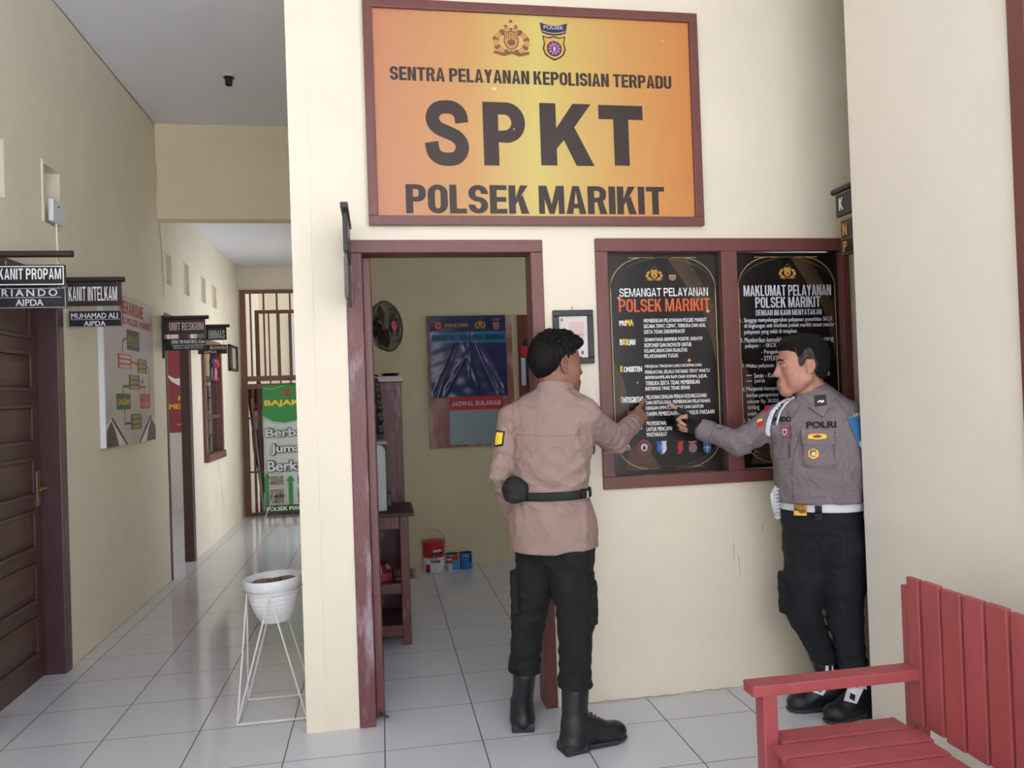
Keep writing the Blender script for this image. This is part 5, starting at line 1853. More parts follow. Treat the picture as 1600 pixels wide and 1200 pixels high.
mb.grid(soil, 40, 14, SOIL)
mb.build('soil', t, smooth=True)
mb = MB()
for k in range(26):
    a, r = rng.random() * 6.28, rng.random() * 0.10
    c = tilt @ Vector((pcx + r * math.cos(a), pcy + r * math.sin(a), 0.606))
    b_ = rng.random() * 6.28
    l_ = 0.008 + 0.012 * rng.random()
    mb.tube([c, c + Vector((l_ * math.cos(b_), l_ * math.sin(b_), 0.005 * rng.random()))], 0.0013, DARKWOOD, n=4)
o = mb.build('twigs', t)
o['kind'] = 'stuff'

# ================================================================== red bench
t = thing('bench', 'red-painted slatted wooden bench against the right wall', 'bench', (1.40, 1.75, 0))
bxb = 1.66            # front face of the back slats
post_y = 2.345


def slab(name, lo, hi, M=None, bev=0.004):
    mb = MB()
    mb.box(lo, hi, BENCH, M)
    return mb.build(name, t, bevel=bev)


y = 2.287
for k in range(16):
    w = 0.055 if k == 0 else 0.077
    y1_ = y
    y0_ = y - w
    dz = 0.004 * math.sin(k * 2.1)
    slab('back_slat', (bxb, y0_, 0.352 + dz), (bxb + 0.020, y1_, 0.816 + dz * 0.5))
    y = y0_ - 0.011 if k else 2.217
yend = y
for yy in (post_y - 0.062, yend + 0.005):
    slab('back_post', (bxb + 0.021, yy, 0.0), (bxb + 0.066, yy + 0.062, 0.775))
slab('back_rail', (bxb + 0.021, yend + 0.067, 0.66), (bxb + 0.046, post_y - 0.062, 0.72))
slab('back_rail', (bxb + 0.021, yend + 0.067, 0.40), (bxb + 0.046, post_y - 0.062, 0.46))
# arms: from the post forwards
for yy in (2.238, yend + 0.02):
    slab('armrest', (1.095, yy, 0.496), (bxb - 0.002 if yy < 2.2 else bxb + 0.018, yy + 0.07, 0.531))
    slab('leg', (1.130, yy + 0.008, 0.0), (1.178, yy + 0.062, 0.496))
# seat
slab('seat_rail', (1.178, yend + 0.02, 0.27), (1.200, 2.30, 0.335))
slab('seat_rail', (1.600, yend + 0.02, 0.27), (1.622, 2.30, 0.335))
y = 2.312
k = 0
while y > yend + 0.09:
    slab('seat_slat', (1.14 if k else 1.18, y - 0.082, 0.336), (1.615 + 0.012 * math.sin(k * 1.7), y, 0.358))
    y -= 0.092
    k += 1
for yy in (2.31, yend + 0.03):
    slab('side_rail', (1.178, yy - 0.02, 0.26), (1.68, yy, 0.32))
# ================================================================== figures: smooth distance-field modelling
def nrm(v):
    v = np.array(v, float)
    return v / (np.linalg.norm(v) + 1e-12)


class Field:
    def __init__(self, lo, hi, h):
        self.lo = np.array(lo, float)
        self.h = h
        self.n = np.ceil((np.array(hi, float) - self.lo) / h).astype(int) + 1
        self.ax = [self.lo[i] + h * np.arange(self.n[i]) for i in range(3)]
        self.F = np.full(tuple(self.n), 0.3, np.float32)

    def win(self, lo, hi, pad):
        a = np.clip(np.floor((np.array(lo) - pad - self.lo) / self.h).astype(int), 0, self.n)
        b = np.clip(np.ceil((np.array(hi) + pad - self.lo) / self.h).astype(int) + 1, 0, self.n)
        return tuple(slice(a[i], b[i]) for i in range(3))

    def pts(self, s):
        return (self.ax[0][s[0]][:, None, None], self.ax[1][s[1]][None, :, None], self.ax[2][s[2]][None, None, :])

    def put(self, s, d, k, mode):
        a = self.F[s]
        if a.size == 0:
            return
        if mode == 'u':
            if k > 0:
                hh = np.maximum(k - np.abs(a - d), 0) / k
                self.F[s] = np.minimum(a, d) - hh * hh * k * 0.25
            else:
                self.F[s] = np.minimum(a, d)
        elif mode == 's':
            d = -d
            if k > 0:
                hh = np.maximum(k - np.abs(a - d), 0) / k
                self.F[s] = np.maximum(a, d) + hh * hh * k * 0.25
            else:
                self.F[s] = np.maximum(a, d)

    def cap(self, a, b, ra, rb, k=0.02, mode='u'):
        a, b = np.array(a, float), np.array(b, float)
        r = max(ra, rb)
        s = self.win(np.minimum(a, b) - r, np.maximum(a, b) + r, k + 0.05)
        X, Y, Z = self.pts(s)
        ba = b - a
        L2 = ba @ ba + 1e-12
        px, py, pz = X - a[0], Y - a[1], Z - a[2]
        t = np.clip((px * ba[0] + py * ba[1] + pz * ba[2]) / L2, 0, 1)
        d = np.sqrt((px - t * ba[0]) ** 2 + (py - t * ba[1]) ** 2 + (pz - t * ba[2]) ** 2) - (ra + (rb - ra) * t)
        self.put(s, d, k, mode)

    def ell(self, c, r, M=None, k=0.02, mode='u'):
        c, r = np.array(c, float), np.array(r, float)
        M = np.eye(3) if M is None else np.array(M, float)
        R = float(r.max())
        s = self.win(c - R, c + R, k + 0.05)
        X, Y, Z = self.pts(s)
        px, py, pz = X - c[0], Y - c[1], Z - c[2]
        k0 = k1 = 0
        for i in range(3):
            q = px * M[i][0] + py * M[i][1] + pz * M[i][2]
            k0 = k0 + (q / r[i]) ** 2
            k1 = k1 + (q / r[i] ** 2) ** 2
        k0, k1 = np.sqrt(k0), np.sqrt(k1) + 1e-9
        self.put(s, np.where(k1 < 1e-6, -r.min(), k0 * (k0 - 1) / k1), k, mode)

    def ecap(self, a, b, ra, rb, w, k=0.02, mode='u'):
        """cone with elliptical section: ra, rb = (half width along w, half depth)"""
        a, b = np.array(a, float), np.array(b, float)
        ba = b - a
        L = np.linalg.norm(ba)
        t_ = ba / L
        w = nrm(np.array(w, float) - t_ * (np.array(w, float) @ t_))
        d_ = np.cross(t_, w)
        R = max(*ra, *rb)
        s = self.win(np.minimum(a, b) - R, np.maximum(a, b) + R, k + 0.05)
        X, Y, Z = self.pts(s)
        px, py, pz = X - a[0], Y - a[1], Z - a[2]
        al = px * t_[0] + py * t_[1] + pz * t_[2]
        t = np.clip(al / L, 0, 1)
        ov = al - t * L
        u = px * w[0] + py * w[1] + pz * w[2]
        v = px * d_[0] + py * d_[1] + pz * d_[2]
        rw = ra[0] + (rb[0] - ra[0]) * t
        rd = ra[1] + (rb[1] - ra[1]) * t
        rm = np.minimum(rw, rd)
        k0 = np.sqrt((u / rw) ** 2 + (v / rd) ** 2 + (ov / rm) ** 2)
        k1 = np.sqrt((u / rw ** 2) ** 2 + (v / rd ** 2) ** 2 + (ov / rm ** 2) ** 2) + 1e-9
        self.put(s, np.where(k1 < 1e-6, -rm, k0 * (k0 - 1) / k1), k, mode)

    def box(self, c, half, M=None, r=0.005, k=0.01, mode='u'):
        c, half = np.array(c, float), np.array(half, float)
        M = np.eye(3) if M is None else np.array(M, float)
        R = float(np.linalg.norm(half))
        s = self.win(c - R, c + R, k + 0.03)
        X, Y, Z = self.pts(s)
        px, py, pz = X - c[0], Y - c[1], Z - c[2]
        q = [np.abs(px * M[i][0] + py * M[i][1] + pz * M[i][2]) - half[i] + r for i in range(3)]
        d = np.sqrt(np.maximum(q[0], 0) ** 2 + np.maximum(q[1], 0) ** 2 + np.maximum(q[2], 0) ** 2) + np.minimum(np.maximum(np.maximum(q[0], q[1]), q[2]), 0) - r
        self.put(s, d, k, mode)

    def copy(self):
        g = object.__new__(Field)
        g.lo, g.h, g.n, g.ax, g.F = self.lo, self.h, self.n, self.ax, self.F.copy()
        return g

    def all(self):
        return self.pts((slice(None),) * 3)

    def warp(self, fn):
        X, Y, Z = self.all()
        self.F = (self.F + fn(X, Y, Z)).astype(np.float32)

    def clip(self, fn):
        X, Y, Z = self.all()
        self.F = np.maximum(self.F, fn(X, Y, Z)).astype(np.float32)

    def mesh(self):
        F = self.F
        S = F < 0
        # keep the border outside
        S[0], S[-1], S[:, 0], S[:, -1], S[:, :, 0], S[:, :, -1] = (False,) * 6
        c = np.zeros(tuple(np.array(F.shape) - 1), np.int8)
        for dx in (0, 1):
            for dy in (0, 1):
                for dz in (0, 1):
                    c += S[dx:F.shape[0] - 1 + dx, dy:F.shape[1] - 1 + dy, dz:F.shape[2] - 1 + dz]
        act = (c > 0) & (c < 8)
        idx = np.argwhere(act)
        ids = np.full(c.shape, -1, np.int32)
        ids[act] = np.arange(len(idx))
        acc = np.zeros((len(idx), 3))
        cnt = np.zeros(len(idx))
        corners = [np.array((i, j, k)) for i in (0, 1) for j in (0, 1) for k in (0, 1)]
        Fv = np.where(S, np.minimum(F, -1e-6), np.maximum(F, 1e-6))
        for a in corners:
            for axn in range(3):
                if a[axn]:
                    continue
                b = a.copy()
                b[axn] = 1
                fa = Fv[tuple((idx + a).T)]
                fb = Fv[tuple((idx + b).T)]
                m = (fa < 0) != (fb < 0)
                t = fa[m] / (fa[m] - fb[m])
                p = np.tile(a.astype(float), (m.sum(), 1))
                p[:, axn] += t
                acc[m] += p
                cnt[m] += 1
        V = self.lo + self.h * (idx + acc / cnt[:, None])
        faces = []
        for axn in range(3):
            sl0 = [slice(None)] * 3
            sl1 = [slice(None)] * 3
            sl0[axn] = slice(0, -1)
            sl1[axn] = slice(1, None)
            A, B = S[tuple(sl0)], S[tuple(sl1)]
            e = np.argwhere(A != B)
            if len(e) == 0:
                continue
            o1, o2 = [(1, 2), (2, 0), (0, 1)][axn]
            ok = (e[:, o1] > 0) & (e[:, o2] > 0) & (e[:, o1] < F.shape[o1] - 1) & (e[:, o2] < F.shape[o2] - 1)
            e = e[ok]
            ins = A[tuple(e.T)]
            q = []
            for d1, d2 in ((-1, -1), (0, -1), (0, 0), (-1, 0)):
                cc = e.copy()
                cc[:, o1] += d1
                cc[:, o2] += d2
                q.append(ids[tuple(cc.T)])
            q = np.array(q).T
            q = np.where(ins[:, None], q, q[:, ::-1])
            faces.append(q[(q >= 0).all(1)])
        return V, np.concatenate(faces)


def field_object(name, parts, material, parent=None, smooth_iter=1, extra_mats=()):
    """one mesh from one or several fields / (verts, faces) pairs"""
    Vs, Fs, o = [], [], 0
    for f in parts:
        V, Q = f.mesh() if isinstance(f, Field) else f
        # light Laplacian smoothing
        for _ in range(smooth_iter):
            acc = np.zeros_like(V)
            cn = np.zeros(len(V))
            for a, b in ((0, 1), (1, 2), (2, 3), (3, 0)):
                np.add.at(acc, Q[:, a], V[Q[:, b]])
                np.add.at(acc, Q[:, b], V[Q[:, a]])
                np.add.at(cn, Q[:, a], 1)
                np.add.at(cn, Q[:, b], 1)
            V = 0.5 * V + 0.5 * acc / np.maximum(cn, 1)[:, None]
        Vs.append(V)
        Fs.append(Q + o)
        o += len(V)
    V, Q = np.concatenate(Vs), np.concatenate(Fs)
    org = np.array(WORLD.get(parent.name, Vector((0, 0, 0)))) if parent is not None else np.zeros(3)
    me = bpy.data.meshes.new(name)
    me.vertices.add(len(V))
    me.vertices.foreach_set('co', (V - org).astype(np.float32).ravel())
    me.loops.add(Q.size)
    me.loops.foreach_set('vertex_index', Q.astype(np.int32).ravel())
    me.polygons.add(len(Q))
    me.polygons.foreach_set('loop_start', (np.arange(len(Q)) * 4).astype(np.int32))
    me.polygons.foreach_set('loop_total', np.full(len(Q), 4, np.int32))
    me.polygons.foreach_set('use_smooth', np.ones(len(Q), bool))
    me.materials.append(material)
    for m_ in extra_mats:
        me.materials.append(m_)
    me.update(calc_edges=True)
    me.validate()
    ob = bpy.data.objects.new(name, me)
    COL.objects.link(ob)
    if parent is not None:
        ob.parent = parent
        WORLD[ob.name] = Vector(org)
    ob['_n'] = 0
    del ob['_n']
    return ob, (V, Q)


from mathutils.bvhtree import BVHTree


class Wrap(Print):
    """print wrapped on a curved surface: (u, v) in metres projected along D"""

    def __init__(self, surf, O, U, D, step=0.0006, V=None, base=0.0008):
        V0, Q = surf
        self.bvh = BVHTree.FromPolygons([tuple(p) for p in V0], [tuple(int(i) for i in q) for q in Q]) if not isinstance(surf[0], BVHTree) else surf[0]
        D = nrm(D)
        U = nrm(np.array(U, float) - D * (np.array(U, float) @ D))
        V = nrm(np.cross(D, U)) * -1 if V is None else nrm(V)
        if V is not None and V[2] < 0:
            V = -V
        super().__init__(O, U, V, -D, step)
        self.D = D
        self.base = base
        self.last = 0.0

    def P(self, u, v, l):
        o = self.O + self.U * u + self.V * v - self.D * 0.25
        hit, n, i, dist = self.bvh.ray_cast(Vector(o), Vector(self.D), 0.6)
        if hit is None:
            return self.O + self.U * u + self.V * v + self.D * self.last
        self.last = float((np.array(hit) - self.O) @ self.D)
        return np.array(hit) - self.D * (self.base + l * self.step)

    def patch(self, pts, material, l=1, n=8):
        """subdivided four-cornered patch"""
        p = [np.array(q, float) for q in pts]
        self.mb.grid(lambda a, b: self.P(*((p[0] * (1 - a) + p[1] * a) * (1 - b) + (p[3] * (1 - a) + p[2] * a) * b), l), n, n, material)


def folds(terms):
    """cloth folds: sum of soft ridges; term = (direction, wavelength, amplitude, phase, centre, radius)"""

    def fn(X, Y, Z):
        out = 0.0
        wob = 0.35 * np.sin(17 * X + 9 * Z + 3) + 0.35 * np.sin(14 * Y - 11 * Z + 1)
        for d, wl, amp, ph, c, rad in terms:
            d = nrm(d)
            s = (X * d[0] + Y * d[1] + Z * d[2]) / wl * 2 * np.pi + ph + wob
            g = 1.0 if c is None else np.exp(-((X - c[0]) ** 2 + (Y - c[1]) ** 2 + (Z - c[2]) ** 2) / rad ** 2)
            out = out + amp * g * (np.abs(np.sin(s * 0.5)) ** 0.8 * 2 - 1)
        return out

    return fn


def hand(f, wrist, X, Zb, curls, thumb, sc=1.0, flip=1, k=0.006, grow=0.0, only=None):
    """five-fingered hand; X towards the fingers, Zb towards the back of the hand, flip=-1 for a left hand"""
    X = nrm(X)
    Zb = nrm(np.array(Zb, float) - X * (np.array(Zb, float) @ X))
    Y = np.cross(Zb, X) * flip
    W = lambda p: np.array(wrist) + sc * (X * p[0] + Y * p[1] + Zb * p[2])
    g = grow
    if only is None or 'palm' in only:
        f.ecap(W((-0.03, 0, 0)), W((0.03, 0, 0)), (0.027 * sc + g, 0.021 * sc + g), (0.034 * sc + g, 0.017 * sc + g), Y, k=0.01)
        f.ecap(W((0.025, 0, 0)), W((0.085, 0, 0.0)), (0.036 * sc + g, 0.016 * sc + g), (0.040 * sc + g, 0.0125 * sc + g), Y, k=0.012)
        f.ell(W((0.042, 0.024, -0.012)), np.array((0.030, 0.018, 0.014)) * sc + g, [X, Y, Zb], k=0.012)
        f.ell(W((0.045, -0.026, -0.010)), np.array((0.034, 0.013, 0.012)) * sc + g, [X, Y, Zb], k=0.012)
    tips = []
    spec = [(0.092, 0.029, (0.045, 0.027, 0.021), 0.0098), (0.096, 0.0095, (0.049, 0.031, 0.022), 0.0100), (0.092, -0.0105, (0.045, 0.029, 0.021), 0.0096), (0.084, -0.029, (0.035, 0.022, 0.019), 0.0086)]
    for i, (bx_, by_, ls, r) in enumerate(spec):
        p = np.array((bx_ - 0.006, by_, 0.0))
        ang = 0.0
        f.ell(W(p), np.array((0.012, 0.0105, 0.011)) * sc + g, [X, Y, Zb], k=0.008)
        for j in range(3):
            ang += math.radians(curls[i][j])
            d = np.array((math.cos(ang), (0.10 - 0.065 * i) * math.cos(ang) * (1 if j == 0 else 0.4), -math.sin(ang)))
            q = p + d * ls[j]
            if only is None or ('f%d' % j) in only:
                f.cap(W(p), W(q), (r - 0.0009 * j) * sc + g, (r - 0.0009 * (j + 1)) * sc + g, k=k if j else 0.008)
            p = q
        tips.append(W(p))
    for j in range(3):
        if only is None or ('t%d' % j) in only:
            f.cap(W(thumb[j]), W(thumb[j + 1]), (0.0135 - 0.0015 * j) * sc + g, (0.0125 - 0.0016 * j) * sc + g, k=0.010)
    return tips, (W, X, Y, Zb)


def head(f, C, fw, up, s=1.0, jaw=1.0, nose=1.0):
    """head and face; C = centre between the ears"""
    fw = nrm(fw)
    up = nrm(np.array(up, float) - fw * (np.array(up, float) @ fw))
    lf = np.cross(up, fw)
    M = [fw, lf, up]
    W = lambda p: np.array(C) + s * (fw * p[0] + lf * p[1] + up * p[2])
    E = lambda c, r, k=0.02, mode='u': f.ell(W(c), np.array(r) * s, M, k=k * s, mode=mode)
    K = lambda a, b, ra, rb, k=0.012, mode='u': f.cap(W(a), W(b), ra * s, rb * s, k=k * s, mode=mode)
    E((-0.012, 0, 0.048), (0.096, 0.076, 0.080))
    E((0.030, 0, 0.035), (0.062, 0.066, 0.062), 0.03)
    E((0.034, 0, -0.030), (0.058, 0.060, 0.072), 0.03)
    for y in (-1, 1):
        K((-0.002, y * 0.056 * jaw, -0.045), (0.070, y * 0.020, -0.098), 0.020, 0.019, 0.03)
        E((0.058, y * 0.040, -0.012), (0.026, 0.024, 0.022), 0.025)          # cheekbone
        E((0.040, y * 0.046, -0.050), (0.034, 0.020, 0.030), 0.03)           # cheek
    E((0.079, 0, -0.098), (0.020, 0.024, 0.018), 0.02)
    E((0.086, 0, -0.080), (0.015, 0.025, 0.017), 0.015)                       # chin
    for y in (-1, 1):
        K((0.092, y * 0.012, 0.028), (0.078, y * 0.046, 0.026), 0.009, 0.008, 0.016)   # brow ridge
        E((0.098, y * 0.031, 0.009), (0.016, 0.017, 0.011), 0.012, 's')      # eye socket
    K((0.094, 0, 0.018), (0.108, 0, -0.022), 0.0085, 0.0115 * nose, 0.014)   # nose
    E((0.110, 0, -0.026), (0.0125, 0.0125, 0.0105), 0.008)
    for y in (-1, 1):
        E((0.099, y * 0.013, -0.029), (0.0115, 0.0075, 0.0085), 0.006)       # nostril wings
        E((0.105, y * 0.007, -0.037), (0.005, 0.0035, 0.004), 0.003, 's')
        E((0.0845, y * 0.031, 0.010), (0.0125, 0.0150, 0.0120), 0.005)       # closed volume of the eye
    # mouth: upper and lower lip and the line between
    E((0.088, 0, -0.062), (0.018, 0.028, 0.018), 0.02)
    K((0.0985, -0.018, -0.0615), (0.1025, 0, -0.0575), 0.0045, 0.0058, 0.005)
    K((0.0985, 0.018, -0.0615), (0.1025, 0, -0.0575), 0.0045, 0.0058, 0.005)
    K((0.0975, -0.016, -0.069), (0.1015, 0, -0.0715), 0.0050, 0.0075, 0.006)
    K((0.0975, 0.016, -0.069), (0.1015, 0, -0.0715), 0.0050, 0.0075, 0.006)
    K((0.1045, -0.020, -0.0650), (0.1085, 0, -0.0642), 0.0016, 0.0018, 0.002, 's')
    K((0.1045, 0.020, -0.0650), (0.1085, 0, -0.0642), 0.0016, 0.0018, 0.002, 's')
    E((0.104, 0, -0.083), (0.007, 0.014, 0.005), 0.010, 's')
    # ears
    for y in (-1, 1):
        ex = nrm(fw * 0.9 - lf * y * 0.35)
        ez = nrm(up - ex * (up @ ex) - fw * 0.15)
        ex = nrm(ex - ez * (ex @ ez))
        ey = np.cross(ez, ex)
        Me = [ex, ey, ez]
        c = W((-0.008, y * 0.079, 0.000))
        f.ell(c, np.array((0.019, 0.0075, 0.031)) * s, Me, k=0.006 * s)
        f.ell(c + s * (ex * 0.003 + lf * y * 0.0080), np.array((0.0120, 0.0075, 0.022)) * s, Me, k=0.004 * s, mode='s')
        f.ell(c + s * (ex * 0.008 - ez * 0.003 + lf * y * 0.002), np.array((0.005, 0.005, 0.007)) * s, Me, k=0.004 * s)
        f.ell(c + s * (ex * 0.003 - ez * 0.026), np.array((0.009, 0.006, 0.008)) * s, Me, k=0.005 * s)
    return W, M


def cloth(name, rgb, rough=0.85, wscale=900, fold=0.7, var=0.04):
    m = mat(name, rgb, rough, var=var, vscale=5, sheen=0.0)
    nt = m.node_tree
    b = nt.nodes['Principled BSDF']
    tc = nt.nodes.new('ShaderNodeTexCoord')
    n1 = nt.nodes.new('ShaderNodeTexNoise')
    n1.inputs['Scale'].default_value = 11
    n1.inputs['Detail'].default_value = 3
    n1.inputs['Distortion'].default_value = 1.2
    n2 = nt.nodes.new('ShaderNodeTexNoise')
    n2.inputs['Scale'].default_value = wscale
    nt.links.new(tc.outputs['Object'], n1.inputs['Vector'])
    nt.links.new(tc.outputs['Object'], n2.inputs['Vector'])
    b1 = nt.nodes.new('ShaderNodeBump')
    b1.inputs['Strength'].default_value = fold
    b1.inputs['Distance'].default_value = 0.03
    nt.links.new(n1.outputs['Fac'], b1.inputs['Height'])
    b2 = nt.nodes.new('ShaderNodeBump')
    b2.inputs['Strength'].default_value = 0.2
    b2.inputs['Distance'].default_value = 0.001
    nt.links.new(n2.outputs['Fac'], b2.inputs['Height'])
    nt.links.new(b1.outputs[0], b2.inputs['Normal'])
    nt.links.new(b2.outputs[0], b.inputs['Normal'])
    return m


def skin(name, rgb, var=0.07):
    m = mat(name, rgb, 0.48, var=var, vscale=38, bump=0.15, bscale=500)
    b = m.node_tree.nodes['Principled BSDF']
    b.inputs['Subsurface Weight'].default_value = 0.12
    b.inputs['Subsurface Radius'].default_value = (0.01, 0.004, 0.002)
    b.inputs['Subsurface Scale'].default_value = 0.5
    return m


def boot(f, heel, fdir, h_shaft, sc=1.0, ankle=None, grow=0.0):
    """military boot: heel point on the floor, fdir along the foot"""
    d = nrm((fdir[0], fdir[1], 0))
    s = np.array((-d[1], d[0], 0))
    z = np.array((0, 0, 1.0))
    W = lambda a, b, c: np.array((heel[0], heel[1], 0)) + sc * (d * a + s * b + z * c)
    f.ecap(W(0.035, 0, 0.045), W(0.045, 0, 0.10), (0.046 * sc, 0.052 * sc), (0.043 * sc, 0.050 * sc), s, k=0.02)
    f.ell(W(0.036, 0, 0.03), np.array((0.052, 0.050, 0.040)) * sc, [d, s, z], k=0.02)
    f.cap(W(0.06, 0, 0.06), W(0.16, 0, 0.052), 0.044 * sc, 0.040 * sc, k=0.03)
    f.ell(W(0.20, 0, 0.042), np.array((0.062, 0.048, 0.036)) * sc, [d, s, z], k=0.03)
    f.ell(W(0.225, 0, 0.040), np.array((0.045, 0.046, 0.034)) * sc, [d, s, z], k=0.02)
    f.cap(W(0.075, 0, 0.115), W(0.135, 0, 0.075), 0.036 * sc, 0.034 * sc, k=0.03)
    top = np.array(ankle) if ankle is not None else W(0.055, 0, h_shaft)
    f.ecap(W(0.045, 0, 0.09), top, (0.042 * sc, 0.050 * sc), (0.048 * sc, 0.055 * sc), s, k=0.02)
    return W, d, s


def sole(f, W, d, s, sc=1.0):
    z = np.array((0, 0, 1.0))
    M = [d, s, z]
    f.box(W(0.035, 0, 0.017), np.array((0.049, 0.047, 0.018)) * sc, M, r=0.007 * sc, k=0.01)
    f.box(W(0.13, 0, 0.013), np.array((0.090, 0.041, 0.009)) * sc, M, r=0.008 * sc, k=0.01)
    f.ell(W(0.205, 0, 0.014), np.array((0.072, 0.049, 0.014)) * sc, M, k=0.012)
    f.clip(lambda X, Y, Z: 0.001 - Z + 0 * X + 0 * Y)
# ================================================================== person pointing at the poster, back to the visitor
SKIN1 = skin('tan_skin', (146, 100, 82))
HAIR = mat('black_hair', (13, 11, 11), 0.6, bump=0.5, bscale=260, stretch=(1, 1, 0.3), spec=0.22)
SHIRT1 = cloth('tan_uniform_cloth', (156, 132, 124))
TROUS1 = cloth('black_trouser_cloth', (13, 15, 19), fold=0.5)
LEATHER = mat('black_boot_leather', (26, 27, 31), 0.36, bump=0.25, bscale=90)
RUBBER = mat('dusty_black_rubber', (44, 45, 48), 0.6, var=0.2, vscale=40)
BELTK = mat('black_webbing', (18, 18, 20), 0.6, bump=0.3, bscale=600)

F1 = nrm((0.48, 0.88, 0))            # torso faces away and to the right
L1 = np.array((-F1[1], F1[0], 0))    # the person's left
UP = np.array((0, 0, 1.0))
ctr = lambda x, y, z: np.array((x, y, z))
T1 = [  # torso stations: centre, half width, half depth
    (ctr(0.700, 3.200, 0.800), 0.192, 0.148), (ctr(0.696, 3.195, 0.90), 0.178, 0.134), (ctr(0.682, 3.185, 1.03), 0.156, 0.116),
    (ctr(0.692, 3.175, 1.16), 0.160, 0.120), (ctr(0.704, 3.170, 1.28), 0.172, 0.120), (ctr(0.714, 3.172, 1.36), 0.160, 0.098)]
SHL1 = at(800, 655, 3.245)
SHR1 = at(912, 650, 3.08)
ELL1 = at(783, 742, 3.225)
WRL1 = at(806, 816, 3.39)
ELR1 = at(960, 688, 3.275)
WRR1 = at(990, 660, 3.455)
TIP1 = at(1012, 629, 3.540)
NK1 = ctr(0.722, 3.175, 1.43)
HC1 = at(869, 572, 3.20)
HIPL1, KNL1, ANL1 = at(842, 862, 3.25), at(826, 965, 3.275), at(820, 1060, 3.325)
HIPR1, KNR1, ANR1 = at(892, 862, 3.15), at(899, 975, 3.11), at(899, 1088, 3.105)
HEELL1, DIRL1 = (0.562, 3.315), (0.15, 1.0)
HEELR1, DIRR1 = (0.690, 3.085), (1.0, 0.24)

person1 = bpy.data.objects.new('person', None)
bpy.data.objects.remove(person1)
# --- body: one continuous skin mesh
fb = Field((0.38, 2.93, 0.02), (1.26, 3.62, 1.56), 0.008)
for (c, w, d), (c2, w2, d2) in zip(T1[2:-1], T1[3:]):
    fb.ecap(c, c2, (w - 0.035, d - 0.035), (w2 - 0.035, d2 - 0.035), L1, k=0.03)
fb.ecap(T1[2][0], ctr(0.700, 3.197, 0.88), (0.10, 0.075), (0.105, 0.078), L1, k=0.02)
fb.cap(T1[-1][0], HC1 + np.array((0, 0, -0.05)), 0.062, 0.052, k=0.04)
for sh, el, wr in ((SHL1, ELL1, WRL1), (SHR1, ELR1, WRR1)):
    fb.cap(T1[-1][0], sh, 0.06, 0.045, k=0.03)
    fb.cap(sh, el, 0.045, 0.036, k=0.02)
    fb.cap(el, wr, 0.036, 0.025, k=0.02)
for hp, kn, an, heel, dr in ((HIPL1, KNL1, ANL1, HEELL1, DIRL1), (HIPR1, KNR1, ANR1, HEELR1, DIRR1)):
    fb.cap(ctr(0.700, 3.197, 0.90), hp, 0.07, 0.07, k=0.02)
    fb.cap(hp, kn, 0.070, 0.048, k=0.03)
    fb.cap(kn, an, 0.048, 0.034, k=0.02)
    dd = nrm((*dr, 0))
    fb.cap(an, np.array((heel[0], heel[1], 0.05)) + dd * 0.05, 0.034, 0.03, k=0.02)
    fb.cap(np.array((heel[0], heel[1], 0.05)) + dd * 0.05, np.array((heel[0], heel[1], 0.045)) + dd * 0.2, 0.03, 0.025, k=0.02)
FH1 = nrm((0.95, 0.30, -0.02))
fh = Field(HC1 - 0.19, HC1 + np.array((0.17, 0.17, 0.16)), 0.0028)
W1, M1 = head(fh, HC1, FH1, (0.0, 0.0, 1), s=1.04, jaw=1.02)
fh.cap(HC1 + np.array((-0.02, -0.01, -0.05)), NK1 + np.array((-0.005, 0, -0.03)), 0.056, 0.060, k=0.03)
fhd = Field(np.minimum(WRR1, TIP1) - 0.09, np.maximum(WRR1, TIP1) + 0.09, 0.0022)
hx = nrm(TIP1 - WRR1)
hand(fhd, WRR1, hx + np.array((0.02, 0, -0.10)), (0.55, -0.62, 0.55), [(-8, 6, 4), (72, 88, 50), (80, 92, 52), (84, 92, 52)],
     [(0.015, 0.024, -0.010), (0.045, 0.036, -0.022), (0.074, 0.024, -0.036), (0.094, 0.004, -0.040)], sc=0.95)
fhl = Field(WRL1 - 0.16, WRL1 + np.array((0.16, 0.2, 0.08)), 0.0028)
hand(fhl, WRL1, (0.12, 0.35, -0.93), (-0.75, 0.5, 0.1), [(22, 30, 18), (26, 34, 20), (28, 36, 20), (30, 36, 20)],
     [(0.015, 0.024, -0.010), (0.045, 0.040, -0.020), (0.075, 0.046, -0.032), (0.098, 0.044, -0.042)], flip=-1, sc=0.95)
body1, sf = field_object('person', [fb, fh, fhd, fhl], SKIN1, smooth_iter=1)
tag(body1, 'person seen from behind in a tan police shirt, right hand pointing at the black poster', 'person', 'officers at the posters')
del body1['group']
# --- hair
fhr = Field(HC1 - 0.16, HC1 + 0.20, 0.003)
E_ = lambda c, r, k=0.02, mode='u': fhr.ell(W1(c), np.array(r) * 1.04, M1, k=k, mode=mode)
E_((-0.016, 0, 0.050), (0.103, 0.083, 0.090))
E_((0.030, 0, 0.080), (0.072, 0.070, 0.052), 0.03)
E_((0.074, 0.0, 0.096), (0.036, 0.052, 0.026), 0.02)
E_((-0.060, 0, 0.020), (0.050, 0.062, 0.075), 0.03)
hf, hl, hu = M1


def hairline(X, Y, Z):
    px, py, pz = X - HC1[0], Y - HC1[1], Z - HC1[2]
    f_ = (px * hf[0] + py * hf[1] + pz * hf[2]) / 1.04
    u_ = (px * hu[0] + py * hu[1] + pz * hu[2]) / 1.04
    lim = np.interp(f_, [-0.13, -0.085, -0.06, -0.036, -0.02, 0.002, 0.022, 0.040, 0.055, 0.075, 0.10, 0.14], [-0.082, -0.078, -0.066, -0.040, 0.012, 0.030, 0.012, 0.004, 0.052, 0.066, 0.074, 0.08])
    return (lim - u_) * 0.8


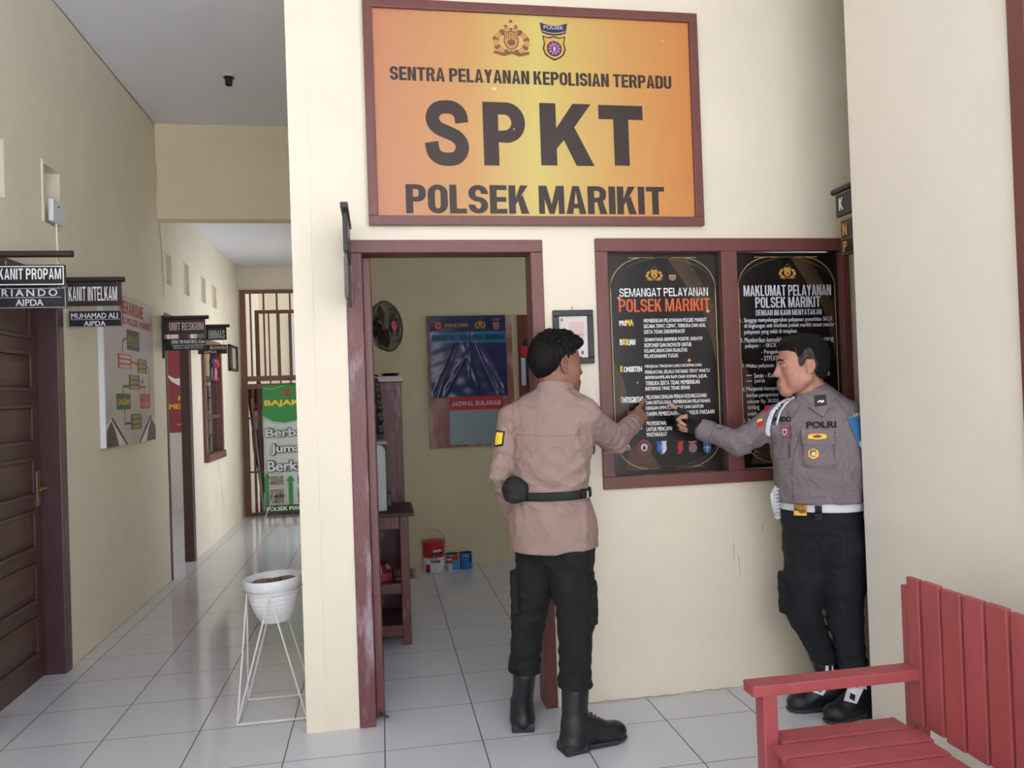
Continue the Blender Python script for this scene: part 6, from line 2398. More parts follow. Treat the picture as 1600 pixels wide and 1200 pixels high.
def taper(line, thick, rise):
    """hair gets thin towards the hairline"""
    return lambda X, Y, Z: np.clip(thick + line(X, Y, Z) / 0.8 * rise, 0, thick)


E_((0.086, 0.0, 0.092), (0.030, 0.050, 0.022), 0.02)
fhr.warp(lambda X, Y, Z: 0.0016 * np.sin(95 * X + 70 * Z + 3 * np.sin(40 * Y)) * np.sin(110 * Y - 60 * Z) + 0.0022 * np.sin(210 * X + 150 * Y + 60 * Z))
fhr.warp(taper(hairline, 0.006, 0.22))
fhr.clip(hairline)
hair1, _ = field_object('hair', [fhr], HAIR, body1, smooth_iter=1)
mb = MB()
for k in range(190):
    a = rng.random() * 2 * math.pi
    b_ = 0.25 + 1.15 * rng.random()
    p0 = np.array((-0.016 + 0.098 * math.cos(a) * math.cos(b_), 0.079 * math.sin(a) * math.cos(b_), 0.050 + 0.086 * math.sin(b_)))
    if p0[2] < 0.06 and p0[0] > 0.02:
        continue
    fwd = 0.018 if p0[0] > 0 else 0.004
    p1 = p0 + np.array((fwd + 0.012 * (rng.random() - .3), 0.018 * (rng.random() - .5), 0.006 + 0.008 * rng.random()))
    p2 = p1 + np.array((fwd * 0.8, 0.012 * (rng.random() - .5), 0.004 - 0.010 * rng.random()))
    mb.tube([W1(p0), W1(p1), W1(p2)], [0.0075, 0.0085, 0.0050], HAIR, n=7)
o = mb.build('hair_tufts', hair1, smooth='all')
# --- brows and eyes
EYEW = mat('eye_white', (222, 214, 206), 0.25)
EYEB = mat('dark_iris', (36, 24, 20), 0.2)


def eyes(W, M, s, body, cols=(EYEW, EYEB)):
    for y in (-1, 1):
        mb = MB()
        Me = Matrix(((M[0][0], M[1][0], M[2][0], 0), (M[0][1], M[1][1], M[2][1], 0), (M[0][2], M[1][2], M[2][2], 0), (0, 0, 0, 1)))
        c = W((0.0895, y * 0.031, 0.0095))
        Mq = Matrix.Translation(Vector(c)) @ Me @ Matrix.Rotation(math.pi / 2, 4, 'Y')
        mb.lathe([(0.0105 * s * math.sin(t), 0.0105 * s * math.cos(t)) for t in np.linspace(0.02, math.pi / 2, 9)], cols[0], n=18, M=Mq @ Matrix.Diagonal((0.45, 1.0, 0.85, 1)), cap=False)
        mb.lathe([(0.0048 * s * math.sin(t) / math.sin(1.2), 0.0092 * s + 0.001) for t in (0.0, 0.6, 1.2)], cols[1], n=14, M=Mq @ Matrix.Diagonal((0.8, 0.8, 0.98, 1)), cap=False)
        mb.build('eye', body, smooth='all')
        mb = MB()
        mb.tube([W((0.0985, y * 0.018, 0.0155)), W((0.0995, y * 0.030, 0.0175)), W((0.094, y * 0.043, 0.0135))], [0.0012, 0.0020, 0.0014], HAIR, n=6)
        mb.build('eyelash', body, smooth='all')
        mb = MB()
        mb.tube([W((0.1035, y * 0.013, 0.0295)), W((0.1010, y * 0.028, 0.0345)), W((0.0895, y * 0.046, 0.0310))], [0.0034, 0.0046, 0.0022], HAIR, n=6)
        mb.build('eyebrow', body, smooth='all')


eyes(W1, M1, 1.04, body1)

# --- shirt
fs = Field((0.38, 2.93, 0.74), (1.26, 3.62, 1.56), 0.0058)
for (c, w, d), (c2, w2, d2) in zip(T1[:-1], T1[1:]):
    fs.ecap(c, c2, (w, d), (w2, d2), L1, k=0.05)
fs.ecap(T1[-1][0], NK1, (0.13, 0.085), (0.075, 0.072), L1, k=0.05)
for sh in (SHL1, SHR1):
    fs.cap(T1[-1][0] + UP * 0.025, sh + UP * 0.006, 0.07, 0.060, k=0.05)
fs.cap(SHL1, ELL1, 0.062, 0.052, k=0.006)
fs.cap(ELL1, WRL1, 0.051, 0.040, k=0.006)
fs.cap(SHR1, ELR1, 0.070, 0.060, k=0.03)
fs.cap(ELR1, WRR1 - hx * 0.008, 0.058, 0.040, k=0.015)
fs.clip(lambda X, Y, Z: 0.800 + 0.006 * np.sin(9 * X) - Z + 0 * Y)
raw1 = fs.copy()
fs.warp(folds([
    ((0.3, 0.2, 1), 0.075, 0.0055, 0.3, (0.68, 3.05, 1.08), 0.10), ((-0.6, 0, 1), 0.06, 0.0055, 1.2, (0.79, 3.06, 1.13), 0.10),
    ((0.7, 0, 1), 0.065, 0.0055, 0.7, (0.58, 3.12, 1.12), 0.10), ((1, 0.3, 0.35), 0.09, 0.0055, 0.0, (0.64, 3.08, 0.92), 0.11), ((1, 0.3, -0.25), 0.10, 0.0050, 0.6, (0.78, 3.08, 0.90), 0.11),
    ((0.8, 0.5, -0.5), 0.05, 0.0060, 0.2, ELR1, 0.10), ((0.2, 0.1, 1), 0.055, 0.0055, 0.4, ELL1, 0.10), ((0.9, 0.2, 0.4), 0.06, 0.0055, 0.4, SHR1 - np.array((0.02, 0, 0.07)), 0.10),
    ((-0.8, 0.2, 0.7), 0.06, 0.0050, 1.0, SHL1 - np.array((-0.03, 0, 0.08)), 0.09), ((0.15, 0, 1), 0.11, 0.0016, 0, None, 1), ((1, 0.4, 0.5), 0.14, 0.0018, 2.0, None, 1)]))
# pinch the waist under the belt
shirt1, S1 = field_object('shirt', [fs], SHIRT1, body1, smooth_iter=2)
# cuff
fcu = raw1.copy()
fcu.F = fcu.F - 0.004
av = nrm(WRR1 - ELR1)
fcu.clip(lambda X, Y, Z: np.abs((X - WRR1[0]) * av[0] + (Y - WRR1[1]) * av[1] + (Z - WRR1[2]) * av[2] + 0.022) - 0.030)
fcu.clip(lambda X, Y, Z: np.sqrt((X - WRR1[0]) ** 2 + (Y - WRR1[1]) ** 2 + (Z - WRR1[2]) ** 2) - 0.09)
field_object('cuff', [fcu], SHIRT1, shirt1, smooth_iter=1)
# collar
fc_ = Field(NK1 - 0.14, NK1 + 0.14, 0.004)
cax = nrm(np.array((-0.02, 0.01, 1)))
fc_.ecap(NK1 - UP * 0.01, NK1 + UP * 0.062 + np.array((0.004, 0.002, 0)), (0.085, 0.083), (0.073, 0.074), L1, k=0.0)
fin = Field(NK1 - 0.14, NK1 + 0.14, 0.004)
fin.ecap(NK1 - UP * 0.03, NK1 + UP * 0.10, (0.070, 0.068), (0.060, 0.061), L1, k=0.0)
fc_.F = np.maximum(fc_.F, -fin.F)
fc_.clip(lambda X, Y, Z: np.abs(Z - (NK1[2] + 0.026) + 0.25 * ((X - NK1[0]) * F1[0] + (Y - NK1[1]) * F1[1])) - 0.026)
field_object('collar', [fc_], SHIRT1, shirt1, smooth_iter=1)
# belt with buckle, and the pouch on the left
BZ = 1.033
fbelt = raw1.copy()
fbelt.F = fbelt.F - 0.009
fbelt.clip(lambda X, Y, Z: np.abs(Z - BZ - 0.02 * (X - 0.7)) - 0.0175 + 0 * Y)
fbelt.clip(lambda X, Y, Z: np.sqrt((X - 0.682) ** 2 + (Y - 3.185) ** 2) - 0.19 + 0 * Z)
fbelt.clip(lambda X, Y, Z: 0.026 - np.sqrt((X - ELL1[0]) ** 2 + (Y - ELL1[1] - 0.03) ** 2) + 0 * Z)
belt1, B1 = field_object('belt', [fbelt], BELTK, body1, smooth_iter=0)
p = Wrap(B1, at(904, 770, 3.12), (1, 0.2, 0), (-0.2, 1, 0), 0.001, base=0.004)
p.patch([(-0.022, -0.020), (0.02, -0.020), (0.02, 0.020), (-0.022, 0.020)], BLACKM, 1, 4)
p.patch([(0.006, -0.014), (0.012, -0.014), (0.012, 0.014), (0.006, 0.014)], GREYP, 4, 2)
o = p.mb.build('buckle', belt1, solid=0.006)
fp = Field(at(803, 765, 3.15) - 0.12, at(803, 765, 3.15) + 0.12, 0.004)
pc = at(803, 766, 3.125)
fp.ell(pc, (0.050, 0.040, 0.056), [nrm((1, -0.4, 0)), nrm((0.4, 1, 0)), UP], k=0.01)
fp.box(pc + np.array((0.02, -0.012, -0.004)), (0.035, 0.022, 0.036), [nrm((1, -0.35, 0)), nrm((0.35, 1, 0)), UP], r=0.014, k=0.02)
fp.warp(lambda X, Y, Z: 0.0015 * np.sin(140 * Z) + 0 * X + 0 * Y)
field_object('pouch', [fp], BELTK, belt1)
# back yoke seam, sleeve patch, shoulder straps
SEAM = mat('shirt_seam', (128, 106, 98), 0.9)
p = Wrap(S1, at(862, 682, 3.05), (1, 0.05, 0), (-0.05, 1, 0.0), 0.0006, base=0.0003)
for pts in ([(-0.15, 0.012), (-0.05, 0.004), (0.06, 0.002), (0.13, 0.006)],):
    q = []
    for a, b_ in zip(pts[:-1], pts[1:]):
        q += [(a[0] + (b_[0] - a[0]) * t, a[1] + (b_[1] - a[1]) * t) for t in np.linspace(0, 1, 8)[:-1]]
    q.append(pts[-1])
    p.line(q, 0.0022, SEAM, 1)
p.build('yoke_seam', shirt1)
p = Wrap(S1, at(781, 685, 3.20), (0.55, -0.83, 0), (0.83, 0.55, 0), 0.0008, base=0.002)
p.patch([(-0.030, -0.036), (0.02, -0.030), (0.022, 0.030), (-0.028, 0.034)], BLACKM, 1, 5)
p.patch([(-0.022, -0.028), (0.014, -0.022), (0.016, 0.024), (-0.020, 0.027)], YEL, 3, 5)
p.build('sleeve_patch', shirt1)
p = Wrap(S1, at(938, 640, 3.08), (1, 0.6, 0), (-0.55, 0.8, -0.15), 0.0008, base=0.002)
p.patch([(0.0, -0.012), (0.03, -0.020), (0.034, 0.016), (0.004, 0.020)], RED, 1, 4)
p.build('red_sleeve_patch', shirt1)
for sh, nm in ((SHL1, 0), (SHR1, 1)):
    d_ = nrm(sh - NK1)
    c = NK1 * 0.35 + sh * 0.65 + UP * 0.15
    p = Wrap(S1, c, d_, (0, 0, -1), 0.001, V=nrm(np.cross(d_, (0, 0, 1))), base=0.002)
    p.V = nrm(np.cross(UP, d_))
    p.patch([(-0.055, -0.020), (0.06, -0.024), (0.06, 0.024), (-0.055, 0.020)], SHIRT1, 1, 6)
    p.build('shoulder_strap', shirt1)
# chest pocket flap edge standing out beyond the right side
p = Wrap(S1, at(921, 700, 3.1), (0.3, 1, 0), (-1, 0.3, 0), 0.001, base=0.006)
p.patch([(0.01, -0.030), (0.06, -0.024), (0.06, 0.010), (0.012, 0.006)], SHIRT1, 1, 4)
p.mb.build('pocket_flap', shirt1, solid=0.004)

# --- trousers
ft = Field((0.44, 2.95, 0.20), (0.98, 3.50, 0.98), 0.0058)
ft.ecap(ctr(0.700, 3.197, 0.94), ctr(0.700, 3.2, 0.84), (0.145, 0.110), (0.160, 0.120), L1, k=0.03)
ft.ecap(HIPL1, HIPR1, (0.10, 0.095), (0.10, 0.095), UP, k=0.03)
for hp, kn, an in ((HIPL1, KNL1, ANL1), (HIPR1, KNR1, ANR1)):
    mid = hp * 0.5 + kn * 0.5
    ft.cap(hp, mid, 0.092, 0.085, k=0.03)
    ft.cap(mid, kn, 0.086, 0.074, k=0.03)
    ft.cap(kn, an + UP * 0.05, 0.073, 0.066, k=0.02)
    ft.cap(an + UP * 0.05, an + UP * 0.0, 0.070, 0.058, k=0.02)
# cargo pockets
ft.box(at(928, 940, 3.10), (0.016, 0.058, 0.082), [nrm((1, -0.25, 0)), nrm((0.25, 1, 0)), UP], r=0.008, k=0.012)
ft.box(at(804, 925, 3.24), (0.016, 0.055, 0.082), [nrm((-1, 0.1, 0)), nrm((0.1, 1, 0)), UP], r=0.008, k=0.012)
ft.clip(lambda X, Y, Z: (0.252 + 0.0 * X + 0.0 * Y) - Z)
ft.warp(folds([((0.2, 0.1, 1), 0.055, 0.0050, 0.3, ANR1 + UP * 0.09, 0.10), ((-0.2, 0.1, 1), 0.05, 0.0050, 1.3, ANL1 + UP * 0.09, 0.10),
               ((0.4, 0.2, 1), 0.07, 0.0045, 0.9, KNR1, 0.11), ((-0.4, 0.2, 1), 0.065, 0.0045, 2.2, KNL1, 0.11), ((0.9, 0, 0.7), 0.07, 0.0036, 0.5, ctr(0.69, 3.1, 0.70), 0.12), ((0, 0, 1), 0.05, 0.0016, 0, None, 1)]))
trous1, TS1 = field_object('trousers', [ft], TROUS1, body1, smooth_iter=2)
p = Wrap(TS1, at(912, 905, 3.05), (1, 0, 0), (0, 1, 0), 0.001, base=0.004)
p.patch([(-0.03, -0.012), (0.055, -0.014), (0.058, 0.014), (-0.032, 0.014)], TROUS1, 1, 6)
p.mb.build('pocket_flap', trous1, solid=0.005)
# --- boots
for nm, heel, dr, an in (('left', HEELL1, DIRL1, ANL1), ('right', HEELR1, DIRR1, ANR1)):
    hw_ = np.array((heel[0], heel[1], 0)) + nrm((*dr, 0)) * 0.11
    f_ = Field(hw_ + np.array((-0.24, -0.24, -0.01)), hw_ + np.array((0.24, 0.24, 0.34)), 0.0045)
    Wb, d_, s_ = boot(f_, heel, dr, 0.27, 1.04, ankle=an + UP * 0.02)
    f_.clip(lambda X, Y, Z: 0.012 - Z + 0 * X + 0 * Y)
    bt, _ = field_object('boot', [f_], LEATHER, body1, smooth_iter=1)
    f_ = Field(hw_ + np.array((-0.24, -0.24, -0.02)), hw_ + np.array((0.24, 0.24, 0.08)), 0.004)
    sole(f_, Wb, d_, s_, 1.04)
    field_object('sole', [f_], RUBBER, bt, smooth_iter=0)
    mb = MB()
    for k in range(6):
        a = 0.088 + 0.016 * k
        z_ = 0.152 - 0.0125 * k
        mb.tube([Wb(a - 0.006, -0.022, z_ - 0.012), Wb(a + 0.004, 0, z_ + 0.004), Wb(a - 0.006, 0.022, z_ - 0.012)], 0.0028, BELTK, n=5)
    mb.build('laces', bt, smooth='all')
# ================================================================== person in grey-brown uniform beside the right wall
SKIN2 = skin('ruddy_skin', (188, 136, 116))
SHIRT2 = cloth('mauve_grey_uniform_cloth', (126, 115, 120))
TROUS2 = cloth('navy_black_trouser_cloth', (17, 21, 29), fold=0.5)
GLOVE = cloth('black_glove_knit', (20, 22, 25), 0.8)
WHITEL = mat('white_belt_leather', (222, 226, 232), 0.4)
BRASS = mat('brass_buckle', (202, 166, 88), 0.3, metal=0.85, bump=0.6, bscale=120)
CORD = mat('white_cord', (226, 228, 234), 0.7)

F2 = nrm((-0.52, -0.85, 0))
L2 = np.array((-F2[1], F2[0], 0))
T2 = [
    (ctr(1.912, 3.185, 0.885), 0.172, 0.138), (ctr(1.908, 3.178, 0.96), 0.180, 0.150), (ctr(1.905, 3.178, 1.08), 0.184, 0.154),
    (ctr(1.903, 3.185, 1.20), 0.190, 0.142), (ctr(1.902, 3.195, 1.27), 0.182, 0.122), (ctr(1.905, 3.205, 1.325), 0.150, 0.094)]
SHR2 = at(1214, 657, 3.255)
SHL2 = at(1326, 652, 3.125)
ELR2 = at(1155, 692, 3.335)
WRR2 = at(1094, 670, 3.425)
TIP2 = at(1036, 629, 3.475)
ELL2 = at(1352, 735, 3.14)
WRL2 = at(1368, 800, 3.13)
NK2 = ctr(1.908, 3.205, 1.395)
HC2 = at(1254, 573, 3.19)
HIPR2, KNR2, ANR2 = at(1262, 850, 3.23), at(1254, 955, 3.235), at(1288, 1045, 3.235)
HIPL2, KNL2, ANL2 = at(1318, 850, 3.15), at(1320, 965, 3.14), at(1334, 1062, 3.125)
HEELR2, DIRR2 = (2.005, 3.205), (-1.0, 0.10)
HEELL2, DIRL2 = (2.085, 3.13), (-0.94, -0.22)

fb = Field((1.38, 2.98, 0.02), (2.32, 3.60, 1.52), 0.008)
for (c, w, d), (c2, w2, d2) in zip(T2[:-1], T2[1:]):
    fb.ecap(c, c2, (w - 0.03, d - 0.03), (w2 - 0.03, d2 - 0.03), L2, k=0.03)
fb.cap(T2[-1][0], HC2 + np.array((0.01, 0, -0.05)), 0.062, 0.052, k=0.04)
for sh, el, wr in ((SHL2, ELL2, WRL2), (SHR2, ELR2, WRR2)):
    fb.cap(T2[-1][0], sh, 0.06, 0.045, k=0.03)
    fb.cap(sh, el, 0.045, 0.036, k=0.02)
    fb.cap(el, wr, 0.036, 0.025, k=0.02)
for hp, kn, an, heel, dr in ((HIPL2, KNL2, ANL2, HEELL2, DIRL2), (HIPR2, KNR2, ANR2, HEELR2, DIRR2)):
    fb.cap(T2[0][0], hp, 0.09, 0.08, k=0.03)
    fb.cap(hp, kn, 0.078, 0.048, k=0.03)
    fb.cap(kn, an, 0.048, 0.034, k=0.02)
    dd = nrm((*dr, 0))
    fb.cap(an, np.array((heel[0], heel[1], 0.05)) + dd * 0.05, 0.034, 0.03, k=0.02)
    fb.cap(np.array((heel[0], heel[1], 0.05)) + dd * 0.05, np.array((heel[0], heel[1], 0.045)) + dd * 0.2, 0.03, 0.025, k=0.02)
FH2 = nrm((-0.955, 0.22, -0.03))
fh = Field(HC2 - 0.19, HC2 + np.array((0.17, 0.17, 0.16)), 0.0026)
HS2 = 1.06
W2, M2 = head(fh, HC2, FH2, (0.03, 0.0, 1), s=HS2, jaw=1.06, nose=1.05)
fh.cap(HC2 + np.array((0.025, 0.012, -0.05)), NK2 + np.array((0.005, 0, -0.03)), 0.060, 0.064, k=0.03)
hx2 = nrm(TIP2 - WRR2)
hargs = dict(curls=[(-2, 6, 4), (58, 74, 42), (68, 80, 46), (74, 84, 46)],
             thumb=[(0.015, 0.024, -0.010), (0.046, 0.040, -0.018), (0.078, 0.038, -0.030), (0.100, 0.026, -0.040)], sc=1.02)
HX2, HZ2 = hx2 + np.array((0.0, 0.0, -0.14)), (0.10, 0.80, 0.50)
fhd = Field(np.minimum(WRR2, TIP2) - 0.09, np.maximum(WRR2, TIP2) + 0.09, 0.0022)
hand(fhd, WRR2, HX2, HZ2, **hargs)
fhl = Field(WRL2 - np.array((0.14, 0.14, 0.24)), WRL2 + np.array((0.14, 0.14, 0.06)), 0.003)
hand(fhl, WRL2, (0.05, 0.02, -1), (0.9, 0.2, 0), [(18, 28, 18), (22, 30, 20), (24, 32, 20), (26, 32, 20)], [(0.015, 0.024, -0.010), (0.045, 0.040, -0.020), (0.075, 0.046, -0.032), (0.098, 0.044, -0.042)], flip=-1)
body2, _ = field_object('person', [fb, fh, fhd, fhl], SKIN2, smooth_iter=1)
tag(body2, 'person in a grey-brown POLRI uniform with white belt, gloved right hand pointing left', 'person')
# glove: palm and the finger roots
fg = Field(np.minimum(WRR2, TIP2) - 0.09, np.maximum(WRR2, TIP2) + 0.09, 0.0024)
hand(fg, WRR2, HX2, HZ2, grow=0.0028, only=('palm', 'f0', 't0', 't1'), **hargs)
fg.cap(WRR2 - hx2 * 0.055, WRR2, 0.034, 0.033, k=0.015)
field_object('glove', [fg], GLOVE, body2, smooth_iter=1)
eyes(W2, M2, HS2, body2)
LIP = mat('lip_skin', (158, 100, 90), 0.5)
# hair: short on top, faded sides
fhr = Field(HC2 - 0.16, HC2 + 0.20, 0.003)
E_ = lambda c, r, k=0.02, mode='u': fhr.ell(W2(c), np.array(r) * HS2, M2, k=k, mode=mode)
E_((-0.014, 0, 0.048), (0.101, 0.0835, 0.085))
E_((-0.010, 0, 0.010), (0.080, 0.0815, 0.070), 0.02)
E_((-0.052, 0, -0.008), (0.048, 0.061, 0.060), 0.03)
E_((0.020, 0, 0.078), (0.066, 0.064, 0.054), 0.03)
E_((0.050, 0, 0.096), (0.042, 0.050, 0.030), 0.02)
E_((-0.030, 0, 0.088), (0.060, 0.056, 0.040), 0.03)
hf2, hl2, hu2 = M2


def hairline2(X, Y, Z):
    px, py, pz = X - HC2[0], Y - HC2[1], Z - HC2[2]
    f_ = (px * hf2[0] + py * hf2[1] + pz * hf2[2]) / HS2
    u_ = (px * hu2[0] + py * hu2[1] + pz * hu2[2]) / HS2
    lim = np.interp(f_, [-0.13, -0.085, -0.06, -0.036, -0.02, 0.002, 0.020, 0.036, 0.046, 0.070, 0.10, 0.14], [-0.066, -0.062, -0.056, -0.034, 0.012, 0.032, 0.002, -0.006, 0.048, 0.062, 0.070, 0.08])
    return (lim - u_) * 0.8


fhr.warp(taper(hairline2, 0.0055, 0.30))
fhr.warp(lambda X, Y, Z: 0.0009 * np.sin(300 * X + 200 * Z) * np.sin(310 * Y - 160 * Z))
fhr.clip(hairline2)
HAIR2 = mat('cropped_black_hair', (20, 18, 18), 0.7, bump=0.6, bscale=700, spec=0.25)
ffade = fhr.copy()
ffade.F = ffade.F - 0.0009
ffade.clip(lambda X, Y, Z: (-hairline2(X, Y, Z) - 0.040 - 0.004 * np.sin(260 * X + 190 * Y)))
ffade.clip(lambda X, Y, Z: ((X - HC2[0]) * hf2[0] + (Y - HC2[1]) * hf2[1] + (Z - HC2[2]) * hf2[2]) - 0.050)
ffade.clip(lambda X, Y, Z: -0.040 - ((X - HC2[0]) * hf2[0] + (Y - HC2[1]) * hf2[1] + (Z - HC2[2]) * hf2[2]))
hair2, _ = field_object('hair', [fhr], HAIR2, body2, smooth_iter=1)
field_object('hair_fade', [ffade], mat('greying_cropped_hair', (100, 86, 81), 0.8, bump=0.8, bscale=800, rgb2=(52, 46, 44), vscale=90), hair2, smooth_iter=1)
mb = MB()
mb.tube([W2((0.1020, -0.019, -0.0625)), W2((0.1065, -0.008, -0.0590)), W2((0.1075, 0, -0.0600)), W2((0.1065, 0.008, -0.0590)), W2((0.1020, 0.019, -0.0625))], [0.0016, 0.0034, 0.0036, 0.0034, 0.0016], LIP, n=8)
mb.tube([W2((0.1015, -0.016, -0.0680)), W2((0.1065, 0, -0.0710)), W2((0.1015, 0.016, -0.0680))], [0.0020, 0.0046, 0.0020], LIP, n=8)
mb.build('lips', body2, smooth='all')

# --- shirt
fs = Field((1.38, 2.96, 0.84), (2.30, 3.62, 1.50), 0.0056)
for (c, w, d), (c2, w2, d2) in zip(T2[:-1], T2[1:]):
    fs.ecap(c, c2, (w, d), (w2, d2), L2, k=0.05)
fs.ecap(T2[-1][0], NK2 - UP * 0.005, (0.13, 0.085), (0.080, 0.076), L2, k=0.05)
for sh in (SHL2, SHR2):
    fs.cap(T2[-1][0] + UP * 0.015, sh + UP * 0.0, 0.062, 0.058, k=0.04)
fs.cap(SHL2, ELL2, 0.068, 0.058, k=0.02)
fs.cap(ELL2, WRL2, 0.056, 0.042, k=0.015)
fs.cap(SHR2, ELR2, 0.072, 0.060, k=0.03)
fs.cap(ELR2, WRR2 + nrm(ELR2 - WRR2) * 0.012, 0.059, 0.045, k=0.015)
fs.clip(lambda X, Y, Z: 0.930 - Z + 0 * X + 0 * Y)
raw2 = fs.copy()
fs.warp(folds([
    ((0.2, 0.2, 1), 0.075, 0.0038, 0.3, (1.85, 3.05, 1.0), 0.14), ((1, 0.1, 0.5), 0.08, 0.0045, 1.2, (1.98, 3.06, 1.02), 0.13), ((0.8, 0.1, -0.7), 0.08, 0.0040, 0.2, (1.80, 3.06, 1.16), 0.10),
    ((0.9, 0.1, 0.6), 0.05, 0.0062, 0.2, ELR2 + np.array((0, 0, -0.01)), 0.11), ((0.8, 0.1, -0.5), 0.055, 0.0060, 1.0, SHR2 - np.array((0.03, 0, 0.05)), 0.10),
    ((0.1, 0, 1), 0.10, 0.0014, 0, None, 1), ((1, 0.4, 0.4), 0.13, 0.0018, 2.0, None, 1)]))
shirt2, S2 = field_object('shirt', [fs], SHIRT2, body2, smooth_iter=2)
fcu = raw2.copy()
fcu.F = fcu.F - 0.005
av2 = nrm(WRR2 - ELR2)
fcu.clip(lambda X, Y, Z: np.abs((X - WRR2[0]) * av2[0] + (Y - WRR2[1]) * av2[1] + (Z - WRR2[2]) * av2[2] + 0.026) - 0.034)
fcu.clip(lambda X, Y, Z: np.sqrt((X - WRR2[0]) ** 2 + (Y - WRR2[1]) ** 2 + (Z - WRR2[2]) ** 2) - 0.10)
field_object('cuff', [fcu], SHIRT2, shirt2, smooth_iter=1)
# open collar: two leaves
fin = Field(NK2 - 0.16, NK2 + 0.16, 0.0038)
fin.ecap(NK2 - UP * 0.03, NK2 + UP * 0.10, (0.072, 0.070), (0.062, 0.064), L2, k=0.0)
fc_ = Field(NK2 - 0.16, NK2 + 0.16, 0.0038)
fc_.ecap(NK2 - UP * 0.04, NK2 + UP * 0.055, (0.096, 0.100), (0.070, 0.072), L2, k=0.0)
fc_.F = np.maximum(fc_.F, -fin.F)
dotf = lambda X, Y: (X - NK2[0]) * F2[0] + (Y - NK2[1]) * F2[1]
dotl = lambda X, Y: (X - NK2[0]) * L2[0] + (Y - NK2[1]) * L2[1]
fc_.clip(lambda X, Y, Z: np.abs(Z - (NK2[2] + 0.012) + 0.50 * dotf(X, Y)) - 0.024)
fc_.clip(lambda X, Y, Z: np.where(dotf(X, Y) > 0, 0.012 - np.abs(dotl(X, Y)), -1.0) + 0 * Z)
collar2, C2 = field_object('collar', [fc_], SHIRT2, shirt2, smooth_iter=1)
for pts in ([(1292, 606), (1308, 617), (1286, 652), (1262, 636)], [(1236, 616), (1250, 632), (1238, 652), (1228, 640)]):
    P = at(1275, 625, 3.08)
    p = Wrap(S2, P, (1, 0, 0), nrm(P - CAM_C), 0.001, base=0.006)
    p.patch([p.uv(at(*q, 3.08)) for q in pts], SHIRT2, 1, 8)
    p.mb.build('collar_leaf', collar2, solid=0.007)
# undershirt at the throat
p = Wrap(S2, NK2 + F2 * 0.12 - UP * 0.035, L2, -F2, 0.0008, base=0.001)
p.poly([(-0.030, 0.035), (0.030, 0.035), (0.004, -0.030), (-0.004, -0.030)], mat('grey_green_undershirt', (128, 126, 118), 0.9), 2)
p.build('undershirt', shirt2)
SEAM2 = mat('uniform_seam', (96, 86, 91), 0.9)
chest = lambda px, py: at(px, py, 3.02)
CAMD = lambda P: nrm(P - CAM_C)
# placket line
p = Wrap(S2, at(1240, 740, 3.05), (1, 0, 0), CAMD(at(1240, 740, 3.05)), 0.0006, base=0.002)
p.line([(0.052, 0.20), (0.035, 0.15), (0.008, 0.08), (-0.006, 0.02), (-0.010, -0.06), (-0.012, -0.11), (-0.006, -0.16)], 0.003, SEAM2, 1)
p.build('placket', shirt2)


def chest_wrap(px, py, step=0.0008, base=0.0015):
    P = at(px, py, 3.06)
    return Wrap(S2, P, L2, CAMD(P), step, base=base)


# pockets with flaps
for (px, py, w, h_, tilt, nm) in ((1279, 700, 0.062, 0.075, -0.10, 'left'), (1220, 690, 0.036, 0.07, -0.06, 'right')):
    p = chest_wrap(px, py, base=0.004)
    p.patch([(-w, -h_), (w, -h_ + tilt * w), (w, h_ + tilt * w), (-w, h_)], SHIRT2, 1, 8)
    p.line([(-w + 0.003, h_), (-w + 0.003, -h_ + 0.003), (w - 0.003, -h_ + 0.003 + tilt * w), (w - 0.003, h_ + tilt * w)], 0.003, SEAM2, 6)
    pk = p.mb.build('pocket', shirt2, solid=0.010)
    p = chest_wrap(px, py, base=0.009)
    p.patch([(-w - 0.004, 0.015), (w + 0.004, 0.015 + tilt * w), (w + 0.004, h_ + 0.004 + tilt * w), (-w - 0.004, h_ + 0.004)], SHIRT2, 1, 8)
    p.line([(-w - 0.003, h_), (-w - 0.003, 0.017), (w + 0.003, 0.017 + tilt * w), (w + 0.003, h_ + tilt * w)], 0.003, SEAM2, 6)
    p.mb.build('pocket_flap', pk, solid=0.009)
# name tapes
THREAD = mat('black_embroidery', (24, 22, 26), 0.8)
p = chest_wrap(1283, 662, base=0.003)
p.text('POLRI', -0.060, 0.060, -0.018, 0.010, THREAD, 0.05, 1)
for i in range(len(p.mb.v)):
    pass
p.build('name_tape', shirt2)
p = chest_wrap(1223, 655, base=0.003)
p.text('IANDO', -0.045, 0.035, -0.012, 0.012, THREAD, 0.05, 1)
p.build('name_tape', shirt2)
# badges
p = chest_wrap(1277, 682, base=0.015)
for k, (a, b_, m_) in enumerate(((0.042, 0.017, RED), (0.038, 0.013, YEL), (0.018, 0.006, GOLD_D))):
    p.poly([(-a, -b_ * 0.6), (-a * 0.9, b_ * 0.7), (0, b_), (a * 0.9, b_ * 0.7), (a, -b_ * 0.6), (0, -b_)], m_, 1 + k)
p.poly([(-0.012, -0.002), (0.012, -0.002), (0.012, 0.002), (-0.012, 0.002)], BLACK, 4)
p.build('red_badge', shirt2)
p = chest_wrap(1271, 709, base=0.010)
p.poly([(0.026 * math.sin(t), 0.026 * math.cos(t)) for t in np.linspace(0, 2 * math.pi, 7)[:-1]], RED, 1)
p.poly([(0.023 * math.sin(t), 0.023 * math.cos(t)) for t in np.linspace(0, 2 * math.pi, 7)[:-1]], YEL, 2)
p.ring(0, 0, 0.012, 0.012, 0.004, GOLD_D, 3, n=16)
p.ell(0, 0, 0.008, 0.008, GREY_T, 3, n=12)
p.build('gold_badge', shirt2)
p = chest_wrap(1226, 675, base=0.015)
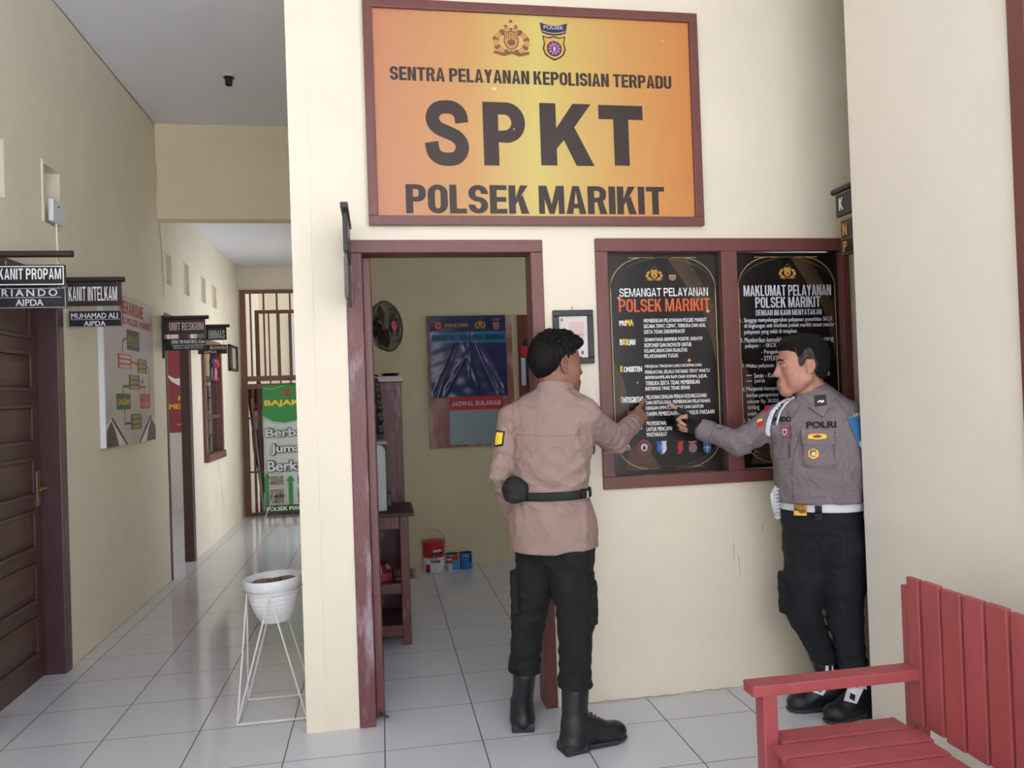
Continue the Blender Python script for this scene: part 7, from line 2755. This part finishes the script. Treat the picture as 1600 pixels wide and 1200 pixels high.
p.shield(0, 0, 0.030, 0.044, RED, 1)
p.shield(0, 0, 0.020, 0.030, GREY_T, 2)
p.ell(0, 0, 0.006, 0.008, REDM, 3, n=10)
p.build('red_shield_badge', shirt2)
# collar patches
for (px, py, w, h_) in ((1282, 626, 0.024, 0.026), (1239, 620, 0.011, 0.020)):
    P = at(px, py, 3.06)
    p = Wrap(S2, P, (1, 0, 0), CAMD(P), 0.0008, base=0.011)
    p.patch([(-w, -h_), (w, -h_ * 0.8), (w, h_), (-w, h_ * 0.9)], mat('dark_collar_patch', (52, 42, 48), 0.7), 1, 5)
    p.poly([(-w * 0.55, -0.004), (-w * 0.1, 0.003), (w * 0.3, 0.0), (w * 0.6, 0.004), (w * 0.6, -0.006), (w * 0.2, -0.010), (-w * 0.2, -0.004), (-w * 0.5, -0.010)], WHITE_T, 3)
    p.build('collar_patch', collar2)
# shoulder strap on the near shoulder
d_ = nrm(SHL2 - NK2)
c = NK2 * 0.45 + SHL2 * 0.55 + UP * 0.15
p = Wrap(S2, c, d_, (0, 0, -1), 0.001, base=0.003)
p.V = nrm(np.cross(UP, d_))
p.patch([(-0.05, -0.022), (0.055, -0.026), (0.055, 0.026), (-0.05, 0.022)], SHIRT2, 1, 6)
p.ell(-0.03, 0, 0.006, 0.006, SEAM2, 4, n=10)
p.build('shoulder_strap', shirt2)
# blue brassard on the left upper arm
fa = raw2.copy()
fa.F = fa.F - 0.007
ad = nrm(ELL2 - SHL2)
seg = lambda X, Y, Z: (X - SHL2[0]) * ad[0] + (Y - SHL2[1]) * ad[1] + (Z - SHL2[2]) * ad[2]
lat = lambda X, Y, Z: (X - SHL2[0]) * L2[0] + (Y - SHL2[1]) * L2[1] + 0 * Z
fa.clip(lambda X, Y, Z: np.abs(seg(X, Y, Z) - 0.055) - 0.085)
fa.clip(lambda X, Y, Z: -0.008 - lat(X, Y, Z) + 0.35 * (SHL2[2] - Z))
bras, BR = field_object('brassard', [fa], mat('blue_brassard_cloth', (52, 112, 162), 0.7), shirt2, smooth_iter=0)
P = at(1334, 660, 3.05)
p = Wrap(BR, P, L2, CAMD(P), 0.0008, base=0.001)
p.poly([(-0.026, 0.03), (0.05, 0.05), (0.05, 0.036), (-0.022, 0.014)], DGR, 1)
for k in range(7):
    p.rect(-0.020 + 0.010 * k, -0.014 + 0.010 * k, 0.020 + 0.002 * k, 0.034 + 0.002 * k, YEL, 2)
p.shield(0.012, -0.030, 0.06, 0.075, mat('brown_embroidery', (120, 84, 70), 0.8), 1)
for k in range(9):
    p.rect(-0.022 + 0.003 * k, -0.018 + 0.003 * k, 0.008 - 0.010 * k, 0.012 - 0.010 * k, WHITE_T, 3)
p.build('embroidery', bras)
p = Wrap(BR, at(1342, 700, 3.05), L2, CAMD(at(1342, 700, 3.05)), 0.0008, base=0.002)
p.patch([(-0.03, -0.03), (0.02, -0.05), (0.03, 0.03), (-0.02, 0.03)], WHITE_T, 1, 4)
p.build('white_band', bras)
# sleeve badges on the right arm
P = at(1186, 662, 3.2)
p = Wrap(S2, P, (1, 0.2, 0), CAMD(P), 0.0008, base=0.002)
p.patch([(-0.016, -0.022), (0.016, -0.010), (0.020, 0.012), (-0.008, 0.002)], RED, 1, 4)
p.patch([(-0.010, 0.005), (0.014, 0.012), (0.016, 0.024), (-0.004, 0.020)], YEL, 2, 4)
p.build('sleeve_badge', shirt2)
P = at(1197, 640, 3.2)
p = Wrap(S2, P, (1, 0.2, 0), CAMD(P), 0.0008, base=0.002)
p.patch([(-0.012, -0.014), (0.010, -0.004), (0.014, 0.020), (-0.004, 0.016)], RED, 1, 4)
p.build('sleeve_badge', shirt2)
# white braided shoulder cord
P0 = at(1233, 623, 3.08)
p = Wrap(S2, P0, (1, 0, 0), CAMD(P0), 0.001, base=0.006)
mb = MB()
path = [(0.0, 0.0), (-0.038, -0.020), (-0.072, -0.058), (-0.090, -0.105), (-0.096, -0.145), (-0.092, -0.158)]
cp = []
for a, b_ in zip(path[:-1], path[1:]):
    cp += [np.array(a) + (np.array(b_) - np.array(a)) * t for t in np.linspace(0, 1, 9)[:-1]]
cp.append(np.array(path[-1]))
for ph in (0, 2.09, 4.19):
    mb.tube([p.P(c[0] + 0.007 * math.sin(i * 0.9 + ph), c[1], 2 + 4 * math.cos(i * 0.9 + ph)) for i, c in enumerate(cp)], 0.0058, CORD, n=6)
mb.tube([p.P(c[0] * 0.78 + 0.016, c[1] * 0.97, 3) for c in cp], 0.0045, CORD, n=6)
mb.tube([p.P(c[0] * 0.92 + 0.008, c[1] * 0.9, 3) for c in cp], 0.0035, NAVY, n=6)
mb.build('shoulder_cord', shirt2, smooth='all')

# --- belt
ft = Field((1.66, 2.98, 0.18), (2.22, 3.45, 0.97), 0.0058)
ft.ecap(ctr(1.912, 3.186, 0.945), ctr(1.914, 3.19, 0.84), (0.172, 0.140), (0.172, 0.136), L2, k=0.03)
ft.ecap(HIPL2, HIPR2, (0.10, 0.11), (0.10, 0.11), UP, k=0.04)
for hp, kn, an in ((HIPL2, KNL2, ANL2), (HIPR2, KNR2, ANR2)):
    mid = hp * 0.5 + kn * 0.5
    ft.cap(hp, mid, 0.102, 0.088, k=0.035)
    ft.cap(mid, kn, 0.088, 0.074, k=0.03)
    ft.cap(kn, an + UP * 0.06, 0.074, 0.058, k=0.02)
    ft.cap(an + UP * 0.06, an + UP * 0.02, 0.058, 0.052, k=0.02)
ft.box(at(1224, 925, 3.285), (0.022, 0.055, 0.085), [nrm((-0.87, 0.5, 0)), nrm((0.5, 0.87, 0)), UP], r=0.008, k=0.015)
rawt = ft.copy()
ft.clip(lambda X, Y, Z: (0.20 + 0.0 * X + 0.0 * Y) - Z)
ft.warp(folds([((0.3, 0.1, 1), 0.05, 0.0046, 0.3, ANR2 + UP * 0.09, 0.10), ((-0.2, 0.1, 1), 0.05, 0.0046, 1.3, ANL2 + UP * 0.09, 0.10), ((0.5, 0.2, 1), 0.07, 0.0042, 0.9, KNR2, 0.12), ((0.4, 0.2, -1), 0.07, 0.004, 0.9, ctr(1.88, 3.1, 0.76), 0.12), ((0, 0, 1), 0.06, 0.0014, 0, None, 1)]))
trous2, TS2 = field_object('trousers', [ft], TROUS2, body2, smooth_iter=2)
fbelt = rawt.copy()
fbelt.F = fbelt.F - 0.010
fbelt.clip(lambda X, Y, Z: np.abs(Z - 0.918 + 0.02 * (X - 1.9)) - 0.022 + 0 * Y)
belt2, B2 = field_object('belt', [fbelt], WHITEL, body2, smooth_iter=0)
P = at(1249, 796, 3.05)
p = Wrap(B2, P, L2, CAMD(P), 0.001, base=0.004)
p.patch([(-0.024, -0.026), (0.028, -0.026), (0.031, 0.026), (-0.021, 0.026)], BRASS, 1, 6)
p.mb.build('buckle', belt2, solid=0.008, bevel=0.002)
P = at(1279, 800, 3.05)
p = Wrap(B2, P, L2, CAMD(P), 0.001, base=0.003)
p.patch([(-0.014, -0.034), (0.014, -0.034), (0.014, 0.026), (-0.014, 0.026)], BELTK, 1, 5)
p.mb.build('belt_keeper', belt2, solid=0.005)
mb = MB()
mb.tube([at(1213, 760, 3.23), at(1208, 774, 3.22), at(1210, 790, 3.22), at(1215, 811, 3.23)], [0.008, 0.014, 0.013, 0.008], WHITEL, n=10)
for k in range(9):
    c = at(1212.5 + 0.3 * k, 764 + 5.5 * k, 3.20)
    mb.tube([c + np.array((0.012 * math.cos(t), 0.008 * math.sin(t), 0.003 * math.sin(t))) for t in np.linspace(0, 2 * math.pi, 13)[:-1]], 0.0028, WHITEL, n=5, closed=True)
mb.build('lanyard_pouch', belt2, smooth='all')
# --- boots with white spats
for heel, dr, an in ((HEELR2, DIRR2, ANR2), (HEELL2, DIRL2, ANL2)):
    hw_ = np.array((heel[0], heel[1], 0)) + nrm((*dr, 0)) * 0.11
    f_ = Field(hw_ + np.array((-0.24, -0.24, -0.01)), hw_ + np.array((0.24, 0.24, 0.34)), 0.0045)
    Wb, d_, s_ = boot(f_, heel, dr, 0.27, 0.98, ankle=an + UP * 0.03)
    f_.clip(lambda X, Y, Z: 0.012 - Z + 0 * X + 0 * Y)
    bt, BS = field_object('boot', [f_], LEATHER, body2, smooth_iter=1)
    fsole = Field(hw_ + np.array((-0.24, -0.24, -0.02)), hw_ + np.array((0.24, 0.24, 0.08)), 0.004)
    sole(fsole, Wb, d_, s_, 0.98)
    field_object('sole', [fsole], RUBBER, bt, smooth_iter=0)
    C = Wb(0.11, 0, 0.12)
    p = Wrap(BS, C, d_, nrm(-d_ * 0.35 + np.array((0, 1, 0)) * 0.75 + UP * -0.25), 0.001, base=0.002)
    p.patch([(0.005, -0.052), (0.055, -0.030), (0.012, 0.02), (-0.04, 0.0)], WHITEL, 1, 6)
    p.patch([(-0.055, -0.005), (-0.015, 0.012), (-0.035, 0.11), (-0.062, 0.11)], WHITEL, 1, 8)
    p.patch([(0.012, -0.040), (0.030, -0.026), (0.016, -0.006), (0.0, -0.018)], BELTK, 3, 3)
    p.patch([(-0.048, 0.03), (-0.034, 0.036), (-0.040, 0.075), (-0.052, 0.072)], BELTK, 3, 3)
    p.build('spat', bt)
